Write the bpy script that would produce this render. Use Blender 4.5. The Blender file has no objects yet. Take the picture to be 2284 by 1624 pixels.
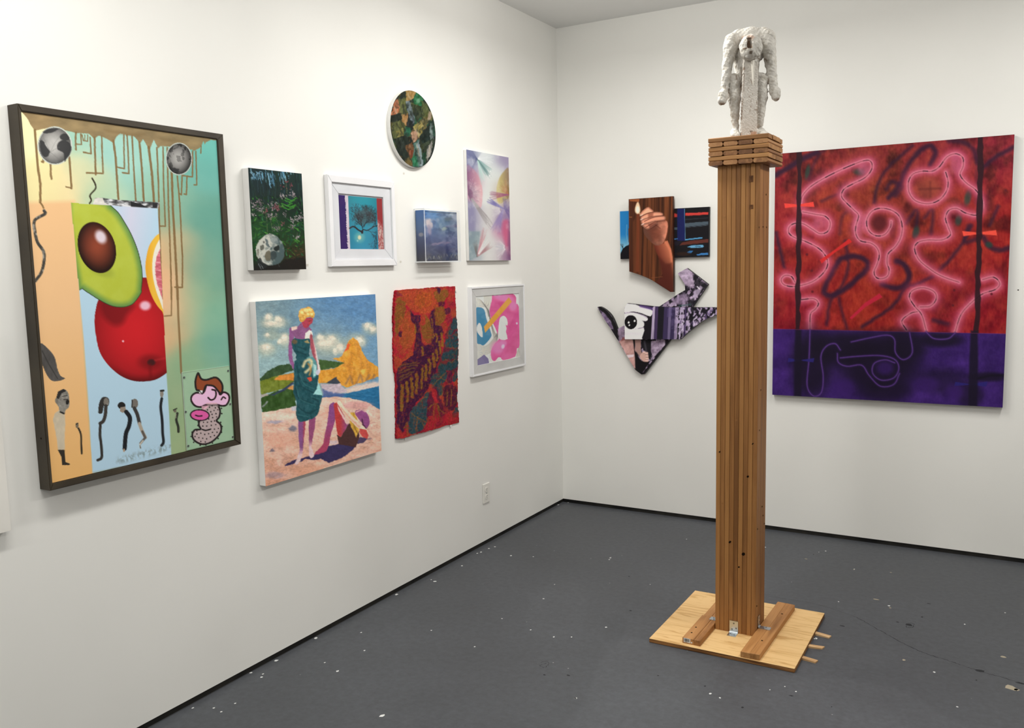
import bpy, bmesh, math, random
import numpy as np
from mathutils import Vector, Matrix
from mathutils.geometry import delaunay_2d_cdt

# ---------------------------------------------------------------- camera
W, H = 2284, 1624
CAM = (2.56414, -5.01907, 1.58086)
PITCH, ROLL, YAW, FPX = -0.11409, -0.02183, -0.52965, 1925.82
scene = bpy.context.scene
col = scene.collection

def cam_axes():
    f = np.array([math.sin(YAW) * math.cos(PITCH), math.cos(YAW) * math.cos(PITCH), math.sin(PITCH)])
    r0 = np.array([math.cos(YAW), -math.sin(YAW), 0.0])
    u0 = np.cross(r0, f)
    r = r0 * math.cos(ROLL) + u0 * math.sin(ROLL)
    return r, np.cross(r, f), f
AR, AU, AF = cam_axes()
cam_data = bpy.data.cameras.new('camera')
cam_data.sensor_fit = 'HORIZONTAL'
cam_data.sensor_width = 36.0
cam_data.lens = FPX / W * 36.0
cam_data.clip_start = 0.05
cam = bpy.data.objects.new('camera', cam_data)
col.objects.link(cam)
cam.matrix_world = Matrix(((AR[0], AU[0], -AF[0], CAM[0]), (AR[1], AU[1], -AF[1], CAM[1]),
                           (AR[2], AU[2], -AF[2], CAM[2]), (0, 0, 0, 1)))
scene.camera = cam

# ---------------------------------------------------------------- light
scene.view_settings.view_transform = 'Standard'
scene.view_settings.look = 'None'
scene.view_settings.gamma = 1.0
scene.view_settings.use_curve_mapping = False
scene.view_settings.exposure = 0.07
scene.cycles.max_bounces = 5
scene.cycles.diffuse_bounces = 3
scene.cycles.glossy_bounces = 2
scene.cycles.transmission_bounces = 2
world = bpy.data.worlds.new('world')
world.use_nodes = True
world.node_tree.nodes['Background'].inputs[0].default_value = (0.8, 0.82, 0.85, 1)
world.node_tree.nodes['Background'].inputs[1].default_value = 0.05
scene.world = world

def strip_light(name, x, y, z, lx, ly, power, color=(1.0, 0.965, 0.9), rot=(0, 0, 0), spread=180):
    d = bpy.data.lights.new(name, 'AREA')
    d.shape = 'RECTANGLE'
    d.size, d.size_y = lx, ly
    d.energy = power
    d.color = color
    d.spread = math.radians(spread)
    o = bpy.data.objects.new(name, d)
    o.location = (x, y, z)
    o.rotation_euler = rot
    col.objects.link(o)
    return o
LAMP = (1.0, 0.984, 0.946)
def tube_light(x, y, length, power):
    """a hanging bare fluorescent fitting: light all round the tube plus a reflector that throws part of it down"""
    strip_light('ceiling_light', x, y, 2.84, 0.14, length, power * 0.58, LAMP)
    for k in range(3):
        d = bpy.data.lights.new('ceiling_light_tube', 'POINT')
        d.energy = power * 0.42 / 3
        d.shadow_soft_size = 0.1
        d.color = LAMP
        o = bpy.data.objects.new('ceiling_light_tube', d)
        o.location = (x, y + length * (k - 1) / 3, 2.82)
        col.objects.link(o)
for lx_, ly_, pw in ((1.05, -1.55, 33), (0.95, -3.85, 30), (3.0, -1.55, 36), (3.0, -3.85, 14), (3.0, -6.0, 13), (0.95, -6.0, 20)):
    tube_light(lx_, ly_, 1.2, pw)

# ---------------------------------------------------------------- pixel -> place
def ray(x, y):
    return AF + AR * (x - W / 2) / FPX - AU * (y - H / 2) / FPX
def on_plane(x, y, axis, val):
    d = ray(x, y)
    return np.array(CAM) + d * (val - CAM[axis]) / d[axis]

# ---------------------------------------------------------------- object helpers
def tag(o, label=None, cat=None, group=None, kind=None):
    if label: o['label'] = label
    if cat: o['category'] = cat
    if group: o['group'] = group
    if kind: o['kind'] = kind
    return o
def empty(name, loc, label, cat, group=None):
    o = bpy.data.objects.new(name, None)
    o.empty_display_size = 0.05
    o.location = loc
    col.objects.link(o)
    return tag(o, label, cat, group)
def wloc(o):
    v = Vector(o.location)
    while o.parent:
        o = o.parent
        v += Vector(o.location)
    return v
def link(name, me, mat, parent=None, loc=(0, 0, 0), smooth=False):
    o = bpy.data.objects.new(name, me)
    if mat is not None and not me.materials:
        me.materials.append(mat)
    if smooth:
        me.polygons.foreach_set('use_smooth', [True] * len(me.polygons))
    col.objects.link(o)
    o.location = loc
    if parent is not None:
        o.parent = parent
    return o
def mesh(name, verts, faces, mat, parent=None, smooth=False):
    """verts in world space; origin goes to the parent's origin or to the mesh's own base centre"""
    v = np.asarray(verts, float)
    if parent is not None:
        org = np.array(wloc(parent))
        loc = (0, 0, 0)
    else:
        org = np.array([(v[:, 0].min() + v[:, 0].max()) / 2, (v[:, 1].min() + v[:, 1].max()) / 2, v[:, 2].min()])
        loc = tuple(org)
    me = bpy.data.meshes.new(name)
    me.from_pydata((v - org).tolist(), [], faces)
    me.update()
    return link(name, me, mat, parent, loc, smooth)
def bm_mesh(name, bm, mat, parent=None, smooth=False):
    bmesh.ops.recalc_face_normals(bm, faces=bm.faces[:])
    v = [tuple(q.co) for q in bm.verts]
    bm.verts.index_update()
    f = [[q.index for q in p.verts] for p in bm.faces]
    bm.free()
    return mesh(name, v, f, mat, parent, smooth)
def add_box(bm, lo, hi, bev=0.0):
    lo, hi = np.minimum(lo, hi), np.maximum(lo, hi)
    vs = [bm.verts.new((x, y, z)) for x in (lo[0], hi[0]) for y in (lo[1], hi[1]) for z in (lo[2], hi[2])]
    fs = [(0, 1, 3, 2), (4, 6, 7, 5), (0, 4, 5, 1), (2, 3, 7, 6), (0, 2, 6, 4), (1, 5, 7, 3)]
    faces = [bm.faces.new([vs[i] for i in f]) for f in fs]
    if bev:
        es = list({e for f in faces for e in f.edges})
        bmesh.ops.bevel(bm, geom=es, offset=bev, segments=1, affect='EDGES')
def box(name, lo, hi, mat, parent=None, bev=0.0):
    bm = bmesh.new()
    add_box(bm, lo, hi, bev)
    return bm_mesh(name, bm, mat, parent)
def add_prism(bm, poly, a, b, axis):
    """extrude a 2D outline (in the two other axes, in order) between a and b along axis"""
    def p3(p, h):
        q = list(p)
        q.insert(axis, h)
        return q
    n = len(poly)
    A = [bm.verts.new(p3(p, a)) for p in poly]
    B = [bm.verts.new(p3(p, b)) for p in poly]
    bm.faces.new(A)
    bm.faces.new(B)
    for i in range(n):
        bm.faces.new((A[i], A[(i + 1) % n], B[(i + 1) % n], B[i]))
def add_disc(bm, c, n, r, h=0.001, seg=14, squash=1.0):
    n = Vector(n).normalized()
    t = n.orthogonal().normalized()
    b = n.cross(t)
    c = Vector(c)
    A = [bm.verts.new(c + (t * math.cos(k * 2 * math.pi / seg) + b * math.sin(k * 2 * math.pi / seg) * squash) * r) for k in range(seg)]
    B = [bm.verts.new(v.co + n * h) for v in A]
    bm.faces.new(A); bm.faces.new(B)
    for i in range(seg):
        bm.faces.new((A[i], A[(i + 1) % seg], B[(i + 1) % seg], B[i]))

# ---------------------------------------------------------------- materials
def lin(c):
    c = np.asarray(c, float) / 255.0
    return np.where(c <= 0.04045, c / 12.92, ((c + 0.055) / 1.055) ** 2.4)
def rgba(c):
    return tuple(lin(c)) + (1.0,)
def new_mat(name, rough=0.6, spec=0.3, metal=0.0, color=None):
    m = bpy.data.materials.new(name)
    m.use_nodes = True
    nt = m.node_tree
    b = nt.nodes['Principled BSDF']
    b.inputs['Roughness'].default_value = rough
    b.inputs['Specular IOR Level'].default_value = spec
    b.inputs['Metallic'].default_value = metal
    if color is not None:
        b.inputs['Base Color'].default_value = rgba(color)
    return m, nt, b
def N(nt, t, **kw):
    n = nt.nodes.new(t)
    for k, v in kw.items():
        if k.startswith('i_'):
            n.inputs[int(k[2:]) if k[2:].isdigit() else k[2:].replace('_', ' ')].default_value = v
        else:
            setattr(n, k, v)
    return n
def ramp(nt, stops):
    r = nt.nodes.new('ShaderNodeValToRGB')
    e = r.color_ramp.elements
    while len(e) < len(stops):
        e.new(0.5)
    for el, (p, c) in zip(e, stops):
        el.position = p
        el.color = rgba(c) if len(c) == 3 else c
    return r
def bump(nt, b, src, strength, dist=0.001):
    n = N(nt, 'ShaderNodeBump')
    n.inputs['Strength'].default_value = strength
    n.inputs['Distance'].default_value = dist
    nt.links.new(src, n.inputs['Height'])
    nt.links.new(n.outputs[0], b.inputs['Normal'])
def noisy_mat(name, c0, c1, scale, rough=0.6, spec=0.3, detail=4, bump_s=0.0, bump_scale=None, stretch=(1, 1, 1), lo=0.35, hi=0.65):
    m, nt, b = new_mat(name, rough, spec)
    tc = N(nt, 'ShaderNodeTexCoord')
    mp = N(nt, 'ShaderNodeMapping')
    mp.inputs['Scale'].default_value = stretch
    nt.links.new(tc.outputs['Object'], mp.inputs[0])
    no = N(nt, 'ShaderNodeTexNoise', i_Scale=scale, i_Detail=detail)
    nt.links.new(mp.outputs[0], no.inputs['Vector'])
    r = ramp(nt, [(lo, c0), (hi, c1)])
    nt.links.new(no.outputs['Fac'], r.inputs[0])
    nt.links.new(r.outputs[0], b.inputs['Base Color'])
    if bump_s:
        n2 = N(nt, 'ShaderNodeTexNoise', i_Scale=bump_scale or scale * 6, i_Detail=3)
        nt.links.new(mp.outputs[0], n2.inputs['Vector'])
        bump(nt, b, n2.outputs['Fac'], bump_s)
    return m
def wood_mat(name, tones, axis, grain=1.0, rough=0.55, along=1.6, wavy=0.6, lohi=(0.28, 0.74)):
    """tones: dark, mid, light; grain runs along axis; every board differs through Object Info"""
    m, nt, b = new_mat(name, rough, 0.3)
    tc = N(nt, 'ShaderNodeTexCoord')
    oi = N(nt, 'ShaderNodeObjectInfo')
    add = N(nt, 'ShaderNodeVectorMath', operation='MULTIPLY_ADD')
    comb = N(nt, 'ShaderNodeCombineXYZ')
    for i in range(3):
        nt.links.new(oi.outputs['Random'], comb.inputs[i])
    nt.links.new(comb.outputs[0], add.inputs[0])
    add.inputs[1].default_value = (7.3, 3.1, 5.7)
    nt.links.new(tc.outputs['Object'], add.inputs[2])
    mp = N(nt, 'ShaderNodeMapping')
    sc = [30.0 * grain] * 3
    sc[axis] = along * grain
    mp.inputs['Scale'].default_value = sc
    nt.links.new(add.outputs[0], mp.inputs[0])
    no = N(nt, 'ShaderNodeTexNoise', i_Scale=1.6, i_Detail=6, i_Roughness=0.62, i_Distortion=wavy)
    nt.links.new(mp.outputs[0], no.inputs['Vector'])
    mid = N(nt, 'ShaderNodeMath', operation='MULTIPLY_ADD')
    nt.links.new(oi.outputs['Random'], mid.inputs[0])
    mid.inputs[1].default_value = 0.46
    mid.inputs[2].default_value = -0.24
    ad = N(nt, 'ShaderNodeMath', operation='ADD')
    nt.links.new(no.outputs['Fac'], ad.inputs[0])
    nt.links.new(mid.outputs[0], ad.inputs[1])
    r = ramp(nt, [(lohi[0], tones[0]), (0.5, tones[1]), (lohi[1], tones[2])])
    nt.links.new(ad.outputs[0], r.inputs[0])
    nt.links.new(r.outputs[0], b.inputs['Base Color'])
    bump(nt, b, no.outputs['Fac'], 0.25, 0.001)
    return m
def paint_mat(name, rough=0.55, spec=0.25, weave=0.12):
    m, nt, b = new_mat(name, rough, spec)
    a = N(nt, 'ShaderNodeAttribute', attribute_name='paint')
    nt.links.new(a.outputs['Color'], b.inputs['Base Color'])
    if weave:
        tc = N(nt, 'ShaderNodeTexCoord')
        no = N(nt, 'ShaderNodeTexNoise', i_Scale=420.0, i_Detail=2)
        nt.links.new(tc.outputs['Object'], no.inputs['Vector'])
        bump(nt, b, no.outputs['Fac'], weave, 0.001)
    return m
def clear_mat(name, tint=(1, 1, 1), gloss=0.06, base=0.0, rough=0.03):
    """a thin clear sheet: mostly passes light, with a Fresnel reflection"""
    m = bpy.data.materials.new(name)
    m.use_nodes = True
    nt = m.node_tree
    nt.nodes.clear()
    out = N(nt, 'ShaderNodeOutputMaterial')
    tr = N(nt, 'ShaderNodeBsdfTransparent')
    tr.inputs[0].default_value = tint + (1,)
    gl = N(nt, 'ShaderNodeBsdfGlossy')
    gl.inputs['Roughness'].default_value = rough
    fr = N(nt, 'ShaderNodeLayerWeight', i_Blend=0.25)
    ad = N(nt, 'ShaderNodeMath', operation='POWER')
    nt.links.new(fr.outputs['Facing'], ad.inputs[0])
    ad.inputs[1].default_value = 4.0
    ml = N(nt, 'ShaderNodeMath', operation='MULTIPLY_ADD')
    nt.links.new(ad.outputs[0], ml.inputs[0])
    ml.inputs[1].default_value = 0.25
    ml.inputs[2].default_value = gloss
    ml.use_clamp = True
    ad = ml
    mx = N(nt, 'ShaderNodeMixShader')
    nt.links.new(ad.outputs[0], mx.inputs[0])
    nt.links.new(tr.outputs[0], mx.inputs[1])
    nt.links.new(gl.outputs[0], mx.inputs[2])
    nt.links.new(mx.outputs[0], out.inputs[0])
    return m

M_WALL = noisy_mat('wall_paint', (238, 237, 232), (244, 243, 238), 1.2, 0.7, 0.2, 2)
M_CEIL = noisy_mat('ceiling_paint', (236, 236, 234), (242, 242, 240), 1.0, 0.8, 0.1)
M_BASE = noisy_mat('baseboard_black', (20, 20, 20), (44, 42, 38), 9.0, 0.5, 0.3)
M_WHITE = noisy_mat('white_canvas_side', (232, 231, 228), (242, 241, 238), 6.0, 0.6, 0.2)
M_FRAMEW = noisy_mat('white_frame_paint', (236, 236, 238), (244, 244, 246), 4.0, 0.4, 0.35)
M_MAT = noisy_mat('mat_board', (228, 226, 232), (236, 234, 240), 8.0, 0.8, 0.1)
M_MAT2 = noisy_mat('mat_board_grey', (210, 206, 206), (220, 216, 216), 8.0, 0.8, 0.1)
M_PAINT = paint_mat('artist_paint', 0.62, 0.14)
M_PRINT = paint_mat('print_paper', 0.5, 0.3, 0.0)
M_FELT = paint_mat('felt_cloth', 0.95, 0.05, 0.5)
M_DARKFRAME = noisy_mat('bronze_brown_frame', (54, 47, 38), (70, 62, 50), 5.0, 0.5, 0.3)
M_BLACK = noisy_mat('black_edge_paint', (22, 21, 22), (36, 34, 35), 12.0, 0.55, 0.3)
M_REDSIDE = noisy_mat('canvas_side_plum', (50, 28, 70), (80, 34, 60), 5.0, 0.6, 0.2)
M_GLASS = clear_mat('picture_glass', (0.98, 0.99, 0.985), 0.02)
M_ACRYL = clear_mat('clear_acrylic', (0.985, 0.99, 0.992), 0.03)
M_ACEDGE = noisy_mat('acrylic_edge', (222, 226, 230), (240, 242, 244), 20.0, 0.25, 0.5)
M_STEEL, _, _ = new_mat('zinc_steel', 0.32, 0.5, 1.0, (200, 206, 210))
M_SCREW, _, _ = new_mat('screw_steel', 0.4, 0.5, 0.9, (120, 124, 128))
M_DARK, _, _ = new_mat('dark_hole', 0.9, 0.05, 0.0, (24, 17, 12))
M_PLASTIC, _, _ = new_mat('outlet_plastic', 0.4, 0.4, 0.0, (236, 234, 226))
M_SLOT, _, _ = new_mat('outlet_slot', 0.8, 0.1, 0.0, (60, 58, 54))
M_FLECK, _, _ = new_mat('paint_fleck_white', 0.6, 0.2, 0.0, (225, 226, 224))
M_CHIP, _, _ = new_mat('paint_chip_tan', 0.8, 0.1, 0.0, (168, 158, 138))
M_SCUFF, _, _ = new_mat('scuff_dark', 0.8, 0.1, 0.0, (52, 53, 55))
M_SHAFT = wood_mat('cedar_slat', ((122, 80, 42), (150, 102, 56), (172, 122, 70)), 2, 0.8)
M_CAPX = wood_mat('cedar_cap_board', ((128, 88, 50), (158, 112, 66), (182, 134, 82)), 0)
M_PLY = wood_mat('plywood', ((150, 104, 58), (206, 162, 102), (230, 192, 134)), 0, 0.5, 0.6, 3.6, 2.2, (0.36, 0.64))
M_PLYEDGE = noisy_mat('plywood_edge', (92, 60, 34), (160, 112, 66), 30.0, 0.7, 0.2, 4, 0, None, (0.2, 0.2, 6))
M_BATTEN = wood_mat('pine_batten', ((136, 90, 48), (178, 126, 74), (202, 150, 94)), 1, 0.7)
M_SHIM = wood_mat('shim_wood', ((178, 138, 96), (208, 170, 124), (226, 192, 148)), 0, 1.0)
# ---------------------------------------------------------------- the room
HC, BZ = 3.05, 0.024
RX, RY = 5.6, -7.6
def floor_mat():
    m, nt, b = new_mat('painted_concrete', 0.42, 0.35)
    tc = N(nt, 'ShaderNodeTexCoord')
    at = N(nt, 'ShaderNodeAttribute', attribute_name='paint')
    n1 = N(nt, 'ShaderNodeTexNoise', i_Scale=1.7, i_Detail=6, i_Roughness=0.6)
    nt.links.new(tc.outputs['Object'], n1.inputs['Vector'])
    r1 = ramp(nt, [(0.3, (0.86, 0.86, 0.86, 1)), (0.7, (1.12, 1.12, 1.12, 1))])
    nt.links.new(n1.outputs['Fac'], r1.inputs[0])
    mu = N(nt, 'ShaderNodeMix', data_type='RGBA', blend_type='MULTIPLY')
    mu.inputs[0].default_value = 1.0
    nt.links.new(at.outputs['Color'], mu.inputs[6])
    nt.links.new(r1.outputs[0], mu.inputs[7])
    n5 = N(nt, 'ShaderNodeTexNoise', i_Scale=38.0, i_Detail=5, i_Roughness=0.7)
    nt.links.new(tc.outputs['Object'], n5.inputs['Vector'])
    r5 = ramp(nt, [(0.3, (0.84, 0.84, 0.83, 1)), (0.7, (1.14, 1.14, 1.15, 1))])
    nt.links.new(n5.outputs['Fac'], r5.inputs[0])
    mu5 = N(nt, 'ShaderNodeMix', data_type='RGBA', blend_type='MULTIPLY')
    mu5.inputs[0].default_value = 1.0
    nt.links.new(mu.outputs[2], mu5.inputs[6])
    nt.links.new(r5.outputs[0], mu5.inputs[7])
    mu = mu5
    # fine pale specks and fine dark pits
    vo = N(nt, 'ShaderNodeTexVoronoi', i_Scale=16.0)
    nt.links.new(tc.outputs['Object'], vo.inputs['Vector'])
    r2 = ramp(nt, [(0.035, (1, 1, 1, 1)), (0.055, (0, 0, 0, 1))])
    nt.links.new(vo.outputs['Distance'], r2.inputs[0])
    n3 = N(nt, 'ShaderNodeTexNoise', i_Scale=3.0, i_Detail=2)
    nt.links.new(tc.outputs['Object'], n3.inputs['Vector'])
    r3 = ramp(nt, [(0.55, (0, 0, 0, 1)), (0.62, (0.7, 0.7, 0.7, 1))])
    nt.links.new(n3.outputs['Fac'], r3.inputs[0])
    sp = N(nt, 'ShaderNodeMath', operation='MULTIPLY')
    nt.links.new(r2.outputs[0], sp.inputs[0])
    nt.links.new(r3.outputs[0], sp.inputs[1])
    mx = N(nt, 'ShaderNodeMix', data_type='RGBA')
    nt.links.new(sp.outputs[0], mx.inputs[0])
    nt.links.new(mu.outputs[2], mx.inputs[6])
    mx.inputs[7].default_value = rgba((170, 172, 172))
    v2 = N(nt, 'ShaderNodeTexVoronoi', i_Scale=23.0)
    nt.links.new(tc.outputs['Object'], v2.inputs['Vector'])
    r4 = ramp(nt, [(0.05, (1, 1, 1, 1)), (0.08, (0, 0, 0, 1))])
    nt.links.new(v2.outputs['Distance'], r4.inputs[0])
    s2 = N(nt, 'ShaderNodeMath', operation='MULTIPLY')
    nt.links.new(r4.outputs[0], s2.inputs[0])
    s2.inputs[1].default_value = 0.35
    m2 = N(nt, 'ShaderNodeMix', data_type='RGBA')
    nt.links.new(s2.outputs[0], m2.inputs[0])
    nt.links.new(mx.outputs[2], m2.inputs[6])
    m2.inputs[7].default_value = rgba((58, 60, 63))
    nt.links.new(m2.outputs[2], b.inputs['Base Color'])
    rr = N(nt, 'ShaderNodeMapRange', i_3=0.36, i_4=0.6)
    nt.links.new(n1.outputs['Fac'], rr.inputs[0])
    nt.links.new(rr.outputs[0], b.inputs['Roughness'])
    n4 = N(nt, 'ShaderNodeTexNoise', i_Scale=55.0, i_Detail=4)
    nt.links.new(tc.outputs['Object'], n4.inputs['Vector'])
    bump(nt, b, n4.outputs['Fac'], 0.12, 0.003)
    return m
def smooth_curve(pts, n=8, closed=False):
    p = np.asarray(pts, float)
    if len(p) < 3:
        return p
    if closed:
        p = np.vstack([p[-1], p, p[0], p[1]])
    else:
        p = np.vstack([2 * p[0] - p[1], p, 2 * p[-1] - p[-2]])
    t = np.linspace(0, 1, n, endpoint=False)[:, None]
    out = []
    for i in range(1, len(p) - 2):
        a, b, c, d = p[i - 1], p[i], p[i + 1], p[i + 2]
        out.append(0.5 * (2 * b + (c - a) * t + (2 * a - 5 * b + 4 * c - d) * t ** 2 + (3 * b - a - 3 * c + d) * t ** 3))
    o = np.vstack(out)
    return o if closed else np.vstack([o, p[-2]])
def hash2(ix, iy, seed):
    h = (ix.astype(np.int64) * 374761393 + iy.astype(np.int64) * 668265263 + seed * 1274126177) & 0xffffffff
    h = ((h ^ (h >> 13)) * 1274126177) & 0xffffffff
    h = h ^ (h >> 16)
    return (h & 0xffff) / 65535.0
def vnoise(x, y, seed=0):
    ix, iy = np.floor(x), np.floor(y)
    fx, fy = x - ix, y - iy
    fx, fy = fx * fx * (3 - 2 * fx), fy * fy * (3 - 2 * fy)
    a, b = hash2(ix, iy, seed), hash2(ix + 1, iy, seed)
    c, d = hash2(ix, iy + 1, seed), hash2(ix + 1, iy + 1, seed)
    return (a * (1 - fx) + b * fx) * (1 - fy) + (c * (1 - fx) + d * fx) * fy
def fbm(x, y, seed=0, oct=4):
    s, a, t = 0.0, 0.5, 0.0
    for k in range(oct):
        s = s + a * vnoise(x * 2 ** k, y * 2 ** k, seed + 17 * k)
        t += a
        a *= 0.5
    return s / t

class Art:
    """a painting sketched in the coordinates it was read in; colours are 0..255"""
    def __init__(s, X, Y, base):
        s.X, s.Y = X, Y
        s.c = np.tile(np.array(base, float), (len(X), 1))
    def view(s, x0, y0, sc, hand=0.0, hf=0.06):
        """switch the coordinates the following strokes are given in; hand = unsteadiness of the brush"""
        s.x, s.y = (s.X - x0) * sc, (s.Y - y0) * sc
        if hand:
            x, y = s.x, s.y
            s.x = x + (fbm(x * hf, y * hf, 41, 3) - 0.5) * 2 * hand
            s.y = y + (fbm(x * hf + 19, y * hf + 7, 43, 3) - 0.5) * 2 * hand
        return s
    def _mix(s, idx, a, c):
        a = np.clip(a, 0, 1)[:, None]
        if callable(c):
            c = c(s.x[idx], s.y[idx])
        s.c[idx] = s.c[idx] * (1 - a) + np.asarray(c, float) * a
    def _xy(s, idx, warp, wf, seed=5):
        x, y = s.x[idx], s.y[idx]
        if warp:
            x, y = x + (fbm(x * wf, y * wf, seed) - 0.5) * 2 * warp, y + (fbm(x * wf + 31, y * wf + 57, seed + 3) - 0.5) * 2 * warp
        return x, y
    def _near(s, p, m):
        return np.nonzero((s.x > p[:, 0].min() - m) & (s.x < p[:, 0].max() + m) & (s.y > p[:, 1].min() - m) & (s.y < p[:, 1].max() + m))[0]
    def sdf(s, x, y, p, closed=True):
        q = np.vstack([p, p[:1]]) if closed else p
        d2 = np.full(len(x), 1e18)
        ins = np.zeros(len(x), bool)
        for i in range(len(q) - 1):
            ax, ay = q[i]
            bx, by = q[i + 1]
            ex, ey = bx - ax, by - ay
            L = ex * ex + ey * ey + 1e-12
            t = np.clip(((x - ax) * ex + (y - ay) * ey) / L, 0, 1)
            d2 = np.minimum(d2, (x - ax - t * ex) ** 2 + (y - ay - t * ey) ** 2)
            if closed and ay != by:
                cr = (ay > y) != (by > y)
                ins ^= cr & (x < ex * (y - ay) / (by - ay) + ax)
        d = np.sqrt(d2)
        return np.where(ins, -d, d) if closed else d
    def poly(s, pts, c, soft=2.5, alpha=1.0, sm=0, warp=0, wf=0.05, shade=None):
        p = np.asarray(pts, float)
        if sm:
            p = smooth_curve(p, sm, True)
        idx = s._near(p, soft + warp + 2)
        if not len(idx):
            return
        x, y = s._xy(idx, warp, wf)
        d = s.sdf(x, y, p)
        a = alpha * np.clip(0.5 - d / soft, 0, 1)
        if shade:
            c = shade(x, y, d)
        s._mix(idx, a, c)
    def line(s, pts, w, c, soft=2.5, alpha=1.0, sm=0, closed=False, warp=0, wf=0.05, glow=False):
        p = np.asarray(pts, float)
        if sm:
            p = smooth_curve(p, sm, closed)
        if closed:
            p = np.vstack([p, p[:1]])
        idx = s._near(p, w + soft + warp + 2 + (w if glow else 0))
        if not len(idx):
            return
        x, y = s._xy(idx, warp, wf)
        d = s.sdf(x, y, p, False)
        a = np.exp(-(d / w) ** 2) if glow else np.clip(0.5 - (d - w / 2) / soft, 0, 1)
        s._mix(idx, a * alpha, c)
    def ell(s, cx, cy, rx, ry, c, rot=0.0, soft=0.0, alpha=1.0, shade=None, warp=0, wf=0.05):
        p = np.array([[cx - max(rx, ry), cy - max(rx, ry)], [cx + max(rx, ry), cy + max(rx, ry)]])
        idx = s._near(p, max(rx, ry) * soft + 6 + warp)
        if not len(idx):
            return
        x, y = s._xy(idx, warp, wf)
        ca, sa = math.cos(rot), math.sin(rot)
        u, v = ((x - cx) * ca + (y - cy) * sa) / rx, (-(x - cx) * sa + (y - cy) * ca) / ry
        r = np.sqrt(u * u + v * v)
        w = soft if soft else 2.5 / min(rx, ry)
        a = np.clip(0.5 - (r - 1) / w, 0, 1)
        a = a * a * (3 - 2 * a)
        if shade:
            c = shade(u, v, r)
        s._mix(idx, a * alpha, c)
    def rbf(s, pts, sigma, idx=None):
        x, y = (s.x, s.y) if idx is None else (s.x[idx], s.y[idx])
        acc = np.zeros((len(x), 3))
        tot = np.full(len(x), 1e-9)
        for px, py, *c in pts:
            w = np.exp(-((x - px) ** 2 + (y - py) ** 2) / (2 * sigma ** 2)) + 1e-7 / (1 + ((x - px) ** 2 + (y - py) ** 2) / sigma ** 2)
            acc += w[:, None] * np.array(c, float)
            tot += w
        return acc / tot[:, None]
    def grain(s, amp, f, seed=1, fy=None):
        n = fbm(s.x * f, s.y * (fy or f), seed) - 0.5
        s.c *= (1 + 2 * amp * n)[:, None]

def colour_attr(me, art, gain):
    c = np.clip(lin(np.clip(art.c, 0, 255)) * gain * np.array([1.0, 1.01, 1.05]), 0.0, 0.9)
    at = me.attributes.new('paint', 'FLOAT_COLOR', 'POINT')
    at.data.foreach_set('color', np.hstack([c, np.ones((len(c), 1))]).astype(np.float32).ravel())
def homography(q):
    """unit square (TL, TR, BR, BL) -> quad q"""
    A, B = [], []
    for (u, v), (x, y) in zip(((0, 0), (1, 0), (1, 1), (0, 1)), q):
        A += [[u, v, 1, 0, 0, 0, -u * x, -v * x], [0, 0, 0, u, v, 1, -u * y, -v * y]]
        B += [x, y]
    return np.append(np.linalg.solve(np.array(A, float), np.array(B, float)), 1).reshape(3, 3)
def apply_h(h, u, v):
    w = h[2, 0] * u + h[2, 1] * v + h[2, 2]
    return (h[0, 0] * u + h[0, 1] * v + h[0, 2]) / w, (h[1, 0] * u + h[1, 1] * v + h[1, 2]) / w
def grid_mesh(name, P, nu, nv):
    i = np.arange((nu - 1) * (nv - 1))
    a = (i // (nu - 1)) * nu + i % (nu - 1)
    f = np.stack([a, a + nu, a + nu + 1, a + 1], 1).astype(np.int32)
    me = bpy.data.meshes.new(name)
    me.vertices.add(len(P))
    me.vertices.foreach_set('co', P.astype(np.float32).ravel())
    me.loops.add(f.size)
    me.loops.foreach_set('vertex_index', f.ravel())
    me.polygons.add(len(f))
    me.polygons.foreach_set('loop_start', np.arange(0, f.size, 4, dtype=np.int32))
    me.update(calc_edges=True)
    me.validate()
    return me
PITCH_PX = 1.45
def picture(name, rect, quad, painter, base, parent, wall='L', gain=1.0, mat=None, pitch=PITCH_PX, relief=None):
    """rect = (s0, s1, z0, z1, depth) on the wall; quad = the same four corners where they were read"""
    s0, s1, z0, z1, d = rect
    q = np.array(quad, float)
    nu = int(max(np.linalg.norm(q[1] - q[0]), np.linalg.norm(q[2] - q[3])) / pitch) + 2
    nv = int(max(np.linalg.norm(q[3] - q[0]), np.linalg.norm(q[2] - q[1])) / pitch) + 2
    u, v = np.meshgrid(np.linspace(0, 1, nu), np.linspace(0, 1, nv))
    u, v = u.ravel(), v.ravel()
    X, Y = apply_h(homography(q), u, v)
    art = Art(X, Y, base)
    painter(art)
    off = relief(u, v) if relief else 0.0
    S, Z = s0 + (s1 - s0) * u, z1 + (z0 - z1) * v
    D = np.full(len(u), d) + off
    P = np.stack([D, -S, Z], 1) if wall == 'L' else np.stack([S, -D, Z], 1)
    me = grid_mesh(name, P - np.array(wloc(parent)), nu, nv)
    colour_attr(me, art, gain)
    return link(name, me, mat or M_PAINT, parent)
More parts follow.
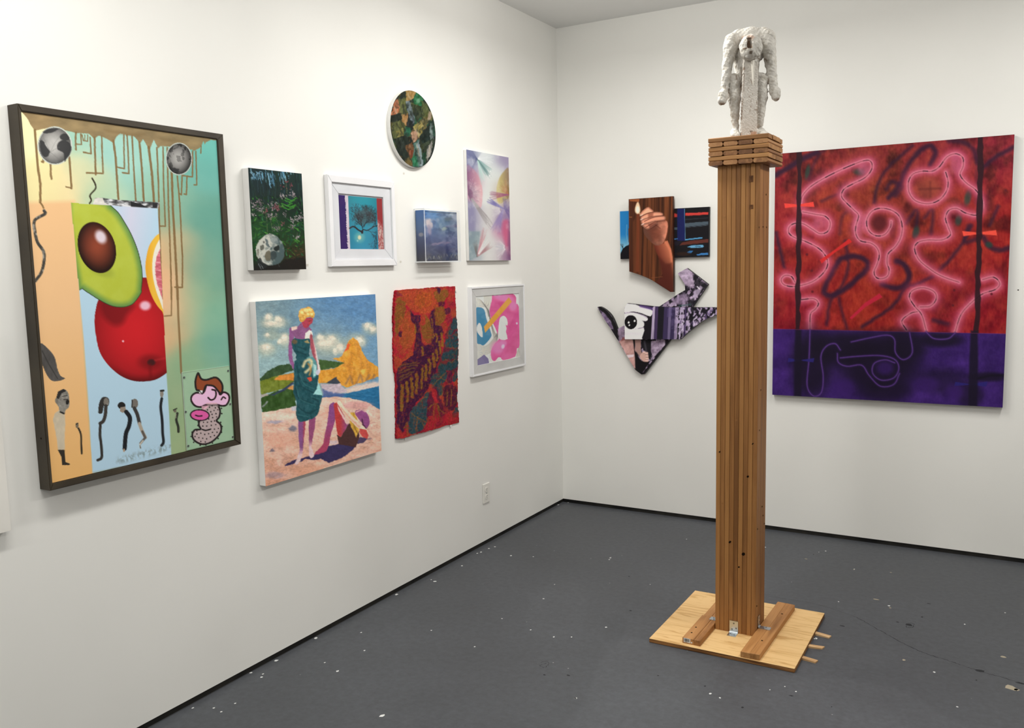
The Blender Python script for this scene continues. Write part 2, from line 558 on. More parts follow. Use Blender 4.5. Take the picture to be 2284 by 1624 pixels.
def shaped(name, outline_px, depth, thick, painter, base, parent, wall='L', gain=1.0, mat=None, side_mat=None, pitch=1.6, bend=None, side_name='panel_edge'):
    """a panel of any outline standing off the wall: painted face plus its edge band"""
    ax, val = (0, depth) if wall == 'L' else (1, -depth)
    o = np.array(outline_px, float)
    # densify
    pts = []
    for i in range(len(o)):
        a, b = o[i], o[(i + 1) % len(o)]
        k = max(1, int(np.linalg.norm(b - a) / (pitch * 1.5)))
        pts += [a + (b - a) * t / k for t in range(k)]
    pts = np.array(pts)
    gx, gy = np.meshgrid(np.arange(o[:, 0].min(), o[:, 0].max(), pitch), np.arange(o[:, 1].min(), o[:, 1].max(), pitch))
    g = np.stack([gx.ravel(), gy.ravel()], 1)
    tmp = Art(g[:, 0], g[:, 1], (0, 0, 0)).view(0, 0, 1)
    g = g[tmp.sdf(g[:, 0], g[:, 1], pts) < -pitch * 0.6]
    allp = np.vstack([pts, g])
    n = len(pts)
    r = delaunay_2d_cdt([Vector(p) for p in allp], [], [list(range(n))], 1, 1e-6)
    V = np.array([tuple(p) for p in r[0]])
    art = Art(V[:, 0], V[:, 1], base)
    painter(art)
    def world(q, dv):
        return np.array([on_plane(a, b, ax, val) for a, b in q]) + (np.array([dv, 0, 0]) if wall == 'L' else np.array([0, -dv, 0]))
    P = world(V, 0.0)
    if bend is not None:
        P = bend(P)
    me = bpy.data.meshes.new(name)
    fs = [list(f) if np.cross(V[f[1]] - V[f[0]], V[f[2]] - V[f[0]]) < 0 else list(f)[::-1] for f in r[2]]
    me.from_pydata((P - np.array(wloc(parent))).tolist(), [], fs)
    me.update()
    colour_attr(me, art, gain)
    face = link(name, me, mat or M_PAINT, parent)
    if side_mat is not None:
        F = world(pts, 0.0)
        if bend is not None:
            F = bend(F)
        B = F.copy()
        if bend is not None: B[:, 0] = 0.0006
        elif wall == 'L': B[:, 0] = np.maximum(F[:, 0] - thick, 0.0005)
        else: B[:, 1] = np.minimum(F[:, 1] + thick, -0.0005)
        vs = np.vstack([F, B])
        k = len(F)
        fc = [(i, (i + 1) % k, k + (i + 1) % k, k + i) for i in range(k)] + [list(range(2 * k - 1, k - 1, -1))]
        mesh(side_name, vs, fc, side_mat, parent)
    return face

# floor: a grid that carries the worn and re-rolled areas of the grey paint
def floor_paint(a):
    a.view(0, 0, 1)
    a.c[:] = (77, 79, 82)
    lp = lambda pts: [on_plane(x, y, 2, 0.0)[:2] for x, y in pts]
    c6 = lambda p: [(1200 + x / 2.107, 1050 + y / 2.107) for x, y in p]
    def patch(px, c, soft, alpha, warp=0.04):
        a.poly(lp(px), c, soft, alpha, 6, warp, 4.0)
    patch(c6([(240, 1300), (245, 1080), (290, 930), (370, 800), (520, 800), (760, 900), (1210, 960), (1600, 1000), (1900, 1150), (2000, 1300)]), (83, 85, 88), 0.02, 0.8)
    patch(c6([(120, 170), (400, 230), (700, 290), (830, 330), (700, 420), (400, 500), (150, 480), (-200, 350)]), (74, 76, 79), 0.2, 0.8)
    patch(c6([(300, 700), (400, 690), (420, 760), (330, 790)]), (71, 73, 76), 0.05, 0.6)
    patch([(1700, 1200), (2284, 1280), (2284, 1500), (1900, 1420), (1720, 1330)], (73, 75, 78), 0.3, 0.7)
    patch([(1180, 1330), (1290, 1300), (1300, 1400), (1200, 1420)], (82, 84, 87), 0.05, 0.5)
    patch([(350, 1590), (700, 1410), (1000, 1240), (1240, 1130), (1250, 1140), (1020, 1260), (730, 1430), (420, 1600)], (86, 88, 90), 0.06, 0.5)
nf = 260
gu, gv = np.meshgrid(np.linspace(0, RX, nf), np.linspace(0, RY, nf))
fa = Art(gu.ravel(), gv.ravel(), (77, 79, 82))
floor_paint(fa)
fme = grid_mesh('floor', np.stack([gu.ravel(), gv.ravel(), np.zeros(nf * nf)], 1), nf, nf)
colour_attr(fme, fa, 1.0)
floor = link('floor', fme, floor_mat())
tag(floor, 'grey painted concrete floor with paint flecks and scuffs', kind='structure')
ceil = box('ceiling', (-0.1, RY - 0.1, HC), (RX + 0.1, 0.1, HC + 0.1), M_CEIL)
tag(ceil, 'flat white painted ceiling', kind='structure')
for nm, lo, hi, lab in (('wall_left', (-0.1, RY, BZ), (0, 0.1, HC), 'white painted gallery wall hung with ten artworks'),
                        ('wall_back', (0, 0, BZ), (RX, 0.1, HC), 'white painted gallery wall behind the wooden pedestal'),
                        ('wall_right', (RX, RY, 0), (RX + 0.1, 0.1, HC), 'plain white gallery wall facing the pictures'),
                        ('wall_front', (-0.1, RY - 0.1, 0), (RX + 0.1, RY, HC), 'plain white gallery wall opposite the pedestal')):
    tag(box(nm, lo, hi, M_WALL), lab, kind='structure')
tag(box('baseboard_left', (-0.1, RY, 0), (-0.006, 0.09, BZ), M_BASE), 'thin black recessed strip under the picture wall', kind='structure')
tag(box('baseboard_back', (-0.006, 0.006, 0), (RX, 0.09, BZ), M_BASE), 'thin black recessed strip under the wall behind the pedestal', kind='structure')

def floor_marks():
    c5 = lambda x, y: (x / 1.757, 1000 + y / 1.757)
    c6 = lambda x, y: (1200 + x / 2.107, 1050 + y / 2.107)
    rnd = random.Random(4)
    bms = {k: bmesh.new() for k in 'wtd'}
    def blob(k, px, r, squash=1.0, z=0.0004):
        p = on_plane(px[0], px[1], 2, 0.0)
        n = 9
        a0 = rnd.random() * 6
        vs = [bms[k].verts.new((p[0] + r * math.cos(a0 + i * 2 * math.pi / n) * rnd.uniform(0.6, 1.15),
                                p[1] + r * squash * math.sin(a0 + i * 2 * math.pi / n) * rnd.uniform(0.6, 1.15), z)) for i in range(n)]
        bms[k].faces.new(vs)
    for x, y, r in ((1704, 522, 6), (1810, 461, 4), (1083, 832, 6), (1323, 874, 5), (1237, 744, 6), (1554, 573, 7), (1497, 1049, 7), (1415, 722, 3), (755, 1018, 3), (838, 1018, 3), (922, 1000, 3), (867, 1033, 3), (1273, 840, 3), (1428, 793, 3), (1885, 407, 5), (1916, 393, 4), (2003, 421, 5), (2090, 425, 3), (2130, 590, 4), (1690, 714, 3), (1967, 668, 3), (2170, 740, 3), (1860, 778, 3), (1025, 897, 4), (983, 880, 4), (2240, 740, 3), (2255, 980, 3), (2080, 712, 3), (1030, 885, 3), (1870, 412, 4), (1690, 515, 3), (1940, 386, 4)):
        blob('w', c5(x, y), r * 0.0011 * 1.25, 1.2)
    for x, y, r in ((340, 410, 6), (335, 418, 5), (698, 322, 4), (1352, 378, 5), (1320, 383, 3), (1487, 463, 4), (320, 736, 5), (1650, 635, 6), (1412, 616, 4), (2005, 722, 4), (1862, 947, 5), (810, 1048, 5), (1160, 1015, 3), (1212, 1038, 4), (1090, 1030, 3), (855, 1068, 4), (178, 1070, 5), (78, 535, 4), (527, 535, 3), (1970, 1110, 4), (1068, 360, 5), (2195, 668, 4), (1300, 790, 4), (95, 160, 7), (142, 150, 5), (75, 780, 3)):
        blob('w', c6(x, y), r * 0.001, 1.2)
    for x, y, r, q in ((1260, 415, 8, 0.6), (1590, 605, 14, 0.5), (1655, 645, 6, 1), (2187, 875, 13, 0.6), (2220, 1020, 24, 0.9), (2250, 1030, 10, 1), (1720, 890, 6, 1.3), (1485, 465, 5, 1), (1658, 478, 6, 1)):
        blob('t', c6(x, y), r * 0.00105, q)
    for x, y, r, q in ((1745, 725, 16, 0.8), (1690, 712, 6, 1), (428, 497, 5, 1), (435, 658, 7, 0.7), (142, 962, 7, 0.8), (565, 963, 4, 1), (785, 1013, 5, 1), (1295, 394, 4, 1), (960, 1113, 6, 1), (1190, 1058, 10, 0.4), (2075, 940, 18, 0.6), (1430, 730, 12, 0.4), (1835, 625, 10, 0.4), (1805, 688, 7, 0.8), (1380, 1110, 3, 1), (2060, 985, 4, 1), (30, 960, 6, 0.7), (2270, 1000, 18, 0.4)):
        blob('d', c6(x, y), r * 0.001, q, 0.0003)
    def crack(pts, w, f):
        p = smooth_curve([on_plane(*f(x, y), 2, 0.0)[:2] for x, y in pts], 14)
        prev = None
        for i, q in enumerate(p):
            t = p[min(i + 1, len(p) - 1)] - p[max(i - 1, 0)]
            t = t / (np.linalg.norm(t) + 1e-9)
            n = np.array([-t[1], t[0]]) * w * rnd.uniform(0.25, 1.0)
            j = np.array([rnd.uniform(-1, 1), rnd.uniform(-1, 1)]) * 0.003
            cur = [bms['d'].verts.new((q[0] + j[0] + n[0], q[1] + j[1] + n[1], 0.0002)), bms['d'].verts.new((q[0] + j[0] - n[0], q[1] + j[1] - n[1], 0.0002))]
            if prev:
                bms['d'].faces.new((prev[0], cur[0], cur[1], prev[1]))
            prev = cur
    crack([(1500, 690), (1640, 770), (1800, 850), (1950, 900), (2070, 940), (2284, 1000)], 0.0022, c6)
    crack([(1080, 590), (1300, 625), (1500, 690)], 0.0009, c6)
    crack([(15, 900), (40, 895), (50, 910), (30, 925), (10, 915), (40, 905)], 0.0012, c6)
    crack([(1740, 715), (1765, 720), (1760, 735), (1730, 735), (1735, 718)], 0.002, c6)
    for x in (1740, 1780, 1830):
        blob('d', (x + 330, 1120 + 20 * rnd.random() + (x - 1740)), 0.004, 0.6, 0.0003)
    for k, nm, mt, lb in (('w', 'paint_fleck', M_FLECK, 'white paint flecks dripped on the floor'), ('t', 'paint_chip', M_CHIP, 'tan patches where floor paint has chipped'), ('d', 'scuff_mark', M_SCUFF, 'dark scuffs and hairline cracks in floor paint')):
        me = bpy.data.meshes.new(nm)
        for f in bms[k].faces:
            f.normal_update()
            if f.normal.z < 0: f.normal_flip()
        bms[k].to_mesh(me); bms[k].free()
        tag(link(nm, me, mt, floor), lb, kind='stuff')
floor_marks()
# ---------------------------------------------------------------- the wooden pedestal
PX0, PX1, PY0, PY1, PT = 1.291, 1.883, -1.759, -1.160, 0.018
SX0, SX1, SY0, SY1, SZ = 1.506, 1.677, -1.544, -1.398, 1.956
CX0, CX1, CY0, CY1, CZ = 1.479, 1.716, -1.580, -1.342, 2.065
ped = empty('wooden_pedestal', ((PX0 + PX1) / 2, (PY0 + PY1) / 2, 0), 'tall brown column of laminated slats on a plywood base', 'pedestal')
def chamfer_rect(w, h, c):
    return [(-w / 2 + c, -h / 2), (w / 2 - c, -h / 2), (w / 2, -h / 2 + c), (w / 2, h / 2 - c), (w / 2 - c, h / 2), (-w / 2 + c, h / 2), (-w / 2, h / 2 - c), (-w / 2, -h / 2 + c)]
def board_mesh(name, w, h, length, axis, c):
    bm = bmesh.new()
    add_prism(bm, chamfer_rect(w, h, c), -length / 2, length / 2, axis)
    bmesh.ops.recalc_face_normals(bm, faces=bm.faces[:])
    me = bpy.data.meshes.new(name)
    bm.to_mesh(me); bm.free()
    return me
def sub_empty(name, parent):
    o = bpy.data.objects.new(name, None)
    o.empty_display_size = 0.05
    col.objects.link(o)
    o.parent = parent
    return o
shaft = sub_empty('shaft', ped)
rnd = random.Random(11)
NW, ND = 9, 3
sw, sd = (SX1 - SX0) / NW, (SY1 - SY0) / ND
pl = Vector(ped.location)
me_slat = board_mesh('slat', sw - 0.0008, sd - 0.0004, SZ - PT, 2, 0.0012)
for i in range(NW):
    for j in range(ND):
        off = rnd.uniform(-0.0009, 0.0009)
        link('slat', me_slat, M_SHAFT, shaft, Vector((SX0 + (i + 0.5) * sw, SY0 + (j + 0.5) * sd + off, (SZ + PT) / 2)) - pl)
capital = sub_empty('capital', ped)
lh = (CZ - SZ) / 6
cw, cd = (CX1 - CX0) / 4, (CY1 - CY0) / 4
me_long = board_mesh('cap_board', cd - 0.0016, lh - 0.0014, CX1 - CX0, 0, 0.0022)
me_end = board_mesh('cap_board', cw - 0.0022, lh - 0.0014, CY1 - CY0, 1, 0.0046)
# the end-grain boards use the same wood turned a quarter
M_CAPY = wood_mat('cedar_cap_board_across', ((106, 70, 42), (144, 100, 62), (174, 128, 84)), 1)
for k in range(6):
    zc = SZ + (k + 0.5) * lh
    for j in range(4):
        o = rnd.uniform(-0.0022, 0.0022)
        if k % 2:
            link('cap_board', me_long, M_CAPX, capital, Vector(((CX0 + CX1) / 2 + o, CY0 + (j + 0.5) * cd, zc)) - pl)
        else:
            link('cap_board', me_end, M_CAPY, capital, Vector((CX0 + (j + 0.5) * cw, (CY0 + CY1) / 2 + o, zc)) - pl)
bp = box('base_plate', (PX0, PY0, 0), (PX1, PY1, PT), M_PLY, ped, 0.0015)
bp.data.materials.append(M_PLYEDGE)
for p in bp.data.polygons:
    p.material_index = 0 if p.normal.z > 0.5 else 1
def batten(poly, z0, z1, nm='batten'):
    bm = bmesh.new()
    add_prism(bm, poly, z0, z1, 2)
    bmesh.ops.bevel(bm, geom=[e for e in bm.edges if abs(e.verts[0].co.z - e.verts[1].co.z) < 1e-6 and e.verts[0].co.z > (z0 + z1) / 2], offset=0.0015, segments=1, affect='EDGES')
    return bm_mesh(nm, bm, M_BATTEN, ped)
bl = batten([(1.428, -1.736), (1.4775, -1.738), (1.4785, -1.482), (1.429, -1.480)], PT, 0.042)
batten([(1.478, -1.738), (1.503, -1.739), (1.5045, -1.482), (1.479, -1.482)], PT, 0.0415)
batten([(1.434, -1.478), (1.470, -1.479), (1.470, -1.205), (1.434, -1.203)], PT, 0.040)
batten([(1.4705, -1.479), (1.5045, -1.479), (1.5045, -1.207), (1.4705, -1.205)], PT, 0.0405)
br_ = batten([(1.674, -1.757), (1.711, -1.756), (1.7215, -1.183), (1.683, -1.180)], PT, 0.042)
batten([(1.7115, -1.756), (1.748, -1.754), (1.760, -1.187), (1.722, -1.183)], PT, 0.0425)
# printed sticker on the front end of the batten
st = box('sticker', (1.4335, -1.7372, 0.0225), (1.462, -1.7378, 0.0405), M_FLECK, bl)
st['label'] = 'small white barcode sticker'
bm = bmesh.new()
x = 1.4365
while x < 1.457:
    w = rnd.choice((0.0006, 0.0009, 0.0014))
    add_box(bm, (x, -1.7378, 0.0265), (x + w, -1.7381, 0.0385))
    x += w + rnd.choice((0.0006, 0.001))
add_box(bm, (1.438, -1.7378, 0.0238), (1.450, -1.7381, 0.0250))
bm_mesh('barcode', bm, M_SLOT, bl)
box('sticker', (1.4645, -1.7375, 0.0235), (1.4705, -1.7381, 0.029), M_FLECK, bl)
for x, y, zz, pa in ((635, 515, 0.042, bl), (585, 577, 0.042, bl), (822, 423, 0.042, bl), (1632, 360, 0.0425, br_), (1400, 670, 0.0425, br_)):
    bm = bmesh.new()
    add_disc(bm, on_plane(1430 + x / 5.19, 1300 + y / 5.19, 2, zz), (0, 0, 1), 0.0042, 0.0004)
    bm_mesh('knot', bm, M_DARK, pa)
# knot holes and nail marks on the shaft faces
for x, y, r, q in ((1628, 1209, 0.0065, 0.6), (1658, 1236, 0.0075, 0.8), (1679, 990, 0.005, 0.4), (1605, 1008, 0.004, 0.7), (1643, 937, 0.005, 0.9), (1658, 1278, 0.004, 1), (1611, 1123, 0.004, 1), (1648, 1265, 0.004, 0.8), (1616, 482, 0.004, 0.9), (1668, 1063, 0.005, 0.8)):
    p = on_plane(x, y, 1, SY0 - 0.001)
    bm = bmesh.new()
    add_disc(bm, p, (0, -1, 0), r, 0.0006, 12, q)
    bm_mesh('knot', bm, M_DARK if q < 0.85 else M_SHAFT, shaft)
for x, y in ((1693, 507), (1702, 506), (1710, 507), (1709, 434), (1697, 870), (1700, 1130), (1702, 1150), (1705, 1168), (1690, 1180), (1694, 960), (1688, 1352)):
    p = on_plane(x, y, 0, SX1 + 0.0006)
    bm = bmesh.new()
    add_disc(bm, p, (1, 0, 0), 0.0035, 0.0005, 10)
    bm_mesh('nail_mark', bm, M_DARK, shaft)
M_PATCH = noisy_mat('dark_patch_wood', (78, 48, 26), (112, 72, 40), 60.0, 0.6, 0.2)
# two patched blocks near the top of the front face
for y0, y1 in ((392, 406), (457, 466)):
    a, b = on_plane(1671, y0, 1, SY0 - 0.001), on_plane(1680, y1, 1, SY0 - 0.001)
    box('patch', (a[0], SY0 - 0.0014, b[2]), (b[0], SY0 + 0.004, a[2]), M_PATCH, shaft)
def bracket(corner, up, out, across, h, l, w, t=0.002):
    """steel angle: corner = inside bend centre; up/out/across are unit vectors"""
    c, u, o, a = Vector(corner), Vector(up), Vector(out), Vector(across)
    bm = bmesh.new()
    def slab(o0, o1, u0, u1):
        vs = [bm.verts.new(c + a * (s * w / 2) + o * oo + u * uu) for s in (-1, 1) for oo in (o0, o1) for uu in (u0, u1)]
        for f in ((0, 1, 3, 2), (4, 6, 7, 5), (0, 4, 5, 1), (2, 3, 7, 6), (0, 2, 6, 4), (1, 5, 7, 3)):
            bm.faces.new([vs[i] for i in f])
    slab(0, t, 0, h)
    slab(0, l, 0, t)
    # rolled bend
    add_disc(bm, c + a * (-w / 2) + o * t * 1.2 + u * t * 1.2, a, t * 1.5, w, 12)
    b = bm_mesh('bracket', bm, M_STEEL, ped)
    for k, (oo, uu, s) in enumerate(((None, h * 0.8, 0), (None, h * 0.42, 0.28), (None, h * 0.3, -0.2), (l * 0.45, None, -0.25), (l * 0.6, None, 0.25))):
        bm = bmesh.new()
        if oo is None:
            add_disc(bm, c + o * t + u * uu + a * s * w, o, 0.0034, 0.0008, 12)
        else:
            add_disc(bm, c + u * t + o * oo + a * s * w, u, 0.0034, 0.0008, 12)
        bm_mesh('screw', bm, M_SCREW, b)
bracket((1.587, SY0 - 0.0012, PT), (0, 0, 1), (0, -1, 0), (1, 0, 0), 0.052, 0.042, 0.036)
bracket((SX1 + 0.0008, -1.497, 0.0425), (0, 0, 1), (1, 0, 0), (0, 1, 0), 0.05, 0.05, 0.028)
bracket((SX0 - 0.0008, -1.500, 0.042), (0, 0, 1), (-1, 0, 0), (0, 1, 0), 0.05, 0.034, 0.032)
# shims pushed against the edge of the plate
for k, (xa, ya, xb, yb) in enumerate(((1822, 1413, 1850, 1421), (1805, 1441, 1835, 1445), (1790, 1467, 1820, 1476))):
    a, b = on_plane(xa, ya, 2, 0.005), on_plane(xb, yb, 2, 0.003)
    y0, y1, w = a[1], b[1], 0.011
    vs = []
    for xx, yy, zt in ((PX1 + 0.0006, y0, 0.0085), (b[0], y1, 0.0055)):
        for s in (-1, 1):
            vs += [(xx + (0.006 if s > 0 and xx > 1.9 else 0), yy + s * w, 0.0), (xx + (0.006 if s > 0 and xx > 1.9 else 0), yy + s * w, zt)]
    o = mesh('wooden_shim', vs, [(0, 2, 3, 1), (4, 5, 7, 6), (1, 3, 7, 5), (0, 4, 6, 2), (0, 1, 5, 4), (2, 6, 7, 3)], M_SHIM)
    tag(o, ('thin pale wooden shim at the plywood base, the one nearest the neon painting', 'thin pale wooden shim at the plywood base, middle one of three', 'thin pale wooden shim at the plywood base, farthest from the neon painting')[k], 'shim', 'shims under the plywood base')
p = on_plane(1818.5, 1425, 2, 0.0)
o = mesh('plastic_scrap', [(p[0], p[1], 0), (p[0] + 0.008, p[1] + 0.003, 0), (p[0] + 0.006, p[1] - 0.004, 0), (p[0], p[1], 0.006), (p[0] + 0.008, p[1] + 0.003, 0.004)],
         [(0, 2, 1), (0, 1, 4, 3), (0, 3, 2), (3, 4, 2), (1, 2, 4)], M_FLECK)
tag(o, 'tiny white scrap on the floor between two shims', 'scrap')

# ---------------------------------------------------------------- plaster figure on the capital
def surface_nets(f, org, h):
    nx, ny, nz = f.shape
    s = f < 0
    cells = np.zeros((nx - 1, ny - 1, nz - 1), np.int8)
    for dx in (0, 1):
        for dy in (0, 1):
            for dz in (0, 1):
                cells += s[dx:nx - 1 + dx, dy:ny - 1 + dy, dz:nz - 1 + dz]
    act = (cells > 0) & (cells < 8)
    ijk = np.argwhere(act)
    vid = -np.ones(act.shape, np.int64)
    vid[act] = np.arange(len(ijk))
    acc = np.zeros((len(ijk), 3)); cnt = np.zeros(len(ijk))
    cor = [(a, b, c) for a in (0, 1) for b in (0, 1) for c in (0, 1)]
    for i, p in enumerate(cor):
        for q in cor[i + 1:]:
            if sum(abs(np.subtract(p, q))) != 1:
                continue
            fp = f[tuple((ijk + p).T)]; fq = f[tuple((ijk + q).T)]
            m = (fp < 0) != (fq < 0)
            t = np.where(m, fp / np.where(m, fp - fq, 1), 0)
            pos = np.array(p) + t[:, None] * (np.array(q) - np.array(p))
            acc[m] += pos[m]; cnt[m] += 1
    V = (ijk + acc / cnt[:, None]) * h + org
    F = []
    for ax in range(3):
        o1, o2 = (ax + 1) % 3, (ax + 2) % 3
        sl = [slice(None)] * 3; sr = [slice(None)] * 3
        sl[ax] = slice(0, -1); sr[ax] = slice(1, None)
        a, b = s[tuple(sl)], s[tuple(sr)]
        e = np.argwhere(a != b)
        e = e[(e[:, o1] > 0) & (e[:, o2] > 0) & (e[:, o1] < f.shape[o1] - 1) & (e[:, o2] < f.shape[o2] - 1)]
        d1 = np.zeros(3, int); d1[o1] = 1
        d2 = np.zeros(3, int); d2[o2] = 1
        q = np.stack([vid[tuple(e.T)], vid[tuple((e - d1).T)], vid[tuple((e - d1 - d2).T)], vid[tuple((e - d2).T)]], 1)
        inside = s[tuple(e.T)]
        q[~inside] = q[~inside][:, ::-1]
        F.append(q)
    return V, np.vstack(F)
def plaster_figure():
    K = 2590.0
    h = 7.5                                    # sketch units per voxel (about 3 mm)
    c0 = np.array([1.600, -1.462])
    lat = np.array([AR[0], AR[1]]); lat /= np.linalg.norm(lat)
    tow = np.array([lat[1], -lat[0]])
    ga = np.arange(-350, 365, h); gt = np.arange(-190, 345, h); gb = np.arange(-14, 1160, h)
    A, T, B = np.meshgrid(ga, gt, gb, indexing='ij')
    P = np.stack([A, T, B], -1)
    def pt(cx, t, cy):
        return np.array([cx - 470, t, 1165 - cy + 40 - 0.23 * t], float)
    def cone(p, q, r0, r1, sq=1.0):
        d = q - p
        t = np.clip(((P - p) @ d) / (d @ d), 0, 1)
        v = P - p - t[..., None] * d
        if sq != 1.0:
            v = v * np.array([1, 1 / sq, 1])
        return np.sqrt((v ** 2).sum(-1)) - (r0 + (r1 - r0) * t)
    def ellip(c, r):
        v = (P - c) / np.array(r, float)
        k = np.sqrt((v ** 2).sum(-1))
        return (k - 1) * min(r)
    def smin(a, b, k):
        hh = np.clip(0.5 + 0.5 * (b - a) / k, 0, 1)
        return b + (a - b) * hh - k * hh * (1 - hh)
    f = ellip(pt(500, -55, 262), (200, 118, 172))
    f = smin(f, cone(pt(400, -45, 210), pt(640, -45, 180), 92, 92), 50)
    f = smin(f, cone(pt(480, -55, 380), pt(470, -40, 600), 132, 112), 50)
    f = smin(f, cone(pt(330, 0, 600), pt(337, 10, 780), 66, 66), 25)
    f = smin(f, cone(pt(337, 10, 780), pt(352, 0, 1070), 64, 34), 14)
    f = smin(f, cone(pt(346, -10, 1140), pt(330, 90, 1165), 48, 46), 18)
    f = smin(f, cone(pt(610, 0, 600), pt(612, 12, 780), 68, 66), 25)
    f = smin(f, cone(pt(612, 12, 780), pt(602, 0, 1060), 64, 38), 14)
    f = smin(f, cone(pt(606, -10, 1140), pt(626, 90, 1165), 48, 46), 18)
    for pts, rs in (([(305, 10, 215), (258, 30, 450), (222, 50, 690)], (78, 54, 37)), ([(668, 10, 185), (702, 30, 440), (728, 50, 680)], (82, 58, 42))):
        a = cone(pt(*pts[0]), pt(*pts[1]), rs[0], rs[1])
        a = smin(a, cone(pt(*pts[1]), pt(*pts[2]), rs[1], rs[2]), 14)
        f = smin(f, a, 16)
    f = smin(f, cone(pt(210, 60, 748), pt(198, 72, 802), 55, 48), 8)
    f = smin(f, cone(pt(737, 60, 730), pt(748, 72, 772), 57, 48), 8)
    hd = ellip(pt(447, 205, 285), (112, 104, 126))
    slot = np.maximum(np.maximum(np.abs(A - (412 - 470)) - 22, np.abs(B - (1165 - 255 + 40 - 54)) - 58), 238 - T)
    hd = np.maximum(hd, -slot)
    f = smin(f, cone(pt(470, -10, 235), pt(450, 150, 262), 84, 58), 26)
    f = smin(f, hd, 6)
    n3 = (np.sin(A * 0.043 + 1.3 * np.sin(B * 0.031)) * np.sin(B * 0.039 + np.sin(T * 0.05)) + 0.6 * np.sin(A * 0.11 + B * 0.07) * np.sin(B * 0.13 - T * 0.1))
    rs = np.random.RandomState(3)
    f = f + n3 * 6.0 + rs.randn(*f.shape) * 0.9
    V, F = surface_nets(f, np.array([ga[0], gt[0], gb[0]]), h)
    nrm_front = V[:, 1]
    a = Art(V[:, 0] + 470, 1205 - V[:, 2] - 0.23 * V[:, 1], (202, 197, 186)).view(0, 0, 1)
    nz = fbm(a.X / 60, a.Y / 60, 3) - 0.5
    a.c *= (1 + 0.16 * nz)[:, None]
    a.c *= 1 - np.clip((fbm(a.X / 22 + 9, a.Y / 26, 8) - 0.57) * 8, 0, 1)[:, None] * np.array([0.08, 0.09, 0.11])
    fr = V[:, 1] > 0
    keep = a.c.copy()
    a.poly([(388, 222), (432, 216), (436, 290), (396, 292)], (128, 104, 84), 8)
    a.poly([(395, 172), (440, 165), (470, 185), (430, 215), (395, 210)], (178, 150, 130), 14, 0.8, warp=6)
    a.poly([(352, 290), (392, 282), (385, 296), (360, 306)], (118, 100, 84), 6)
    a.poly([(410, 318), (440, 316), (438, 350), (412, 346)], (105, 92, 78), 7)
    for p in ([(530, 372), (560, 330)], [(640, 400), (650, 420)], [(225, 655), (222, 680)], [(260, 690), (268, 760)], [(672, 600), (674, 680)], [(395, 480), (402, 700)], [(340, 560), (345, 600)], [(540, 385), (590, 400)]):
        a.line(p, 9, (120, 102, 86), 8, 0.8)
    a.poly([(165, 830), (230, 835), (190, 858)], (130, 110, 94), 12)
    a.poly([(735, 795), (780, 795), (765, 815)], (140, 118, 100), 12)
    a.c = np.where(fr[:, None], a.c, keep)
    wx = c0[0] + V[:, 0] / K * lat[0] + V[:, 1] / K * tow[0]
    wy = c0[1] + V[:, 0] / K * lat[1] + V[:, 1] / K * tow[1]
    wz = CZ + np.maximum(V[:, 2], 0.0) / K
    fig = empty('plaster_figure', (c0[0], c0[1], CZ), 'rough white plaster figure with bowed head and hanging arms', 'sculpture')
    Pw = np.stack([wx, wy, wz], 1) - np.array(fig.location)
    me = bpy.data.meshes.new('body')
    me.from_pydata(Pw.tolist(), [], F[:, ::-1].tolist())
    me.validate()
    bm = bmesh.new(); bm.from_mesh(me)
    bmesh.ops.recalc_face_normals(bm, faces=bm.faces[:])
    bm.to_mesh(me); bm.free()
    colour_attr(me, a, 1.0)
    m, nt, b = new_mat('plaster', 0.85, 0.15)
    at = N(nt, 'ShaderNodeAttribute', attribute_name='paint')
    nt.links.new(at.outputs['Color'], b.inputs['Base Color'])
    tc = N(nt, 'ShaderNodeTexCoord')
    no = N(nt, 'ShaderNodeTexNoise', i_Scale=140.0, i_Detail=5)
    nt.links.new(tc.outputs['Object'], no.inputs['Vector'])
    bump(nt, b, no.outputs['Fac'], 0.9, 0.004)
    link('body', me, m, fig, smooth=True)
    # flat post between the legs, with a ragged edge and bare wood at the foot
    def to_w(cx, t, cy):
        a_, b_ = cx - 470, 1165 - cy + 40 - 0.23 * t
        return np.array([c0[0] + a_ / K * lat[0] + t / K * tow[0], c0[1] + a_ / K * lat[1] + t / K * tow[1], CZ + max(b_, 0) / K])
    rr = random.Random(8)
    ny = 90
    cols = 26
    vs, fs = [], []
    ax_, ay_ = [], []
    for i in range(ny + 1):
        cy = 330 + (1205 - 330) * i / ny
        l = 398 - 8 * i / ny + rr.uniform(-4, 4)
        r = 543 + 6 * i / ny + rr.uniform(-4, 4)
        if cy < 420:
            r = 455 + (cy - 330) * 0.3
        for j in range(cols + 1):
            cx = l + (r - l) * j / cols
            t = 150 - 60 * (i / ny) + rr.uniform(-1.5, 1.5)
            vs.append(to_w(cx, t, cy)); ax_.append(cx); ay_.append(cy)
    nfront = len(vs)
    for i in range(ny):
        for j in range(cols):
            k = i * (cols + 1) + j
            fs.append((k, k + cols + 1, k + cols + 2, k + 1))
    rim = [j for j in range(cols + 1)] + [i * (cols + 1) + cols for i in range(1, ny + 1)] + [ny * (cols + 1) + j for j in range(cols - 1, -1, -1)] + [i * (cols + 1) for i in range(ny - 1, 0, -1)]
    back = []
    for k in rim:
        back.append(len(vs))
        p = np.array(vs[k]); p[:2] -= tow * (52 / K)
        vs.append(p); ax_.append(ax_[k]); ay_.append(ay_[k])
    for i in range(len(rim)):
        j = (i + 1) % len(rim)
        fs.append((rim[i], rim[j], back[j], back[i]))
    fs.append(back[::-1])
    ob = mesh('support_post', vs, fs, m, fig)
    sa = Art(np.array(ax_), np.array(ay_), (208, 201, 189)).view(0, 0, 1)
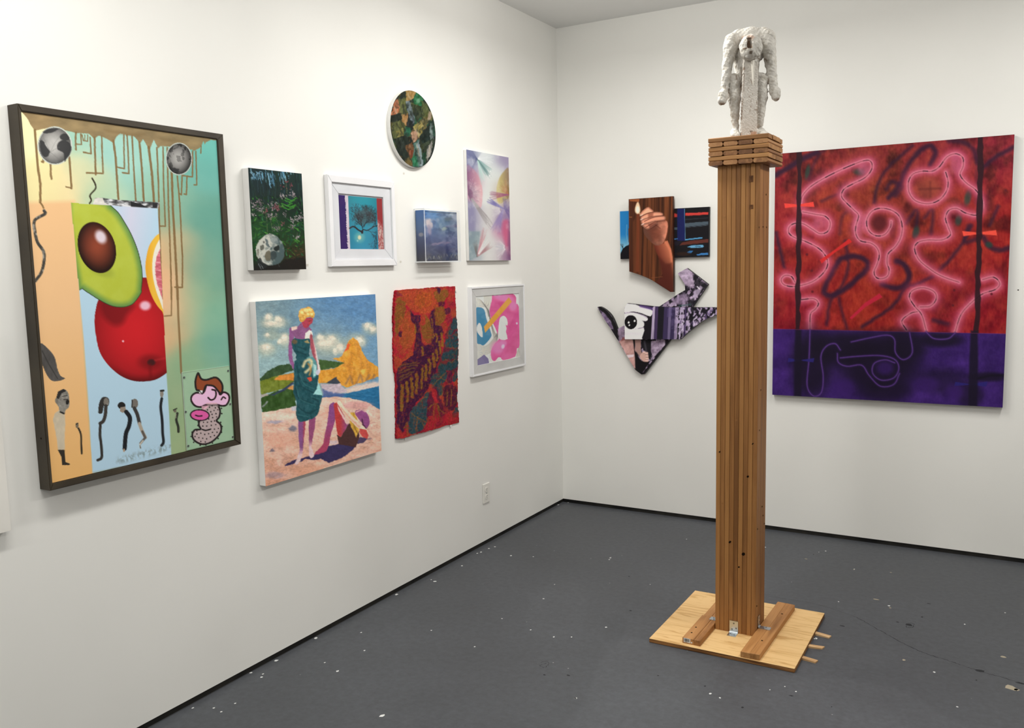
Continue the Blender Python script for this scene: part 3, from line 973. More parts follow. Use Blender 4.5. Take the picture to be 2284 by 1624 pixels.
    sa.c *= (1 + 0.08 * (fbm(sa.X / 40, sa.Y / 40, 5) - 0.5))[:, None]
    for p, w in (([(403, 480), (404, 500)], 12), ([(404, 540), (400, 660), (402, 720)], 5), ([(543, 470), (550, 540), (552, 600)], 6), ([(457, 770), (462, 765)], 8), ([(480, 800), (478, 830)], 4), ([(480, 860), (480, 875)], 8), ([(472, 905), (470, 920)], 6), ([(515, 903), (545, 903)], 8), ([(538, 810), (540, 850)], 6), ([(470, 600), (485, 645)], 6), ([(432, 395), (428, 405)], 6), ([(398, 790), (390, 1000)], 5), ([(545, 880), (545, 940)], 5), ([(490, 735), (492, 745)], 5), ([(447, 675), (447, 690)], 5)):
        sa.line(p, w, (128, 106, 88), 5, 0.85)
    sa.poly([(485, 1135), (520, 1120), (545, 1130), (545, 1210), (478, 1210)], (190, 150, 122), 8, 0.9, warp=6)
    sa.poly([(372, 1140), (395, 1130), (392, 1210), (372, 1210)], (196, 160, 134), 8, 0.8, warp=5)
    sa.poly([(470, 1118), (500, 1112), (510, 1122), (480, 1130)], (120, 100, 84), 5, 0.9)
    colour_attr(ob.data, sa, 1.0)
    # long pointed drip hanging from the chin
    bm = bmesh.new()
    ring = []
    for cy, cx, w in ((385, 472, 20), (430, 473, 17), (500, 478, 14), (580, 484, 9), (655, 489, 2)):
        ring.append([bm.verts.new(to_w(cx + dx * w, 196 - 130 * (cy - 385) / 800 + dt * w, cy)) for dx, dt in ((-1, 0), (-0.3, 1), (1, 0.4), (0.8, -1), (-0.6, -1))])
    for a_, b_ in zip(ring, ring[1:]):
        for i in range(5):
            bm.faces.new((a_[i], a_[(i + 1) % 5], b_[(i + 1) % 5], b_[i]))
    bm.faces.new(ring[0]); bm.faces.new(ring[-1])
    M_DRIP = noisy_mat('plaster_drip', (218, 212, 200), (232, 227, 216), 30.0, 0.85, 0.15)
    bm_mesh('drip', bm, M_DRIP, fig)
plaster_figure()

# ---------------------------------------------------------------- wall outlet
oy0, oy1, oz0, oz1 = -1.001, -0.931, 0.241, 0.353
out = empty('wall_outlet', (0, (oy0 + oy1) / 2, oz0), 'white double electrical outlet low on the picture wall', 'outlet')
box('cover_plate', (0.0006, oy0, oz0), (0.0062, oy1, oz1), M_PLASTIC, out, 0.002)
oc = (oy0 + oy1) / 2
for zc in (oz0 + 0.036, oz0 + 0.076):
    bm = bmesh.new()
    pts = [(oc + 0.0165 * math.cos(a) * 1.0, zc + 0.0145 * max(-0.85, min(0.85, math.sin(a))) / 0.85) for a in np.linspace(0, 2 * math.pi, 20, endpoint=False)]
    add_prism(bm, pts, 0.006, 0.0078, 0)
    rc = bm_mesh('receptacle', bm, M_PLASTIC, out)
    for dy, dz, hh in ((-0.006, 0.003, 0.004), (0.006, 0.003, 0.0035)):
        box('slot', (0.0078, oc + dy - 0.001, zc + dz - hh), (0.0081, oc + dy + 0.001, zc + dz + hh), M_SLOT, rc)
    bm = bmesh.new(); add_disc(bm, (0.0078, oc, zc - 0.007), (1, 0, 0), 0.0024, 0.0003, 10)
    bm_mesh('slot', bm, M_SLOT, rc)
bm = bmesh.new(); add_disc(bm, (0.0062, oc, (oz0 + oz1) / 2), (1, 0, 0), 0.003, 0.0008, 12)
bm_mesh('screw', bm, M_SCREW, out)
# ---------------------------------------------------------------- artworks: shared builders
def wall_empty(name, rect, label, cat, wall='L', group=None):
    s0, s1, z0, z1, d = rect
    s = (s0 + s1) / 2
    return empty(name, (0, -s, z0) if wall == 'L' else (s, 0, z0), label, cat, group)
def wbox(name, rect, d0, d1, mat, parent, wall='L', bev=0.0):
    s0, s1, z0, z1 = rect[:4]
    lo, hi = ((d0, -s0, z0), (d1, -s1, z1)) if wall == 'L' else ((s0, -d0, z0), (s1, -d1, z1))
    return box(name, lo, hi, mat, parent, bev)
def Q(x0, y0, sc, *pts):
    return [(x0 + x / sc, y0 + y / sc) for x, y in pts]
def frame_bars(parent, outer, inner, d0, d1, mat, lip=0.0, name='frame_bar', bev=0.0015):
    """four mitred bars between two rectangles (s0, s1, z0, z1)"""
    a, b = outer, inner
    O = [(a[0], a[3]), (a[1], a[3]), (a[1], a[2]), (a[0], a[2])]
    I = [(b[0], b[3]), (b[1], b[3]), (b[1], b[2]), (b[0], b[2])]
    for k in range(4):
        j = (k + 1) % 4
        bm = bmesh.new()
        add_prism(bm, [(-O[k][0], O[k][1]), (-O[j][0], O[j][1]), (-I[j][0], I[j][1]), (-I[k][0], I[k][1])], d0, d1, 0)
        if bev:
            es = [e for e in bm.edges if min(e.verts[0].co.x, e.verts[1].co.x) > d1 - 1e-6]
            bmesh.ops.bevel(bm, geom=es, offset=bev, segments=2, affect='EDGES')
        bm_mesh(name, bm, mat, parent)
def canvas(name, rect, quad, painter, base, label, wall='L', gain=1.0, side=None, cat='painting'):
    e = wall_empty(name, rect, label, cat, wall)
    d = rect[4]
    wbox('stretcher', rect, 0.0005, d - 0.0004, side or M_WHITE, e, wall, 0.0015)
    picture('painted_canvas', rect, quad, painter, base, e, wall, gain)
    return e

# ---------------------------------------------------------------- 1 the large collage in a dark frame
def paint_collage(a):
    a.view(0, 0, 1)
    a.c[:] = a.rbf([(60, 300, 240, 228, 178), (110, 400, 238, 220, 162), (150, 430, 232, 212, 158), (185, 385, 214, 212, 168), (90, 440, 238, 216, 158),
                    (190, 300, 160, 200, 178), (250, 330, 158, 202, 188), (300, 380, 160, 205, 190), (215, 425, 190, 205, 165), (240, 430, 175, 202, 172),
                    (330, 420, 152, 192, 168), (400, 450, 134, 178, 155), (460, 380, 110, 174, 160), (480, 320, 108, 184, 170),
                    (370, 480, 150, 172, 142), (370, 560, 222, 180, 132), (390, 620, 236, 184, 138), (385, 680, 234, 182, 138), (372, 745, 214, 176, 132),
                    (402, 545, 180, 175, 138), (430, 580, 142, 166, 138), (450, 480, 104, 160, 142), (475, 560, 110, 162, 142), (432, 650, 156, 180, 142),
                    (412, 700, 186, 184, 142), (460, 700, 128, 178, 150), (485, 780, 122, 172, 150), (425, 800, 142, 176, 138), (395, 840, 150, 174, 134),
                    (395, 960, 152, 174, 130), (480, 860, 132, 168, 134), (500, 960, 134, 166, 132), (455, 620, 118, 166, 142)], 26)
    n = fbm(a.x / 40, a.y / 40, 2) - 0.5
    a.c += n[:, None] * np.array([16, 8, 6])
    a.poly([(20, 452), (168, 447), (212, 1100), (60, 1140)], lambda x, y: np.array([234, 187, 136]) + np.clip((y - 700) / 380, 0, 1)[:, None] * np.array([-4, -8, -26]), 12)
    V1, V2 = (0, 220, 3.691), (40, 640, 3.383)
    a.view(*V1)
    brown, drip = (142, 119, 82), (126, 98, 60)
    a.poly([(180, 95), (1800, 315), (1790, 340), (1740, 335), (1705, 352), (1690, 372), (1680, 345), (1660, 392), (1605, 425), (1590, 415), (1390, 390), (1330, 388), (1310, 405), (1275, 335), (1240, 420), (1228, 400), (1188, 330), (1160, 370), (1150, 350), (1110, 305), (1060, 300), (1000, 285), (965, 320), (948, 365), (900, 335), (850, 310), (825, 305), (790, 330), (745, 290), (640, 282), (560, 265), (430, 240), (305, 268), (268, 215), (248, 175), (205, 122)], lambda x, y: np.array(brown) * (1 + 0.28 * (fbm(x / 90, y / 40, 17) - 0.5))[:, None], 5, 0.95, warp=3, wf=0.08)
    a.poly([(870, 255), (1200, 290), (1150, 310), (900, 275)], (120, 98, 64), 30, 0.6)
    a.poly([(1330, 325), (1560, 340), (1500, 355), (1350, 345)], (120, 100, 66), 26, 0.6)
    for p, w in (([(305, 262), (320, 480), (330, 590), (346, 700), (344, 850)], 20), ([(344, 850), (362, 876), (370, 896)], 14), ([(372, 480), (372, 522), (360, 518)], 16), ([(430, 510), (432, 625), (438, 658)], 17),
                 ([(585, 480), (592, 600), (600, 734)], 17), ([(600, 732), (555, 722)], 11), ([(640, 280), (636, 350), (640, 420)], 15), ([(680, 290), (685, 378), (636, 374)], 11), ([(755, 320), (762, 452), (700, 440)], 12),
                 ([(792, 320), (795, 450), (799, 620)], 16), ([(850, 310), (853, 450), (860, 612), (725, 608)], 13), ([(945, 345), (963, 480), (972, 640), (985, 832)], 18), ([(1030, 295), (1032, 450), (1034, 572), (970, 560)], 12),
                 ([(1056, 298), (1066, 450), (1070, 612), (1018, 605)], 12), ([(1098, 305), (1106, 480), (1116, 660), (1126, 832)], 13), ([(1158, 355), (1176, 560), (1192, 836)], 17), ([(1232, 395), (1258, 600), (1275, 842)], 20),
                 ([(1300, 400), (1312, 700), (1318, 1000), (1330, 1400), (1338, 1640)], 13), ([(1350, 395), (1354, 700), (1368, 1040), (1325, 1038)], 12), ([(1384, 400), (1392, 800), (1402, 1100), (1412, 1400), (1416, 1640)], 13),
                 ([(1420, 590), (1430, 900), (1452, 1300), (1468, 1640)], 19), ([(1466, 630), (1486, 850), (1500, 1150), (1508, 1300), (1506, 1542), (1445, 1540)], 13), ([(1592, 425), (1590, 636), (1505, 625)], 12),
                 ([(1618, 428), (1626, 702), (1603, 700)], 11), ([(1505, 635), (1500, 782), (1488, 775)], 12), ([(1545, 635), (1541, 780), (1522, 775)], 12), ([(1662, 385), (1658, 442)], 10),
                 ([(690, 300), (700, 345), (735, 350), (735, 300)], 9), ([(712, 300), (712, 340)], 8)):
        a.line(p, w, drip, 4, 0.92, warp=2, wf=0.06)
    a.view(*V2)
    for p, w in (([(1165, -10), (1162, 205), (1110, 210)], 10), ([(1208, -20), (1214, 200), (1226, 420), (1236, 640)], 16), ([(1236, 640), (1258, 950), (1272, 1240)], 6)):
        a.line(p, w, (134, 106, 68) if w > 8 else (120, 124, 98), 4, 0.9 if w > 8 else 0.7)
    a.view(*V1)
    def globe(seed, cont):
        def sh(u, v, r):
            k = np.clip(1.05 - 0.55 * r ** 2 + 0.25 * (-u * 0.3 - v * 0.2), 0, 1.2)
            g = 178 * k + 24 * (fbm(u * 4, v * 4, seed) - 0.5)
            return np.stack([g, g * 0.985, g * 0.95], 1)
        return sh
    a.ell(467, 388, 142, 156, (196, 200, 188), soft=0.03)
    a.ell(467, 388, 132, 147, None, shade=globe(3, 0))
    for p in ([(345, 350), (372, 352), (400, 400), (425, 430), (415, 470), (380, 480), (350, 430)], [(485, 385), (510, 350), (560, 345), (598, 390), (595, 450), (560, 500), (545, 520), (540, 450), (510, 430), (490, 420)], [(370, 275), (420, 250), (500, 250), (460, 275), (400, 290)], [(515, 300), (560, 290), (585, 335), (540, 345), (510, 325)]):
        a.poly(p, (52, 52, 52), 6, 0.92, 3, 5, 0.05)
    for p in ([(430, 440), (470, 360), (520, 300)], [(365, 300), (430, 440), (500, 500)], [(430, 440), (500, 400)]):
        a.line(p, 3, (110, 110, 104), 3, 0.6)
    a.ell(1480, 490, 108, 132, (186, 190, 180), soft=0.03)
    def globe2(u, v, r):
        k = np.clip(0.95 - 0.62 * np.maximum(0, (u + 0.1) ** 2 + (v + 0.05) ** 2) - 0.25 * (fbm(u * 3 + 4, v * 3, 9) > 0.56), 0.15, 1)
        g = 176 * k
        return np.stack([g, g * 0.985, g * 0.95], 1)
    a.ell(1480, 490, 101, 124, None, shade=globe2)
    a.poly([(1420, 570), (1440, 560), (1485, 590), (1470, 605), (1430, 600)], (48, 48, 48), 8, 0.9, warp=5)
    a.line([(1440, 410), (1465, 400), (1475, 385)], 10, (70, 70, 68), 8, 0.8, warp=5)
    # squiggles
    a.line([(770, 652), (795, 700), (796, 738), (752, 790), (762, 830), (748, 856)], 13, (54, 48, 32), 4, 1, 5)
    a.line([(375, 918), (380, 945), (296, 1000), (300, 1100), (320, 1180), (366, 1250), (372, 1320), (350, 1420), (298, 1495)], 25, lambda x, y: (66 + 90 * np.clip((fbm(x / 26, y / 30, 6) - 0.46) * 4, 0, 1))[:, None] * np.array([1, 0.96, 0.88]), 5, 1, 6)
    # torn photo strip above the panel
    a.poly([(770, 868), (795, 812), (860, 812), (985, 828), (1110, 834), (1320, 846), (1310, 895), (930, 882)], lambda x, y: (60 + 160 * np.clip((fbm(x / 40, y / 16, 12) - 0.36) * 3, 0, 1))[:, None] * np.array([0.98, 0.98, 0.98]), 4)
    a.poly([(770, 868), (795, 812), (858, 812), (870, 850), (930, 882)], (226, 220, 208), 4, 0.9, warp=4)
    a.poly([(1085, 838), (1170, 860), (1225, 890), (1085, 882)], (38, 38, 40), 4)
    a.poly([(1265, 848), (1305, 850), (1300, 892), (1265, 890)], (42, 42, 44), 4)
    # panel with the fruit: its outline in page units
    P = [(162, 451.6), (353.6, 462.5), (363, 650), (372.5, 832), (377, 906), (383, 1017), (205.5, 1057), (196.7, 891), (187.8, 758), (178, 640)]
    a.view(0, 0, 1)
    a.poly(P, lambda x, y: a.rbf([(340, 480, 172, 200, 222), (300, 520, 196, 204, 218), (330, 600, 186, 200, 214), (185, 670, 196, 206, 214), (200, 720, 184, 212, 222), (205, 800, 172, 206, 222), (260, 960, 178, 210, 220), (350, 900, 176, 208, 220), (230, 1040, 186, 214, 220), (380, 1000, 178, 210, 216)], 45, np.arange(0)) if False else np.array([178, 207, 222.]) + np.clip(1 - (np.abs((x - 290) + (y - 520) * 0.1)) / 60, 0, 1)[:, None] * np.array([24, -4, -4]) * (y < 650)[:, None], 1.2)
    inside = a.sdf(a.x, a.y, np.array(P)) < 0.4
    keep = a.c.copy()
    a.view(*V2)
    red = [(625, 75), (592, 160), (582, 250), (590, 350), (618, 480), (680, 580), (770, 660), (860, 700), (950, 708), (1050, 690), (1150, 620), (1230, 520), (1230, 0), (900, -80), (760, -20)]
    def apple(x, y, d):
        u, v = (x - 900) / 330, (y - 330) / 400
        k = np.clip(1.06 - 0.30 * (u * u + v * v), 0.5, 1.1)
        k *= 1 - 0.45 * np.clip((y - 560) / 160, 0, 1) * np.clip(1 + d / 60, 0, 1)
        return k[:, None] * np.array([190, 30, 36])
    a.poly(red, None, 3, 1, 4, shade=apple)
    a.poly([(640, 90), (780, 130), (880, 130), (830, 200), (790, 270), (720, 280), (640, 200)], (108, 16, 20), 50, 0.75, 4)
    a.poly([(1030, 20), (1095, 110), (1098, 170), (1060, 110)], (130, 20, 22), 20, 0.7)
    a.ell(965, 132, 40, 34, (240, 190, 205), soft=0.9, alpha=0.95)
    a.ell(797, 402, 8, 8, (248, 170, 180), soft=0.6)
    a.ell(1005, 560, 90, 55, (120, 18, 22), soft=1.0, alpha=0.75)
    a.ell(1010, 562, 30, 24, (62, 26, 26), soft=0.7, alpha=0.95)
    a.line([(1000, 580), (1005, 680)], 20, (110, 14, 18), 26, 0.6)
    a.line([(1040, 545), (1110, 530)], 10, (210, 60, 60), 18, 0.5)
    a.view(*V1)
    a.poly([(1330, 1095), (1285, 1125), (1235, 1200), (1210, 1300), (1203, 1380), (1215, 1480), (1245, 1590), (1290, 1680), (1340, 1740), (1360, 1740), (1360, 1095)], lambda x, y: np.array([226, 160, 42]) + (np.clip((x - 1210) / 60, 0, 1))[:, None] * np.array([8, 22, 20]), 4, 1, 4)
    a.poly([(1330, 1135), (1285, 1215), (1262, 1320), (1262, 1430), (1285, 1550), (1320, 1650), (1360, 1700), (1360, 1135)], (238, 226, 206), 4, 1, 4)
    a.poly([(1340, 1195), (1300, 1280), (1284, 1370), (1290, 1470), (1318, 1570), (1360, 1640), (1360, 1195)], lambda x, y: np.array([205, 104, 116]) + 40 * (vnoise(x / 20, y / 9, 4) - 0.5)[:, None], 5, 1, 4, 4, 0.08)
    for y in (1260, 1335, 1400, 1470, 1545):
        a.line([(1290, y), (1345, y + 8)], 5, (232, 196, 190), 5, 0.7)
    av = [(560, 800), (860, 830), (922, 873), (985, 930), (1040, 1015), (1092, 1110), (1140, 1230), (1170, 1350), (1181, 1450), (1172, 1560)] + [((x + 0) / 3.383 * 3.691 + 40 * 3.691, (y / 3.383 + 420) * 3.691) for x, y in ((940, 30), (905, 85), (865, 126), (800, 146), (720, 140), (640, 105), (560, 55), (490, 8))] + [(640, 1510)]
    def avo(x, y, d):
        rim = np.clip(-d / 70, 0, 1)[:, None]
        rim = rim * rim * (3 - 2 * rim)
        out = np.array([98, 140, 72]) * (1 - rim) + np.array([178, 188, 66]) * rim
        ln = np.clip((d + 8) / 5, 0, 1)[:, None]
        tex = (fbm(x / 90, y / 90, 3) - 0.5)[:, None]
        return (out + tex * np.array([10, 12, 20])) * (1 - ln) + np.array([44, 52, 34]) * ln
    a.poly(av, None, 3, 1, 3, shade=avo)
    a.ell(838, 1400, 110, 50, (140, 150, 50), 0.4, 0.8, 0.5)
    def pit(u, v, r):
        k = np.clip(1.25 - 0.85 * r ** 2 - 0.25 * v * (v > 0), 0.3, 1.3)
        return k[:, None] * np.array([112, 52, 34]) + np.clip(-u - v * 0.5, 0, 1)[:, None] * np.array([-14, -6, -2])
    a.ell(805, 1218, 152, 214, None, -0.30, 0.03, shade=pit)
    a.ell(838, 1130, 42, 56, (222, 208, 216), -0.5, 0.9, 0.95)
    a.c = np.where(inside[:, None], a.c, keep)
    a.view(*V2)
    # cut-out leaf and people
    a.poly([(165, 420), (235, 468), (280, 530), (298, 610), (322, 668), (356, 688), (300, 709), (250, 702), (212, 650), (182, 580), (160, 560)], lambda x, y: (66 + 34 * fbm(x / 30, y / 60, 4))[:, None] * np.array([1, 0.96, 0.92]), 3, 1, 3)
    a.line([(185, 480), (235, 580), (300, 690)], 7, (48, 46, 44), 5, 0.8, 4)
    skin = lambda x, y: (128 + 80 * (fbm(x / 16, y / 16, 5) - 0.4))[:, None] * np.array([1, 0.97, 0.9])
    a.poly([(310, 930), (352, 950), (356, 1020), (350, 1130), (350, 1232), (300, 1236), (286, 1130), (262, 1000), (276, 955)], lambda x, y: (200 + 24 * (fbm(x / 20, y / 40, 2) - 0.5))[:, None] * np.array([1, 0.93, 0.8]), 3)
    a.poly([(293, 830), (305, 790), (345, 768), (375, 790), (386, 830), (389, 880), (380, 912), (358, 930), (350, 962), (316, 948), (306, 905), (285, 872)], skin, 3, 1, 2)
    a.poly([(286, 842), (302, 788), (345, 767), (366, 784), (330, 800), (308, 845)], (48, 46, 44), 3)
    a.ell(291, 858, 13, 20, (120, 114, 104)); a.ell(373, 868, 13, 20, (34, 32, 30), 0.2)
    a.line([(335, 825), (372, 818)], 7, (60, 56, 52), 4); a.line([(345, 850), (376, 848)], 8, (66, 60, 56), 5)
    a.line([(318, 944), (346, 956)], 12, (40, 38, 36), 4)
    a.poly([(296, 1234), (350, 1234), (354, 1328), (388, 1340), (386, 1351), (330, 1352), (322, 1285)], (52, 47, 40), 3)
    a.ell(444, 1046, 12, 20, (120, 108, 90)); a.line([(455, 1068), (472, 1110), (476, 1180), (478, 1262)], 14, (50, 44, 36), 4, 1, 3); a.line([(436, 1038), (450, 1030)], 8, (46, 42, 38), 3)
    a.poly([(612, 880), (632, 835), (660, 826), (686, 840), (688, 880), (675, 900), (648, 895), (640, 945), (625, 955), (606, 948)], (52, 49, 46), 3, 1, 2)
    a.ell(666, 866, 19, 32, (124, 118, 108)); a.line([(665, 885), (680, 882)], 4, (190, 184, 172), 3)
    a.line([(664, 895), (660, 960), (645, 1010), (620, 1030)], 26, (60, 56, 52), 4, 1, 4); a.line([(622, 1030), (618, 1120), (628, 1200), (630, 1290), (600, 1312)], 21, (54, 50, 46), 4, 1, 4)
    a.ell(783, 892, 29, 27, (36, 34, 32)); a.poly([(775, 905), (810, 900), (820, 935), (790, 948), (770, 935)], (148, 134, 118), 3)
    a.line([(818, 940), (846, 985), (838, 1050), (815, 1110), (805, 1222)], 32, (30, 32, 36), 4, 1, 5); a.line([(800, 1228), (800, 1242)], 12, (176, 150, 122), 4)
    a.ell(884, 876, 25, 36, (116, 110, 102)); a.line([(864, 850), (862, 905)], 9, (50, 48, 46), 4)
    a.line([(880, 912), (902, 960), (918, 1025)], 27, (60, 57, 54), 4, 1, 4); a.line([(918, 1030), (936, 1080), (962, 1135)], 25, (170, 158, 140), 5, 1, 4); a.line([(940, 1090), (962, 1138), (926, 1180)], 18, (86, 80, 74), 4, 0.9); a.line([(945, 1160), (922, 1188), (924, 1216)], 10, (200, 190, 172), 4); a.line([(922, 1200), (926, 1217)], 6, (50, 46, 42), 3)
    a.ell(1088, 800, 13, 30, (140, 132, 122)); a.line([(1080, 778), (1102, 776)], 14, (34, 32, 30), 4)
    a.line([(1088, 838), (1080, 900), (1090, 1000), (1094, 1100), (1100, 1170), (1086, 1196)], 21, (34, 36, 40), 4, 1, 4)
    a.ell(1188, 930, 12, 14, (110, 104, 88)); a.line([(1176, 924), (1202, 912)], 8, (40, 40, 32), 3); a.line([(1206, 950), (1198, 1000), (1212, 1050), (1214, 1090)], 19, (48, 50, 42), 4, 1, 3); a.line([(1196, 955), (1194, 985)], 6, (150, 150, 128), 3)
    # grey smudges at the foot of the panel
    idx = a._near(np.array([(730, 1190), (1155, 1340)]), 2)
    x, y = a.x[idx], a.y[idx]
    yy = 1335 - (x - 735) * 0.27
    m = np.exp(-((y - yy + 14) / 26) ** 2) * np.clip((fbm(x / 14, y / 22, 4) - 0.40) * 5, 0, 1) * np.clip((x - 720) / 60, 0, 1)
    a._mix(idx, m * 0.75, (124, 140, 140))
    a.line([(562, 1404), (1158, 1276)], 3, (130, 140, 130), 3, 0.5)

def paint_creature(a):
    a.view(40, 640, 3.383)
    a.c[:] = (140, 168, 138)
    a.c += (fbm(a.x / 60, a.y / 60, 7) - 0.5)[:, None] * np.array([12, 8, 8])
    K = (26, 20, 20)
    hair = [(1345, 760), (1338, 700), (1358, 640), (1380, 680), (1420, 690), (1490, 672), (1535, 715), (1542, 765), (1525, 790), (1480, 740), (1440, 730), (1415, 735), (1395, 785), (1365, 768)]
    body = [(1395, 900), (1440, 876), (1500, 878), (1526, 920), (1520, 970), (1500, 1000), (1530, 1028), (1537, 1075), (1510, 1125), (1455, 1170), (1390, 1182), (1332, 1152), (1314, 1105), (1335, 1068), (1378, 1064), (1364, 1030), (1372, 990), (1395, 960)]
    face = [(1398, 785), (1425, 725), (1470, 714), (1508, 760), (1524, 800), (1552, 782), (1588, 800), (1594, 840), (1572, 880), (1535, 885), (1510, 878), (1460, 880), (1415, 878), (1378, 893), (1335, 882), (1308, 845), (1312, 808), (1345, 785)]
    for p, c in ((body, (166, 148, 146)), (face, (240, 168, 194)), (hair, (128, 62, 32))):
        a.poly(p, c, 3, 1, 4)
        a.line(p, 14, K, 3, 1, 4, True)
    a.poly([(1420, 862), (1500, 862), (1515, 892), (1440, 898)], (166, 148, 146), 6, 0.6)
    a.poly([(1385, 885), (1440, 880), (1420, 905), (1388, 922)], (214, 160, 176), 8, 0.8)
    a.poly([(1368, 768), (1394, 768), (1390, 792), (1366, 790)], (236, 226, 226), 3); a.line([(1366, 768), (1390, 796), (1396, 770)], 6, K, 3)
    a.line([(1434, 822), (1455, 840), (1482, 830), (1494, 800), (1488, 770), (1464, 762)], 13, K, 3, 1, 5)
    a.line([(1534, 838), (1548, 818), (1566, 828)], 11, K, 3, 1, 4)
    a.ell(1372, 955, 76, 46, K, 0.08); a.ell(1372, 955, 66, 36, (196, 82, 142), 0.08)
    a.line([(1340, 955), (1360, 962), (1388, 960)], 10, K, 3, 1, 3)
    a.line([(1392, 1066), (1420, 1074), (1455, 1064)], 11, K, 3, 1, 3)
    for i, (x, y) in enumerate(((1445, 895), (1465, 884), (1490, 900), (1430, 915), (1455, 930), (1480, 920), (1508, 915), (1465, 950), (1495, 945), (1440, 985), (1470, 975), (1500, 970), (1400, 1010), (1430, 1010), (1460, 1005), (1485, 1000), (1395, 1040), (1425, 1040), (1460, 1035), (1495, 1030), (1515, 1060), (1485, 1065), (1470, 1090), (1505, 1090), (1350, 1100), (1380, 1095), (1410, 1105), (1440, 1100), (1335, 1120), (1365, 1130), (1395, 1135), (1425, 1140), (1455, 1125), (1485, 1115), (1350, 1075), (1380, 1160), (1415, 1165))):
        a.ell(x, y, 5.5, 5.5, K)
    for x, y in ((1536, 905), (1540, 945), (1532, 1012), (1545, 1045), (1540, 1090), (1515, 1140), (1470, 1175), (1420, 1190), (1375, 1190), (1325, 1165), (1305, 1120), (1312, 1085), (1360, 1005), (1358, 1035)):
        a.ell(x, y, 6, 6, K)
    a.line([(1242, 640), (1590, 588), (1634, 1150), (1276, 1228)], 5, (116, 138, 112), 4, 0.9, 0, True)

BQ = [(51.5, 250.3), (483.6, 309.4), (523.9, 979.9), (113.9, 1080.4)]
BR_ = (3.508, 2.795, 0.9515, 2.0547, 0.046)
big = empty('framed_collage', (0, -3.14, 0.93), 'large framed collage of avocado, red fruit, globes and a cartoon face', 'painting')
frame_bars(big, (3.519, 2.767, 0.930, 2.0755), (3.509, 2.794, 0.950, 2.0555), 0.0005, 0.052, M_DARKFRAME, bev=0.002)
wbox('backing_board', (3.509, 2.794, 0.951, 2.055), 0.0005, 0.030, M_BLACK, big)
picture('painted_canvas', BR_[:4] + (0.046,), BQ, paint_collage, (200, 190, 150), big, gain=1.12)
wbox('canvas_edge', (3.5075, 2.7955, 0.952, 2.054), 0.030, 0.0455, M_BLACK, big)
# clear-coated plate with the cartoon, screwed to the lower right corner
HB = homography(BQ)
HBi = np.linalg.inv(HB)
def on_big(x, y):
    w = HBi @ np.array([x, y, 1.0])
    u, v = w[0] / w[2], w[1] / w[2]
    return BR_[0] + (BR_[1] - BR_[0]) * u, BR_[3] + (BR_[2] - BR_[3]) * v
pq = Q(40, 640, 3.383, (1240, 635), (1590, 586), (1636, 1150), (1275, 1230))
pc = [on_big(*p) for p in pq]
pr = (np.mean([pc[0][0], pc[3][0]]), np.mean([pc[1][0], pc[2][0]]), np.mean([pc[2][1], pc[3][1]]), np.mean([pc[0][1], pc[1][1]]))
picture('cartoon_plate', pr + (0.0485,), pq, paint_creature, (140, 168, 138), big, gain=1.42, mat=M_PRINT, pitch=1.25)
wbox('plate_edge', pr, 0.0463, 0.0482, M_ACEDGE, big)
for x, y in ((1253, 675), (1586, 622), (1265, 937), (1602, 876), (1284, 1198), (1622, 1127)):
    s, z = on_big(40 + x / 3.383, 640 + y / 3.383)
    bm = bmesh.new(); add_disc(bm, (0.0485, -s, z), (1, 0, 0), 0.0036, 0.0022, 12)
    bm_mesh('bolt', bm, M_SCREW, big)
bm = bmesh.new(); add_disc(bm, (0.028, -3.5191, 1.09), (0, -1, 0), 0.003, 0.0003, 10)
bm_mesh('frame_hole', bm, M_DARK, big)

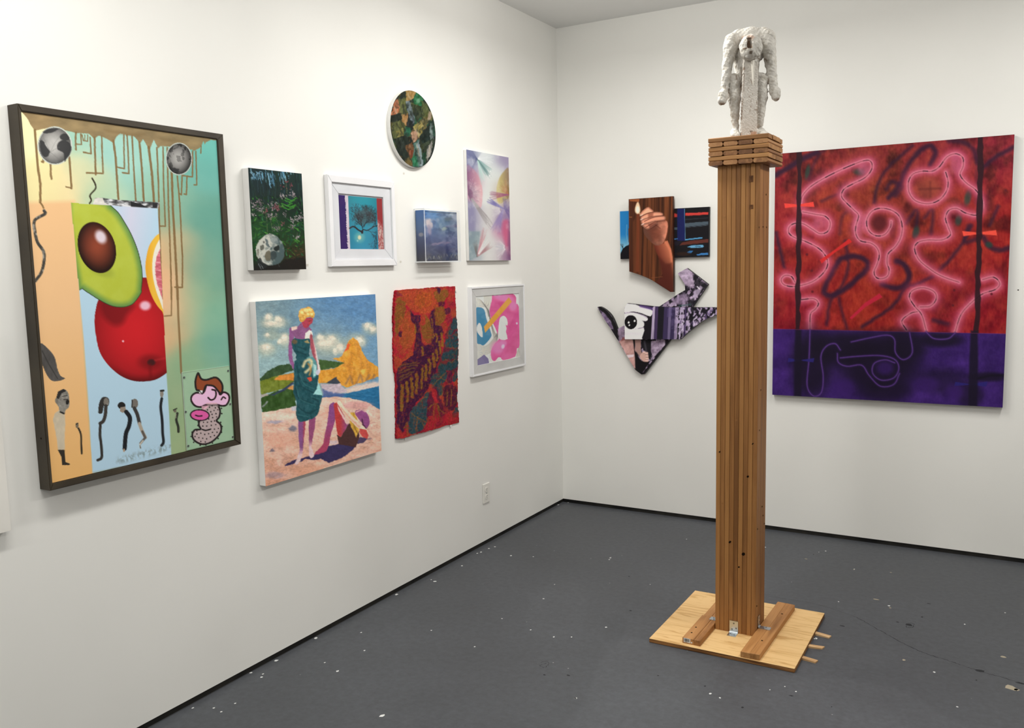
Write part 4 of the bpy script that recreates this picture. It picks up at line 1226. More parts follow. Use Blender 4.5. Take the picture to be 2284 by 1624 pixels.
# ---------------------------------------------------------------- 2 two women by the sea
def paint_women(a):
    a.view(540, 640, 3.529, 4, 0.06)
    a.c[:] = a.rbf([(150, 150, 112, 136, 146), (200, 250, 122, 142, 140), (700, 120, 86, 126, 164), (900, 200, 90, 130, 166), (1020, 120, 84, 122, 160), (200, 600, 146, 174, 174), (300, 520, 140, 168, 170), (600, 300, 96, 134, 164), (700, 520, 138, 158, 158), (1000, 480, 108, 146, 172), (640, 430, 132, 150, 150), (400, 200, 104, 134, 150)], 130)
    a.c += (fbm(a.x / 30, a.y / 18, 3) - 0.5)[:, None] * np.array([22, 20, 14])
    for x, y, rx, ry in ((250, 285, 110, 50), (230, 380, 60, 40), (190, 490, 80, 60), (340, 420, 60, 60), (680, 450, 130, 80), (900, 420, 80, 60), (1010, 330, 70, 50)):
        a.ell(x, y, rx, ry, (168, 176, 156), 0, 1.0, 0.6)
    for x, y, rx, ry in ((205, 245, 32, 30), (290, 265, 40, 36), (240, 292, 75, 22), (200, 380, 20, 20), (190, 478, 55, 36), (335, 408, 35, 38), (300, 430, 26, 22), (620, 408, 42, 36), (705, 418, 48, 38), (660, 450, 90, 40), (775, 478, 42, 42), (920, 425, 45, 38), (985, 305, 36, 30), (1030, 335, 34, 26), (735, 505, 26, 24)):
        a.ell(x, y, rx, ry * 1.1, (196, 194, 176), 0, 0.9, 0.75, warp=16, wf=0.03)
        a.ell(x - rx * 0.1, y - ry * 0.25, rx * 0.62, ry * 0.6, (232, 218, 196), 0, 0.8, 0.8, warp=10, wf=0.05)
    brush = lambda c, amp=26, fx=18, fy=40, sd=4: (lambda x, y: np.array(c, float) + (fbm(x / fx, y / fy, sd) - 0.5)[:, None] * amp * 2)
    # far land
    a.poly([(600, 655), (720, 640), (800, 598), (715, 565), (780, 545), (808, 495), (830, 430), (870, 392), (905, 420), (945, 500), (985, 570), (1030, 600), (1080, 640), (1085, 700), (960, 745), (820, 790), (740, 748), (600, 755)], brush((214, 148, 56), 24, 16, 40), 5, 1, 0, 6)
    a.poly([(800, 510), (830, 440), (850, 450), (835, 490)], (216, 84, 46), 6, 0.95, warp=4)
    for p in ([(900, 440), (930, 560), (950, 680)], [(860, 520), (840, 620), (860, 700)], [(980, 580), (1000, 680)], [(780, 600), (870, 640)]):
        a.line(p, 22, (182, 116, 48), 24, 0.5)
    for p in ([(815, 760), (850, 700), (870, 760)], [(900, 760), (930, 690), (950, 740)], [(975, 730), (1000, 690)], [(1030, 720), (1040, 690)]):
        a.line(p, 16, (142, 106, 78), 14, 0.7)
    a.poly([(930, 650), (970, 645), (960, 690), (940, 680)], (236, 190, 90), 12, 0.8)
    a.poly([(800, 810), (880, 775), (1000, 750), (1090, 740), (1090, 790), (900, 820), (830, 835)], (224, 196, 178), 24, 0.9, warp=8)
    a.poly([(135, 730), (200, 662), (290, 615), (375, 598), (410, 650), (300, 690), (230, 722), (145, 742)], brush((52, 76, 46), 16), 5, 1, 0, 6)
    a.poly([(603, 568), (690, 578), (800, 596), (745, 630), (610, 652)], brush((62, 88, 46), 16), 5, 1, 0, 5)
    a.poly([(140, 742), (260, 700), (412, 672), (412, 738), (350, 792), (150, 845)], brush((110, 122, 44), 22), 5)
    a.poly([(250, 728), (290, 695), (410, 674), (410, 734)], brush((206, 134, 58), 18), 5, 1, 0, 4)
    a.poly([(325, 812), (370, 780), (410, 770), (400, 810)], (204, 138, 70), 6, 0.9)
    a.poly([(148, 872), (250, 822), (360, 800), (418, 808), (425, 935), (300, 962), (158, 988)], brush((52, 80, 36), 20), 5, 1, 0, 6)
    a.poly([(215, 852), (300, 815), (400, 742), (405, 760), (330, 815), (250, 850)], (46, 56, 84), 6, 0.9)
    a.poly([(145, 842), (200, 838), (210, 850), (150, 868)], (176, 160, 150), 5, 0.8)
    a.line([(165, 940), (200, 900)], 10, (150, 150, 160), 8, 0.8)
    a.poly([(600, 860), (700, 850), (840, 830), (960, 805), (1095, 772), (1098, 975), (1000, 912), (830, 882), (640, 880)], brush((44, 108, 148), 18, 40, 8), 5)
    a.poly([(620, 762), (770, 758), (825, 822), (740, 840), (640, 835)], brush((186, 170, 176), 20, 24, 12), 6, 1, 0, 6)
    a.poly([(630, 800), (720, 830), (820, 840), (780, 870), (640, 870)], (74, 92, 140), 14, 0.85, warp=6)
    a.poly([(660, 752), (742, 702), (748, 722), (775, 752), (740, 762)], (52, 62, 76), 5, 0.95)
    # sand
    a.poly([(150, 985), (280, 965), (420, 938), (640, 868), (760, 860), (900, 880), (1000, 910), (1095, 968), (1120, 1310), (180, 1600)], lambda x, y: np.array([216, 170, 148]) + np.clip((y - 1250) / 250, -1, 1)[:, None] * np.array([-6, -12, -14]) + (fbm(x / 60, y / 34, 8) - 0.5)[:, None] * np.array([50, 56, 64]) + (fbm(x / 14, y / 8, 2) - 0.5)[:, None] * np.array([34, 30, 26]), 5, 1, 0, 4)
    for x, y, rx, ry, c in ((300, 1010, 120, 26, (226, 206, 186)), (700, 1000, 70, 40, (222, 160, 140)), (900, 930, 120, 30, (206, 150, 146)), (260, 1060, 60, 14, (150, 150, 170)), (400, 1112, 34, 22, (92, 100, 120)), (420, 955, 36, 16, (176, 184, 196)), (240, 1285, 22, 12, (96, 92, 110)), (300, 1200, 110, 60, (226, 164, 140)), (720, 1220, 40, 14, (190, 176, 190)), (1010, 1195, 20, 8, (120, 100, 110)), (560, 1440, 160, 40, (214, 156, 128)), (260, 1480, 80, 24, (160, 136, 140))):
        a.ell(x, y, rx, ry, c, 0.0, 0.9, 0.75, warp=10)
    for k in range(60):
        r = random.Random(k)
        x, y = r.uniform(180, 1090), r.uniform(1000, 1520)
        a.line([(x, y), (x + r.uniform(15, 50), y - r.uniform(0, 16))], r.uniform(4, 9), r.choice(((228, 186, 160), (198, 146, 124), (222, 196, 176), (188, 138, 126))), 8, 0.5)
    a.poly([(338, 1410), (365, 1380), (430, 1352), (520, 1335), (600, 1300), (680, 1250), (760, 1235), (830, 1225), (905, 1235), (870, 1285), (800, 1340), (690, 1384), (620, 1350), (570, 1365), (500, 1350), (470, 1372), (400, 1395)], (50, 44, 82), 5, 0.97, warp=5)
    a.poly([(900, 1235), (930, 1180), (995, 1190), (960, 1225)], (60, 50, 84), 5, 0.9)
    # reclining figure
    a.poly([(688, 925), (718, 903), (742, 925), (745, 1000), (722, 1090), (700, 1165), (688, 1240), (665, 1292), (600, 1315), (568, 1322), (585, 1296), (640, 1235), (652, 1170), (670, 1080), (682, 990)], lambda x, y: np.array([132, 74, 128]) + np.clip((y - 1000) / 250, 0, 1)[:, None] * np.array([30, -10, -36]), 4)
    a.poly([(720, 920), (745, 905), (800, 1000), (838, 1080), (800, 1150), (765, 1195), (748, 1130), (735, 1040)], lambda x, y: np.array([178, 60, 58]) + np.clip((x - 770) / 60, 0, 1)[:, None] * np.array([-40, 14, 66]), 4)
    a.poly([(748, 920), (770, 960), (838, 1070), (828, 1085), (765, 980)], (226, 186, 176), 5, 0.95)
    a.poly([(748, 1160), (780, 1180), (838, 1082), (850, 1070), (905, 1160), (925, 1130), (925, 1190), (898, 1262), (830, 1246), (765, 1240)], (72, 46, 44), 4)
    a.poly([(855, 985), (885, 985), (905, 1020), (920, 1090), (922, 1140), (900, 1182), (872, 1120), (848, 1070)], brush((204, 158, 64), 26), 5)
    a.line([(880, 1070), (895, 1120), (915, 1150)], 8, (120, 84, 40), 6, 0.7)
    a.poly([(888, 985), (935, 960), (975, 978), (1006, 1040), (1000, 1090), (972, 1116), (940, 1060)], (140, 74, 124), 4, 1, 3)
    a.line([(900, 985), (940, 962), (972, 978)], 10, (236, 190, 176), 8, 0.8)
    a.line([(945, 1040), (955, 1080), (980, 1112)], 8, (60, 36, 50), 5, 0.9)
    a.poly([(748, 898), (772, 894), (800, 935), (860, 1000), (930, 1070), (992, 1128), (988, 1160), (930, 1120), (850, 1045), (790, 975)], (238, 204, 178), 4, 1, 2)
    a.line([(780, 950), (850, 1030), (925, 1100)], 12, (206, 130, 110), 10, 0.6)
    a.poly([(925, 1110), (985, 1125), (998, 1165), (990, 1195), (955, 1180), (930, 1150)], (190, 74, 70), 4)
    # standing figure
    a.poly([(445, 1050), (497, 1038), (494, 1150), (482, 1262), (474, 1330), (445, 1392), (420, 1396), (426, 1366), (456, 1280), (448, 1180)], lambda x, y: np.array([128, 78, 126]) + np.clip((y - 1260) / 60, 0, 1)[:, None] * np.array([88, 104, 52]) + np.clip((x - 475) / 20, 0, 1)[:, None] * np.array([40, -14, -46]), 4, 1, 2)
    a.poly([(528, 1035), (577, 1018), (574, 1100), (556, 1200), (550, 1262), (572, 1318), (556, 1342), (530, 1328), (528, 1180)], lambda x, y: np.array([140, 72, 108]) + np.clip((y - 1200) / 60, 0, 1)[:, None] * np.array([86, 116, 80]), 4, 1, 2)
    a.poly([(383, 320), (412, 340), (398, 440), (396, 560), (430, 640), (467, 678), (452, 702), (420, 676), (380, 602), (364, 540), (369, 420), (370, 340)], (138, 84, 130), 4, 1, 2)
    a.poly([(425, 650), (465, 672), (458, 702), (430, 685)], (188, 62, 56), 4)
    a.poly([(440, 308), (470, 278), (512, 300), (545, 338), (520, 405), (440, 408), (412, 396), (398, 345)], (132, 84, 122), 4, 1, 2)
    a.poly([(383, 316), (432, 307), (428, 332), (392, 345)], (230, 194, 178), 5, 0.95)
    a.poly([(498, 360), (528, 336), (548, 348), (552, 385), (530, 400), (490, 412)], (240, 222, 200), 4)
    a.poly([(538, 360), (560, 420), (582, 500), (602, 600), (616, 640), (610, 672), (585, 672), (575, 600), (545, 500), (528, 420)], lambda x, y: np.array([158, 78, 88]) + np.clip((x - 545 - (y - 380) * 0.16) / 16, 0, 1)[:, None] * np.array([80, 128, 108]), 4, 1, 2)
    dress = brush((34, 78, 84), 16, 14, 30, 7)
    a.poly([(388, 430), (412, 402), (470, 412), (520, 400), (535, 430), (526, 520), (522, 568), (428, 578), (424, 530), (395, 480)], dress, 4, 1, 2)
    a.poly([(485, 430), (515, 412), (532, 440), (505, 440)], (160, 140, 92), 6, 0.9); a.ell(412, 430, 22, 18, (112, 84, 56), 0, 0.8, 0.8)
    a.poly([(412, 580), (470, 560), (560, 556), (588, 620), (604, 700), (592, 760), (632, 842), (612, 940), (596, 1002), (540, 1040), (455, 1058), (424, 1000), (430, 900), (404, 830), (408, 700)], dress, 4, 1, 2)
    a.poly([(505, 556), (560, 552), (590, 620), (582, 690), (560, 712), (548, 640)], (92, 150, 150), 8, 0.9, 2)
    a.poly([(560, 600), (585, 620), (580, 690), (562, 706)], (178, 214, 206), 8, 0.8)
    a.poly([(600, 745), (634, 848), (555, 842), (585, 800)], (160, 210, 204), 6, 0.95, warp=4)
    a.line([(480, 622), (500, 580), (535, 572), (548, 605), (530, 640), (500, 668)], 20, (214, 196, 146), 14, 0.85, 4)
    a.line([(520, 600), (540, 640), (530, 690)], 14, (200, 140, 70), 12, 0.7, 3)
    a.poly([(512, 712), (545, 706), (552, 730), (530, 744)], (192, 74, 54), 5)
    a.ell(596, 668, 16, 22, (206, 200, 214), 0.3, 0.5, 0.9)
    for p in ([(440, 700), (470, 780), (560, 830)], [(430, 620), (460, 720), (540, 760)], [(420, 740), (440, 860), (560, 920)], [(440, 940), (520, 990), (590, 960)], [(560, 870), (600, 900)], [(440, 470), (500, 490)], [(410, 500), (500, 530)]):
        a.line(p, 9, (18, 50, 56), 10, 0.7, 4)
    for p in ([(450, 680), (490, 760), (570, 800)], [(430, 780), (460, 880), (580, 930)], [(440, 1000), (520, 1020)], [(545, 860), (610, 880)]):
        a.line(p, 7, (66, 122, 122), 9, 0.6, 4)
    a.poly([(468, 262), (500, 242), (551, 245), (552, 272), (530, 300), (506, 320), (480, 312)], (164, 60, 76), 4, 1, 2)
    a.poly([(505, 250), (548, 256), (530, 295)], (190, 72, 66), 10, 0.6); a.line([(522, 268), (540, 262)], 5, (80, 30, 44), 4, 0.8)
    a.poly([(446, 250), (441, 200), (460, 172), (500, 160), (520, 154), (556, 176), (568, 215), (558, 246), (530, 236), (505, 240), (488, 262), (466, 278), (450, 265)], brush((206, 156, 76), 40, 12, 12, 5), 4, 1, 2)
    for x, y, r in ((500, 185, 20), (535, 180, 16), (470, 200, 14), (545, 215, 12), (515, 215, 12)):
        a.ell(x, y, r, r * 0.8, (242, 216, 146), 0.4, 0.9, 0.8)
    a.c *= (1 + 0.22 * (fbm(a.x / 11, a.y / 7, 51) - 0.5) + 0.16 * (fbm(a.x / 40, a.y / 30, 52) - 0.5))[:, None]
canvas('beach_painting', (2.6405, 1.9185, 0.7345, 1.4625, 0.034), Q(540, 640, 3.529, (105, 118), (1043, 55), (1103, 1288), (190, 1568)), paint_women, (200, 170, 150),
       'unframed painting of two women on a pink beach', gain=1.32)

# ---------------------------------------------------------------- 3 skull among night flowers
def paint_skull(a):
    a.view(520, 340, 5.413, 8, 0.05)
    a.c[:] = a.rbf([(250, 300, 30, 48, 50), (700, 350, 30, 52, 46), (800, 700, 22, 30, 30), (400, 600, 30, 44, 40), (300, 900, 34, 76, 40), (700, 900, 30, 66, 38), (300, 1200, 40, 80, 34), (700, 1200, 40, 60, 30), (800, 1300, 66, 44, 28), (500, 1380, 30, 30, 26), (300, 1400, 20, 20, 20)], 150)
    r = random.Random(2)
    for k in range(130):
        x = r.uniform(190, 840); y = r.uniform(185, 560)
        c = r.choice(((24, 44, 46), (36, 66, 60), (20, 30, 32), (46, 70, 78), (34, 60, 44)))
        a.line([(x, y), (x + r.uniform(0, 14), y + r.uniform(50, 140))], r.uniform(6, 14), c, 5, 0.7)
    for k in range(46):
        x = min(730, max(215, r.gauss(450, 130))); y = r.uniform(195, 300)
        L = r.uniform(40, 170) * (1 - abs(x - 460) / 400)
        a.line([(x, y), (x + L * 0.16, y + L)], r.uniform(4, 10), r.choice(((120, 180, 206), (96, 152, 180), (150, 196, 214), (80, 130, 160))), 4, 0.85)
    for k in range(36):
        x = r.uniform(225, 340); y = r.uniform(215, 310)
        a.line([(x, y), (x + r.uniform(-22, 22), y + r.uniform(6, 26))], 7, r.choice(((140, 184, 206), (110, 160, 186))), 4, 0.7)
    for k in range(420):
        y = r.uniform(540, 1330); x = r.uniform(200, 860)
        if 620 < x and y > 1180 and r.random() < 0.6: continue
        an = r.uniform(-1.2, 1.2) - 1.57; L = r.uniform(40, 130)
        g = r.choice(((44, 104, 42), (60, 134, 48), (36, 84, 38), (84, 156, 60), (30, 96, 62), (52, 118, 70)))
        if y < 800 and r.random() < 0.5: g = (28, 60, 40)
        g = tuple(v * r.uniform(0.6, 1.05) for v in g) if False else tuple(np.array(g) * r.uniform(0.5, 1.0)); L *= 0.75
        for q_ in range(3):
            f0, f1 = q_ / 3, (q_ + 1) / 3
            a.line([(x + L * math.cos(an) * 0.9 * f0, y + L * math.sin(an) * 0.7 * f0), (x + L * math.cos(an) * 0.9 * f1, y + L * math.sin(an) * 0.7 * f1 + 3 * q_)], (15, 10, 5)[q_] * r.uniform(0.7, 1.1), g, 5, 0.85)
    for x, y in ((680, 600), (690, 660), (670, 690), (700, 580), (650, 640)):
        for s in (-1, 1):
            a.line([(x, y), (x + s * 60, y - 26)], 14, (62, 140, 48), 5, 0.9)
    for k in range(50):
        x, y = r.uniform(640, 870), r.uniform(1150, 1400)
        a.line([(x, y), (x + r.uniform(-30, 30), y + r.uniform(-14, 14))], r.uniform(6, 14), r.choice(((92, 60, 40), (70, 46, 30), (44, 34, 26), (110, 74, 50))), 6, 0.7)
    for (cx, cy, sp, n, cs) in ((240, 640, 46, 14, 0), (310, 620, 60, 18, 1), (330, 680, 44, 14, 0), (480, 640, 70, 18, 0), (520, 660, 40, 12, 2), (400, 710, 30, 8, 2), (450, 770, 50, 12, 1), (520, 760, 30, 7, 1), (540, 690, 20, 5, 2), (600, 520, 50, 12, 0), (720, 480, 40, 10, 0), (740, 520, 26, 7, 0), (645, 350, 20, 5, 2), (690, 400, 40, 7, 2), (600, 400, 24, 5, 2), (630, 745, 30, 6, 0), (710, 830, 40, 10, 0), (760, 800, 44, 10, 0), (820, 780, 50, 14, 0), (700, 900, 34, 8, 1), (510, 910, 46, 10, 1), (560, 910, 30, 7, 1), (600, 865, 24, 5, 2), (770, 1020, 32, 9, 0), (430, 750, 24, 5, 0), (240, 755, 30, 6, 0)):
        for k in range(int(n * 1.5)):
            x, y = r.gauss(cx, sp * 0.45), r.gauss(cy, sp * 0.45)
            an = r.uniform(0, 6.28)
            c = ((214, 196, 200), (176, 152, 160), (178, 96, 108))[cs]
            kk = r.uniform(0.55, 1.0); L = r.uniform(8, 20)
            a.line([(x, y), (x + L * math.cos(an), y + L * math.sin(an))], r.uniform(4, 9), tuple(v * kk for v in c), 4, 0.85)
    for p in ([(640, 340), (650, 440), (655, 560)], [(380, 700), (405, 800), (410, 960)], [(510, 780), (550, 880), (560, 930)], [(450, 790), (470, 960)]):
        a.line(p, 6, (110, 118, 84), 4, 0.6)
    a.poly([(235, 1380), (300, 1330), (420, 1360), (560, 1350), (620, 1290), (860, 1260), (890, 1420), (240, 1440)], (30, 27, 25), 24, 0.85, warp=10)
    sk = [(420, 985), (500, 998), (560, 1050), (605, 1130), (612, 1230), (572, 1320), (480, 1362), (385, 1356), (305, 1300), (272, 1220), (276, 1130), (322, 1050)]
    def skull(x, y, d):
        k = np.clip((x - 400) / 170 + (y - 1180) / 500, -0.6, 1)[:, None]
        k = np.clip(k + 0.12 + (fbm(x / 30, y / 34, 6)[:, None] - 0.5) * 1.8, 0, 1)
        return np.array([206, 206, 192]) * (1 - k) + np.array([80, 98, 98]) * k
    a.poly(sk, None, 5, 1, 4, shade=skull)
    for p, c, al in (([(385, 1040), (410, 1060), (420, 1100), (440, 1135), (415, 1140), (390, 1100)], (90, 104, 106), 0.9), ([(480, 1170), (510, 1130), (550, 1130), (550, 1175), (515, 1195)], (34, 42, 40), 0.95), ([(450, 1200), (490, 1190), (520, 1230), (500, 1290), (460, 1310), (440, 1250)], (58, 70, 70), 0.9), ([(320, 1130), (350, 1110), (370, 1150), (350, 1185), (322, 1170)], (96, 98, 88), 0.9), ([(385, 1210), (420, 1180), (450, 1230), (440, 1300), (400, 1310), (372, 1260)], (110, 104, 86), 0.9), ([(280, 1180), (300, 1160), (305, 1210), (290, 1250)], (120, 118, 104), 0.8), ([(355, 1080), (372, 1072), (375, 1095), (360, 1100)], (100, 100, 94), 0.9), ([(275, 1320), (320, 1270), (345, 1320), (400, 1360), (380, 1400), (310, 1400)], (40, 44, 44), 0.85), ([(410, 990), (470, 985), (470, 1000), (420, 1000)], (120, 126, 120), 0.8), ([(440, 1040), (520, 1040), (545, 1090), (480, 1100)], (140, 152, 150), 0.7)):
        a.poly(p, c, 8, al, 2, 5, 0.05)
    a.line([(440, 1150), (400, 1190), (355, 1230), (345, 1290), (380, 1335), (450, 1340)], 14, (206, 206, 194), 6, 0.85, 4)
    for p in ([(330, 1350), (350, 1400)], [(300, 1350), (330, 1410)], [(545, 1360), (550, 1385)]):
        a.line(p, 6, (150, 156, 156), 4, 0.8)
canvas('skull_painting', (2.6405, 2.356, 1.582, 1.9685, 0.034), Q(520, 340, 5.413, (182, 185), (832, 253), (878, 1410), (240, 1425)), paint_skull, (40, 50, 40),
       'small dark green painting of a pale skull under night flowers', gain=0.9)

# ---------------------------------------------------------------- 4 tree print in a white frame with mat
def paint_tree(a):
    a.view(520, 340, 5.413)
    a.c[:] = (226, 218, 222)
    nz = lambda y, s, k: (fbm(y / s, y * 0 + k, 3) - 0.5)
    x, y = a.x, a.y
    e1 = 1382 + (y - 512) * 0.045 + nz(y, 14, 1) * 26
    m = x < e1
    a.c[m] = np.array([42, 24, 98])
    pk = (x >= e1) & (x < 1440)
    a.c[pk] = np.array([222, 204, 214]) + (fbm(x[pk] / 10, y[pk] / 40, 5) - 0.5)[:, None] * np.array([30, 60, 40])
    L = 1420 + (y - 520) * 0.028; R = 1757 + (y - 550) * 0.03
    ph = (x > L) & (x < R)
    sky = np.array([40, 150, 172]) + ((y - 800) / 600)[:, None] * np.array([6, -6, 8]) - (((x - 1590) / 260) ** 2)[:, None] * np.array([14, 40, 42])
    a.c[ph] = sky[ph]
    a.ell(1550, 1025, 60, 60, (130, 190, 180), 0, 1.0, 0.6); a.ell(1550, 1025, 20, 26, (232, 224, 180), 0, 0.8, 0.95); a.ell(1527, 1065, 9, 12, (150, 206, 206), 0, 0.8, 0.9)
    a.ell(1615, 765, 125, 95, (70, 76, 76), 0, 0.9, 0.7, warp=40, wf=0.03)
    r = random.Random(5)
    br = (34, 36, 40)
    def twig(x0, y0, an, L, w, dep):
        x1, y1 = x0 + L * math.cos(an), y0 + L * math.sin(an)
        mx, my = (x0 + x1) / 2 + r.uniform(-6, 6), (y0 + y1) / 2 + r.uniform(-6, 6)
        if not 1428 < x1 < 1760: return
        a.line([(x0, y0), (mx, my), (x1, y1)], max(w, 2.2), br, 3.5, 0.9 if w > 3 else 0.6)
        if dep:
            for s in (-1, 1):
                twig(x1, y1, an + s * r.uniform(0.2, 0.6), L * r.uniform(0.68, 0.85), w * 0.64, dep - 1)
            if r.random() < 0.5: twig(mx, my, an + r.uniform(-0.9, 0.9), L * 0.6, w * 0.5, dep - 1)
    a.line([(1434, 915), (1470, 895), (1500, 905), (1530, 930), (1585, 965), (1578, 972)], 17, br, 4, 1, 5)
    a.line([(1500, 900), (1545, 940), (1590, 950)], 14, br, 4, 1, 3)
    a.line([(1580, 950), (1595, 930), (1640, 940), (1690, 915), (1730, 890), (1764, 886)], 11, br, 4, 1, 5)
    twig(1592, 945, -1.75, 85, 9, 6); twig(1600, 900, -1.1, 75, 8, 6); twig(1600, 885, -0.75, 75, 8, 4); twig(1590, 900, -2.3, 80, 8, 4); twig(1700, 905, -0.9, 60, 6, 4); twig(1640, 938, 0.4, 50, 5, 4); twig(1740, 1000, 1.3, 60, 6, 4); twig(1755, 900, -1.9, 60, 6, 4); twig(1755, 960, 1.7, 60, 6, 4)
    rd = x >= R
    t = np.clip((y - 830 + (x - 1800) * -1.2) / 60, 0, 1) * np.clip(fbm(x / 9, y / 16, 4) * 2.2 - 0.5, 0, 1)
    a.c[rd] = (np.array([156, 48, 52]) * (1 - t[:, None]) + np.array([214, 186, 178]) * t[:, None])[rd]
fr = (2.188, 1.731, 1.591, 1.980)
ft = wall_empty('framed_tree_print', fr + (0.02,), 'white framed print of a bare tree on turquoise sky', 'picture')
frame_bars(ft, fr, (2.163, 1.7545, 1.6205, 1.950), 0.0005, 0.0215, M_FRAMEW, bev=0.0015)
# mat board with a bevelled window
mo, mi = (2.1635, 1.754, 1.620, 1.9505), (2.114, 1.8075, 1.6665, 1.905)
frame_bars(ft, mo, mi, 0.008, 0.0125, M_MAT, name='mat_board', bev=0.0012)
wbox('backing_board', mo, 0.001, 0.006, M_MAT, ft)
picture('print', (2.113, 1.8105, 1.667, 1.8995, 0.0072), Q(520, 340, 5.413, (1295, 512), (1823, 557), (1838, 1165), (1318, 1163)), paint_tree, (220, 215, 220), ft, gain=1.0, mat=M_PRINT, pitch=1.1)
wbox('glass', mo, 0.0165, 0.0180, M_GLASS, ft)

# ---------------------------------------------------------------- 5 round abstract panel
def paint_round(a):
    a.view(840, 180, 3.691, 7, 0.05)
    rr_ = random.Random(77)
    pal = ((34, 46, 36), (28, 40, 34), (70, 80, 46), (96, 100, 56), (40, 84, 60), (120, 92, 56), (24, 34, 30), (52, 60, 40), (30, 40, 38), (88, 74, 46))
    best = np.full(len(a.x), 1e9)
    cells = np.zeros((len(a.x), 3))
    for k in range(70):
        px_, py_, c_ = rr_.uniform(90, 500), rr_.uniform(60, 740), np.array(pal[rr_.randrange(len(pal))], float)
        d_ = np.abs((a.x - px_) * 1.3 + (a.y - py_) * 0.4) + np.abs((a.y - py_) * 0.6 - (a.x - px_) * 0.3)
        m_ = d_ < best
        best[m_] = d_[m_]
        cells[m_] = c_
    a.c[:] = cells * (1 + 0.9 * (fbm(a.x / 16, a.y / 34, 15) - 0.5))[:, None]
    br = lambda c, amp=40, sx=14, sy=26, sd=3: (lambda x, y: np.array(c, float) + (fbm(x / sx, y / sy, sd) - 0.5)[:, None] * 2 * amp)
    F = [([(185, 110), (240, 80), (330, 90), (300, 150), (260, 180), (200, 150)], (206, 164, 96)), ([(115, 280), (150, 170), (185, 130), (190, 200), (180, 260), (130, 290)], (214, 126, 84)), ([(180, 140), (240, 90), (245, 180), (245, 260), (190, 260)], (112, 122, 70)), ([(185, 90), (240, 78), (240, 130), (200, 150)], (38, 44, 40)),
         ([(330, 95), (390, 150), (370, 210), (300, 190), (290, 165)], (40, 122, 74)), ([(245, 170), (275, 170), (320, 340), (290, 360), (250, 250)], (130, 146, 152)), ([(280, 195), (370, 210), (390, 270), (330, 340), (300, 260)], (56, 66, 40)), ([(370, 160), (420, 200), (440, 260), (400, 330), (375, 270)], (96, 104, 58)), ([(330, 340), (420, 290), (430, 340), (400, 410), (340, 400)], (120, 106, 64)),
         ([(430, 250), (460, 280), (440, 340), (420, 320)], (180, 156, 130)), ([(115, 290), (200, 260), (210, 320), (150, 340), (120, 330)], (36, 42, 34)), ([(205, 280), (255, 270), (250, 370), (215, 340)], (190, 140, 84)), ([(120, 350), (200, 330), (240, 400), (170, 500), (130, 470)], (104, 108, 58)), ([(160, 420), (215, 390), (220, 450), (185, 500)], (162, 152, 84)), ([(255, 330), (300, 330), (290, 400), (260, 400)], (34, 40, 42)),
         ([(235, 380), (285, 390), (275, 460), (230, 440)], (44, 118, 86)), ([(300, 380), (370, 330), (395, 400), (350, 470), (320, 430)], (190, 172, 98)), ([(285, 420), (330, 410), (350, 470), (310, 510), (290, 480)], (204, 158, 124)), ([(350, 470), (400, 410), (440, 380), (440, 490), (380, 520)], (24, 44, 38)), ([(430, 330), (484, 340), (484, 460), (445, 440)], (40, 78, 60)), ([(440, 350), (462, 350), (465, 480), (440, 485)], (150, 166, 160)),
         ([(140, 480), (230, 450), (280, 470), (250, 560), (180, 600)], (34, 44, 34)), ([(230, 540), (300, 500), (310, 590), (270, 620)], (134, 92, 56)), ([(310, 520), (345, 480), (380, 680), (340, 720), (290, 710)], (98, 140, 128)), ([(330, 540), (350, 490), (385, 700), (360, 705)], (162, 178, 180)), ([(290, 640), (320, 590), (340, 700), (295, 708)], (48, 130, 86)), ([(230, 640), (280, 620), (285, 700), (240, 690)], (126, 108, 60)), ([(380, 520), (440, 490), (480, 470), (450, 600), (400, 690)], (60, 72, 50)), ([(410, 560), (460, 490), (450, 610), (415, 660)], (176, 172, 164)), ([(375, 600), (410, 580), (400, 690), (380, 690)], (30, 74, 50)), ([(270, 570), (300, 570), (295, 640), (268, 620)], (150, 84, 56))]
    for k, (p, c) in enumerate(F):
        a.poly(p, br(np.array(c) * 0.92, 46, 12, 30, k), 5, 0.9, 0, 7, 0.06)
    sm_ = np.clip((fbm(a.x / 20, a.y / 34, 71) - 0.54) * 5, 0, 1)[:, None] * 0.75
    a.c[:] = a.c * (1 - sm_) + np.array([34, 42, 34]) * sm_
    a.ell(345, 165, 16, 20, (150, 200, 160), 0.3, 1.0, 0.7)
    for p in ([(165, 350), (215, 440)], [(130, 470), (190, 540)], [(200, 330), (230, 410)], [(270, 330), (285, 400)], [(400, 400), (360, 500)], [(340, 560), (360, 680)], [(290, 280), (320, 350)], [(440, 330), (420, 400)], [(215, 200), (240, 280)]):
        a.line(p, 10, (36, 38, 30), 8, 0.6)
    for p in ([(260, 110), (280, 160)], [(140, 210), (170, 270)], [(320, 400), (350, 450)], [(440, 540), (430, 620)], [(330, 520), (350, 620)]):
        a.line(p, 9, (226, 208, 176), 10, 0.55)
    a.grain(0.1, 0.06)
rp = [(np.array(on_plane(x, y, 0, 0.022))) for x, y in ((871, 285), (971.2, 290), (912, 200.5), (933, 374.5))]
rc_y, rw = (rp[0][1] + rp[1][1]) / 2, (rp[1][1] - rp[0][1]) / 2
rc_z, rh = (rp[2][2] + rp[3][2]) / 2, (rp[2][2] - rp[3][2]) / 2
def project(P):
    d = np.asarray(P) - np.array(CAM)
    z = d @ AF
    return np.stack([W / 2 + FPX * (d @ AR) / z, H / 2 - FPX * (d @ AU) / z], -1)
ring = np.array([(0.022, rc_y + rw * math.cos(t), rc_z + rh * math.sin(t)) for t in np.linspace(0, 2 * math.pi, 96, endpoint=False)])
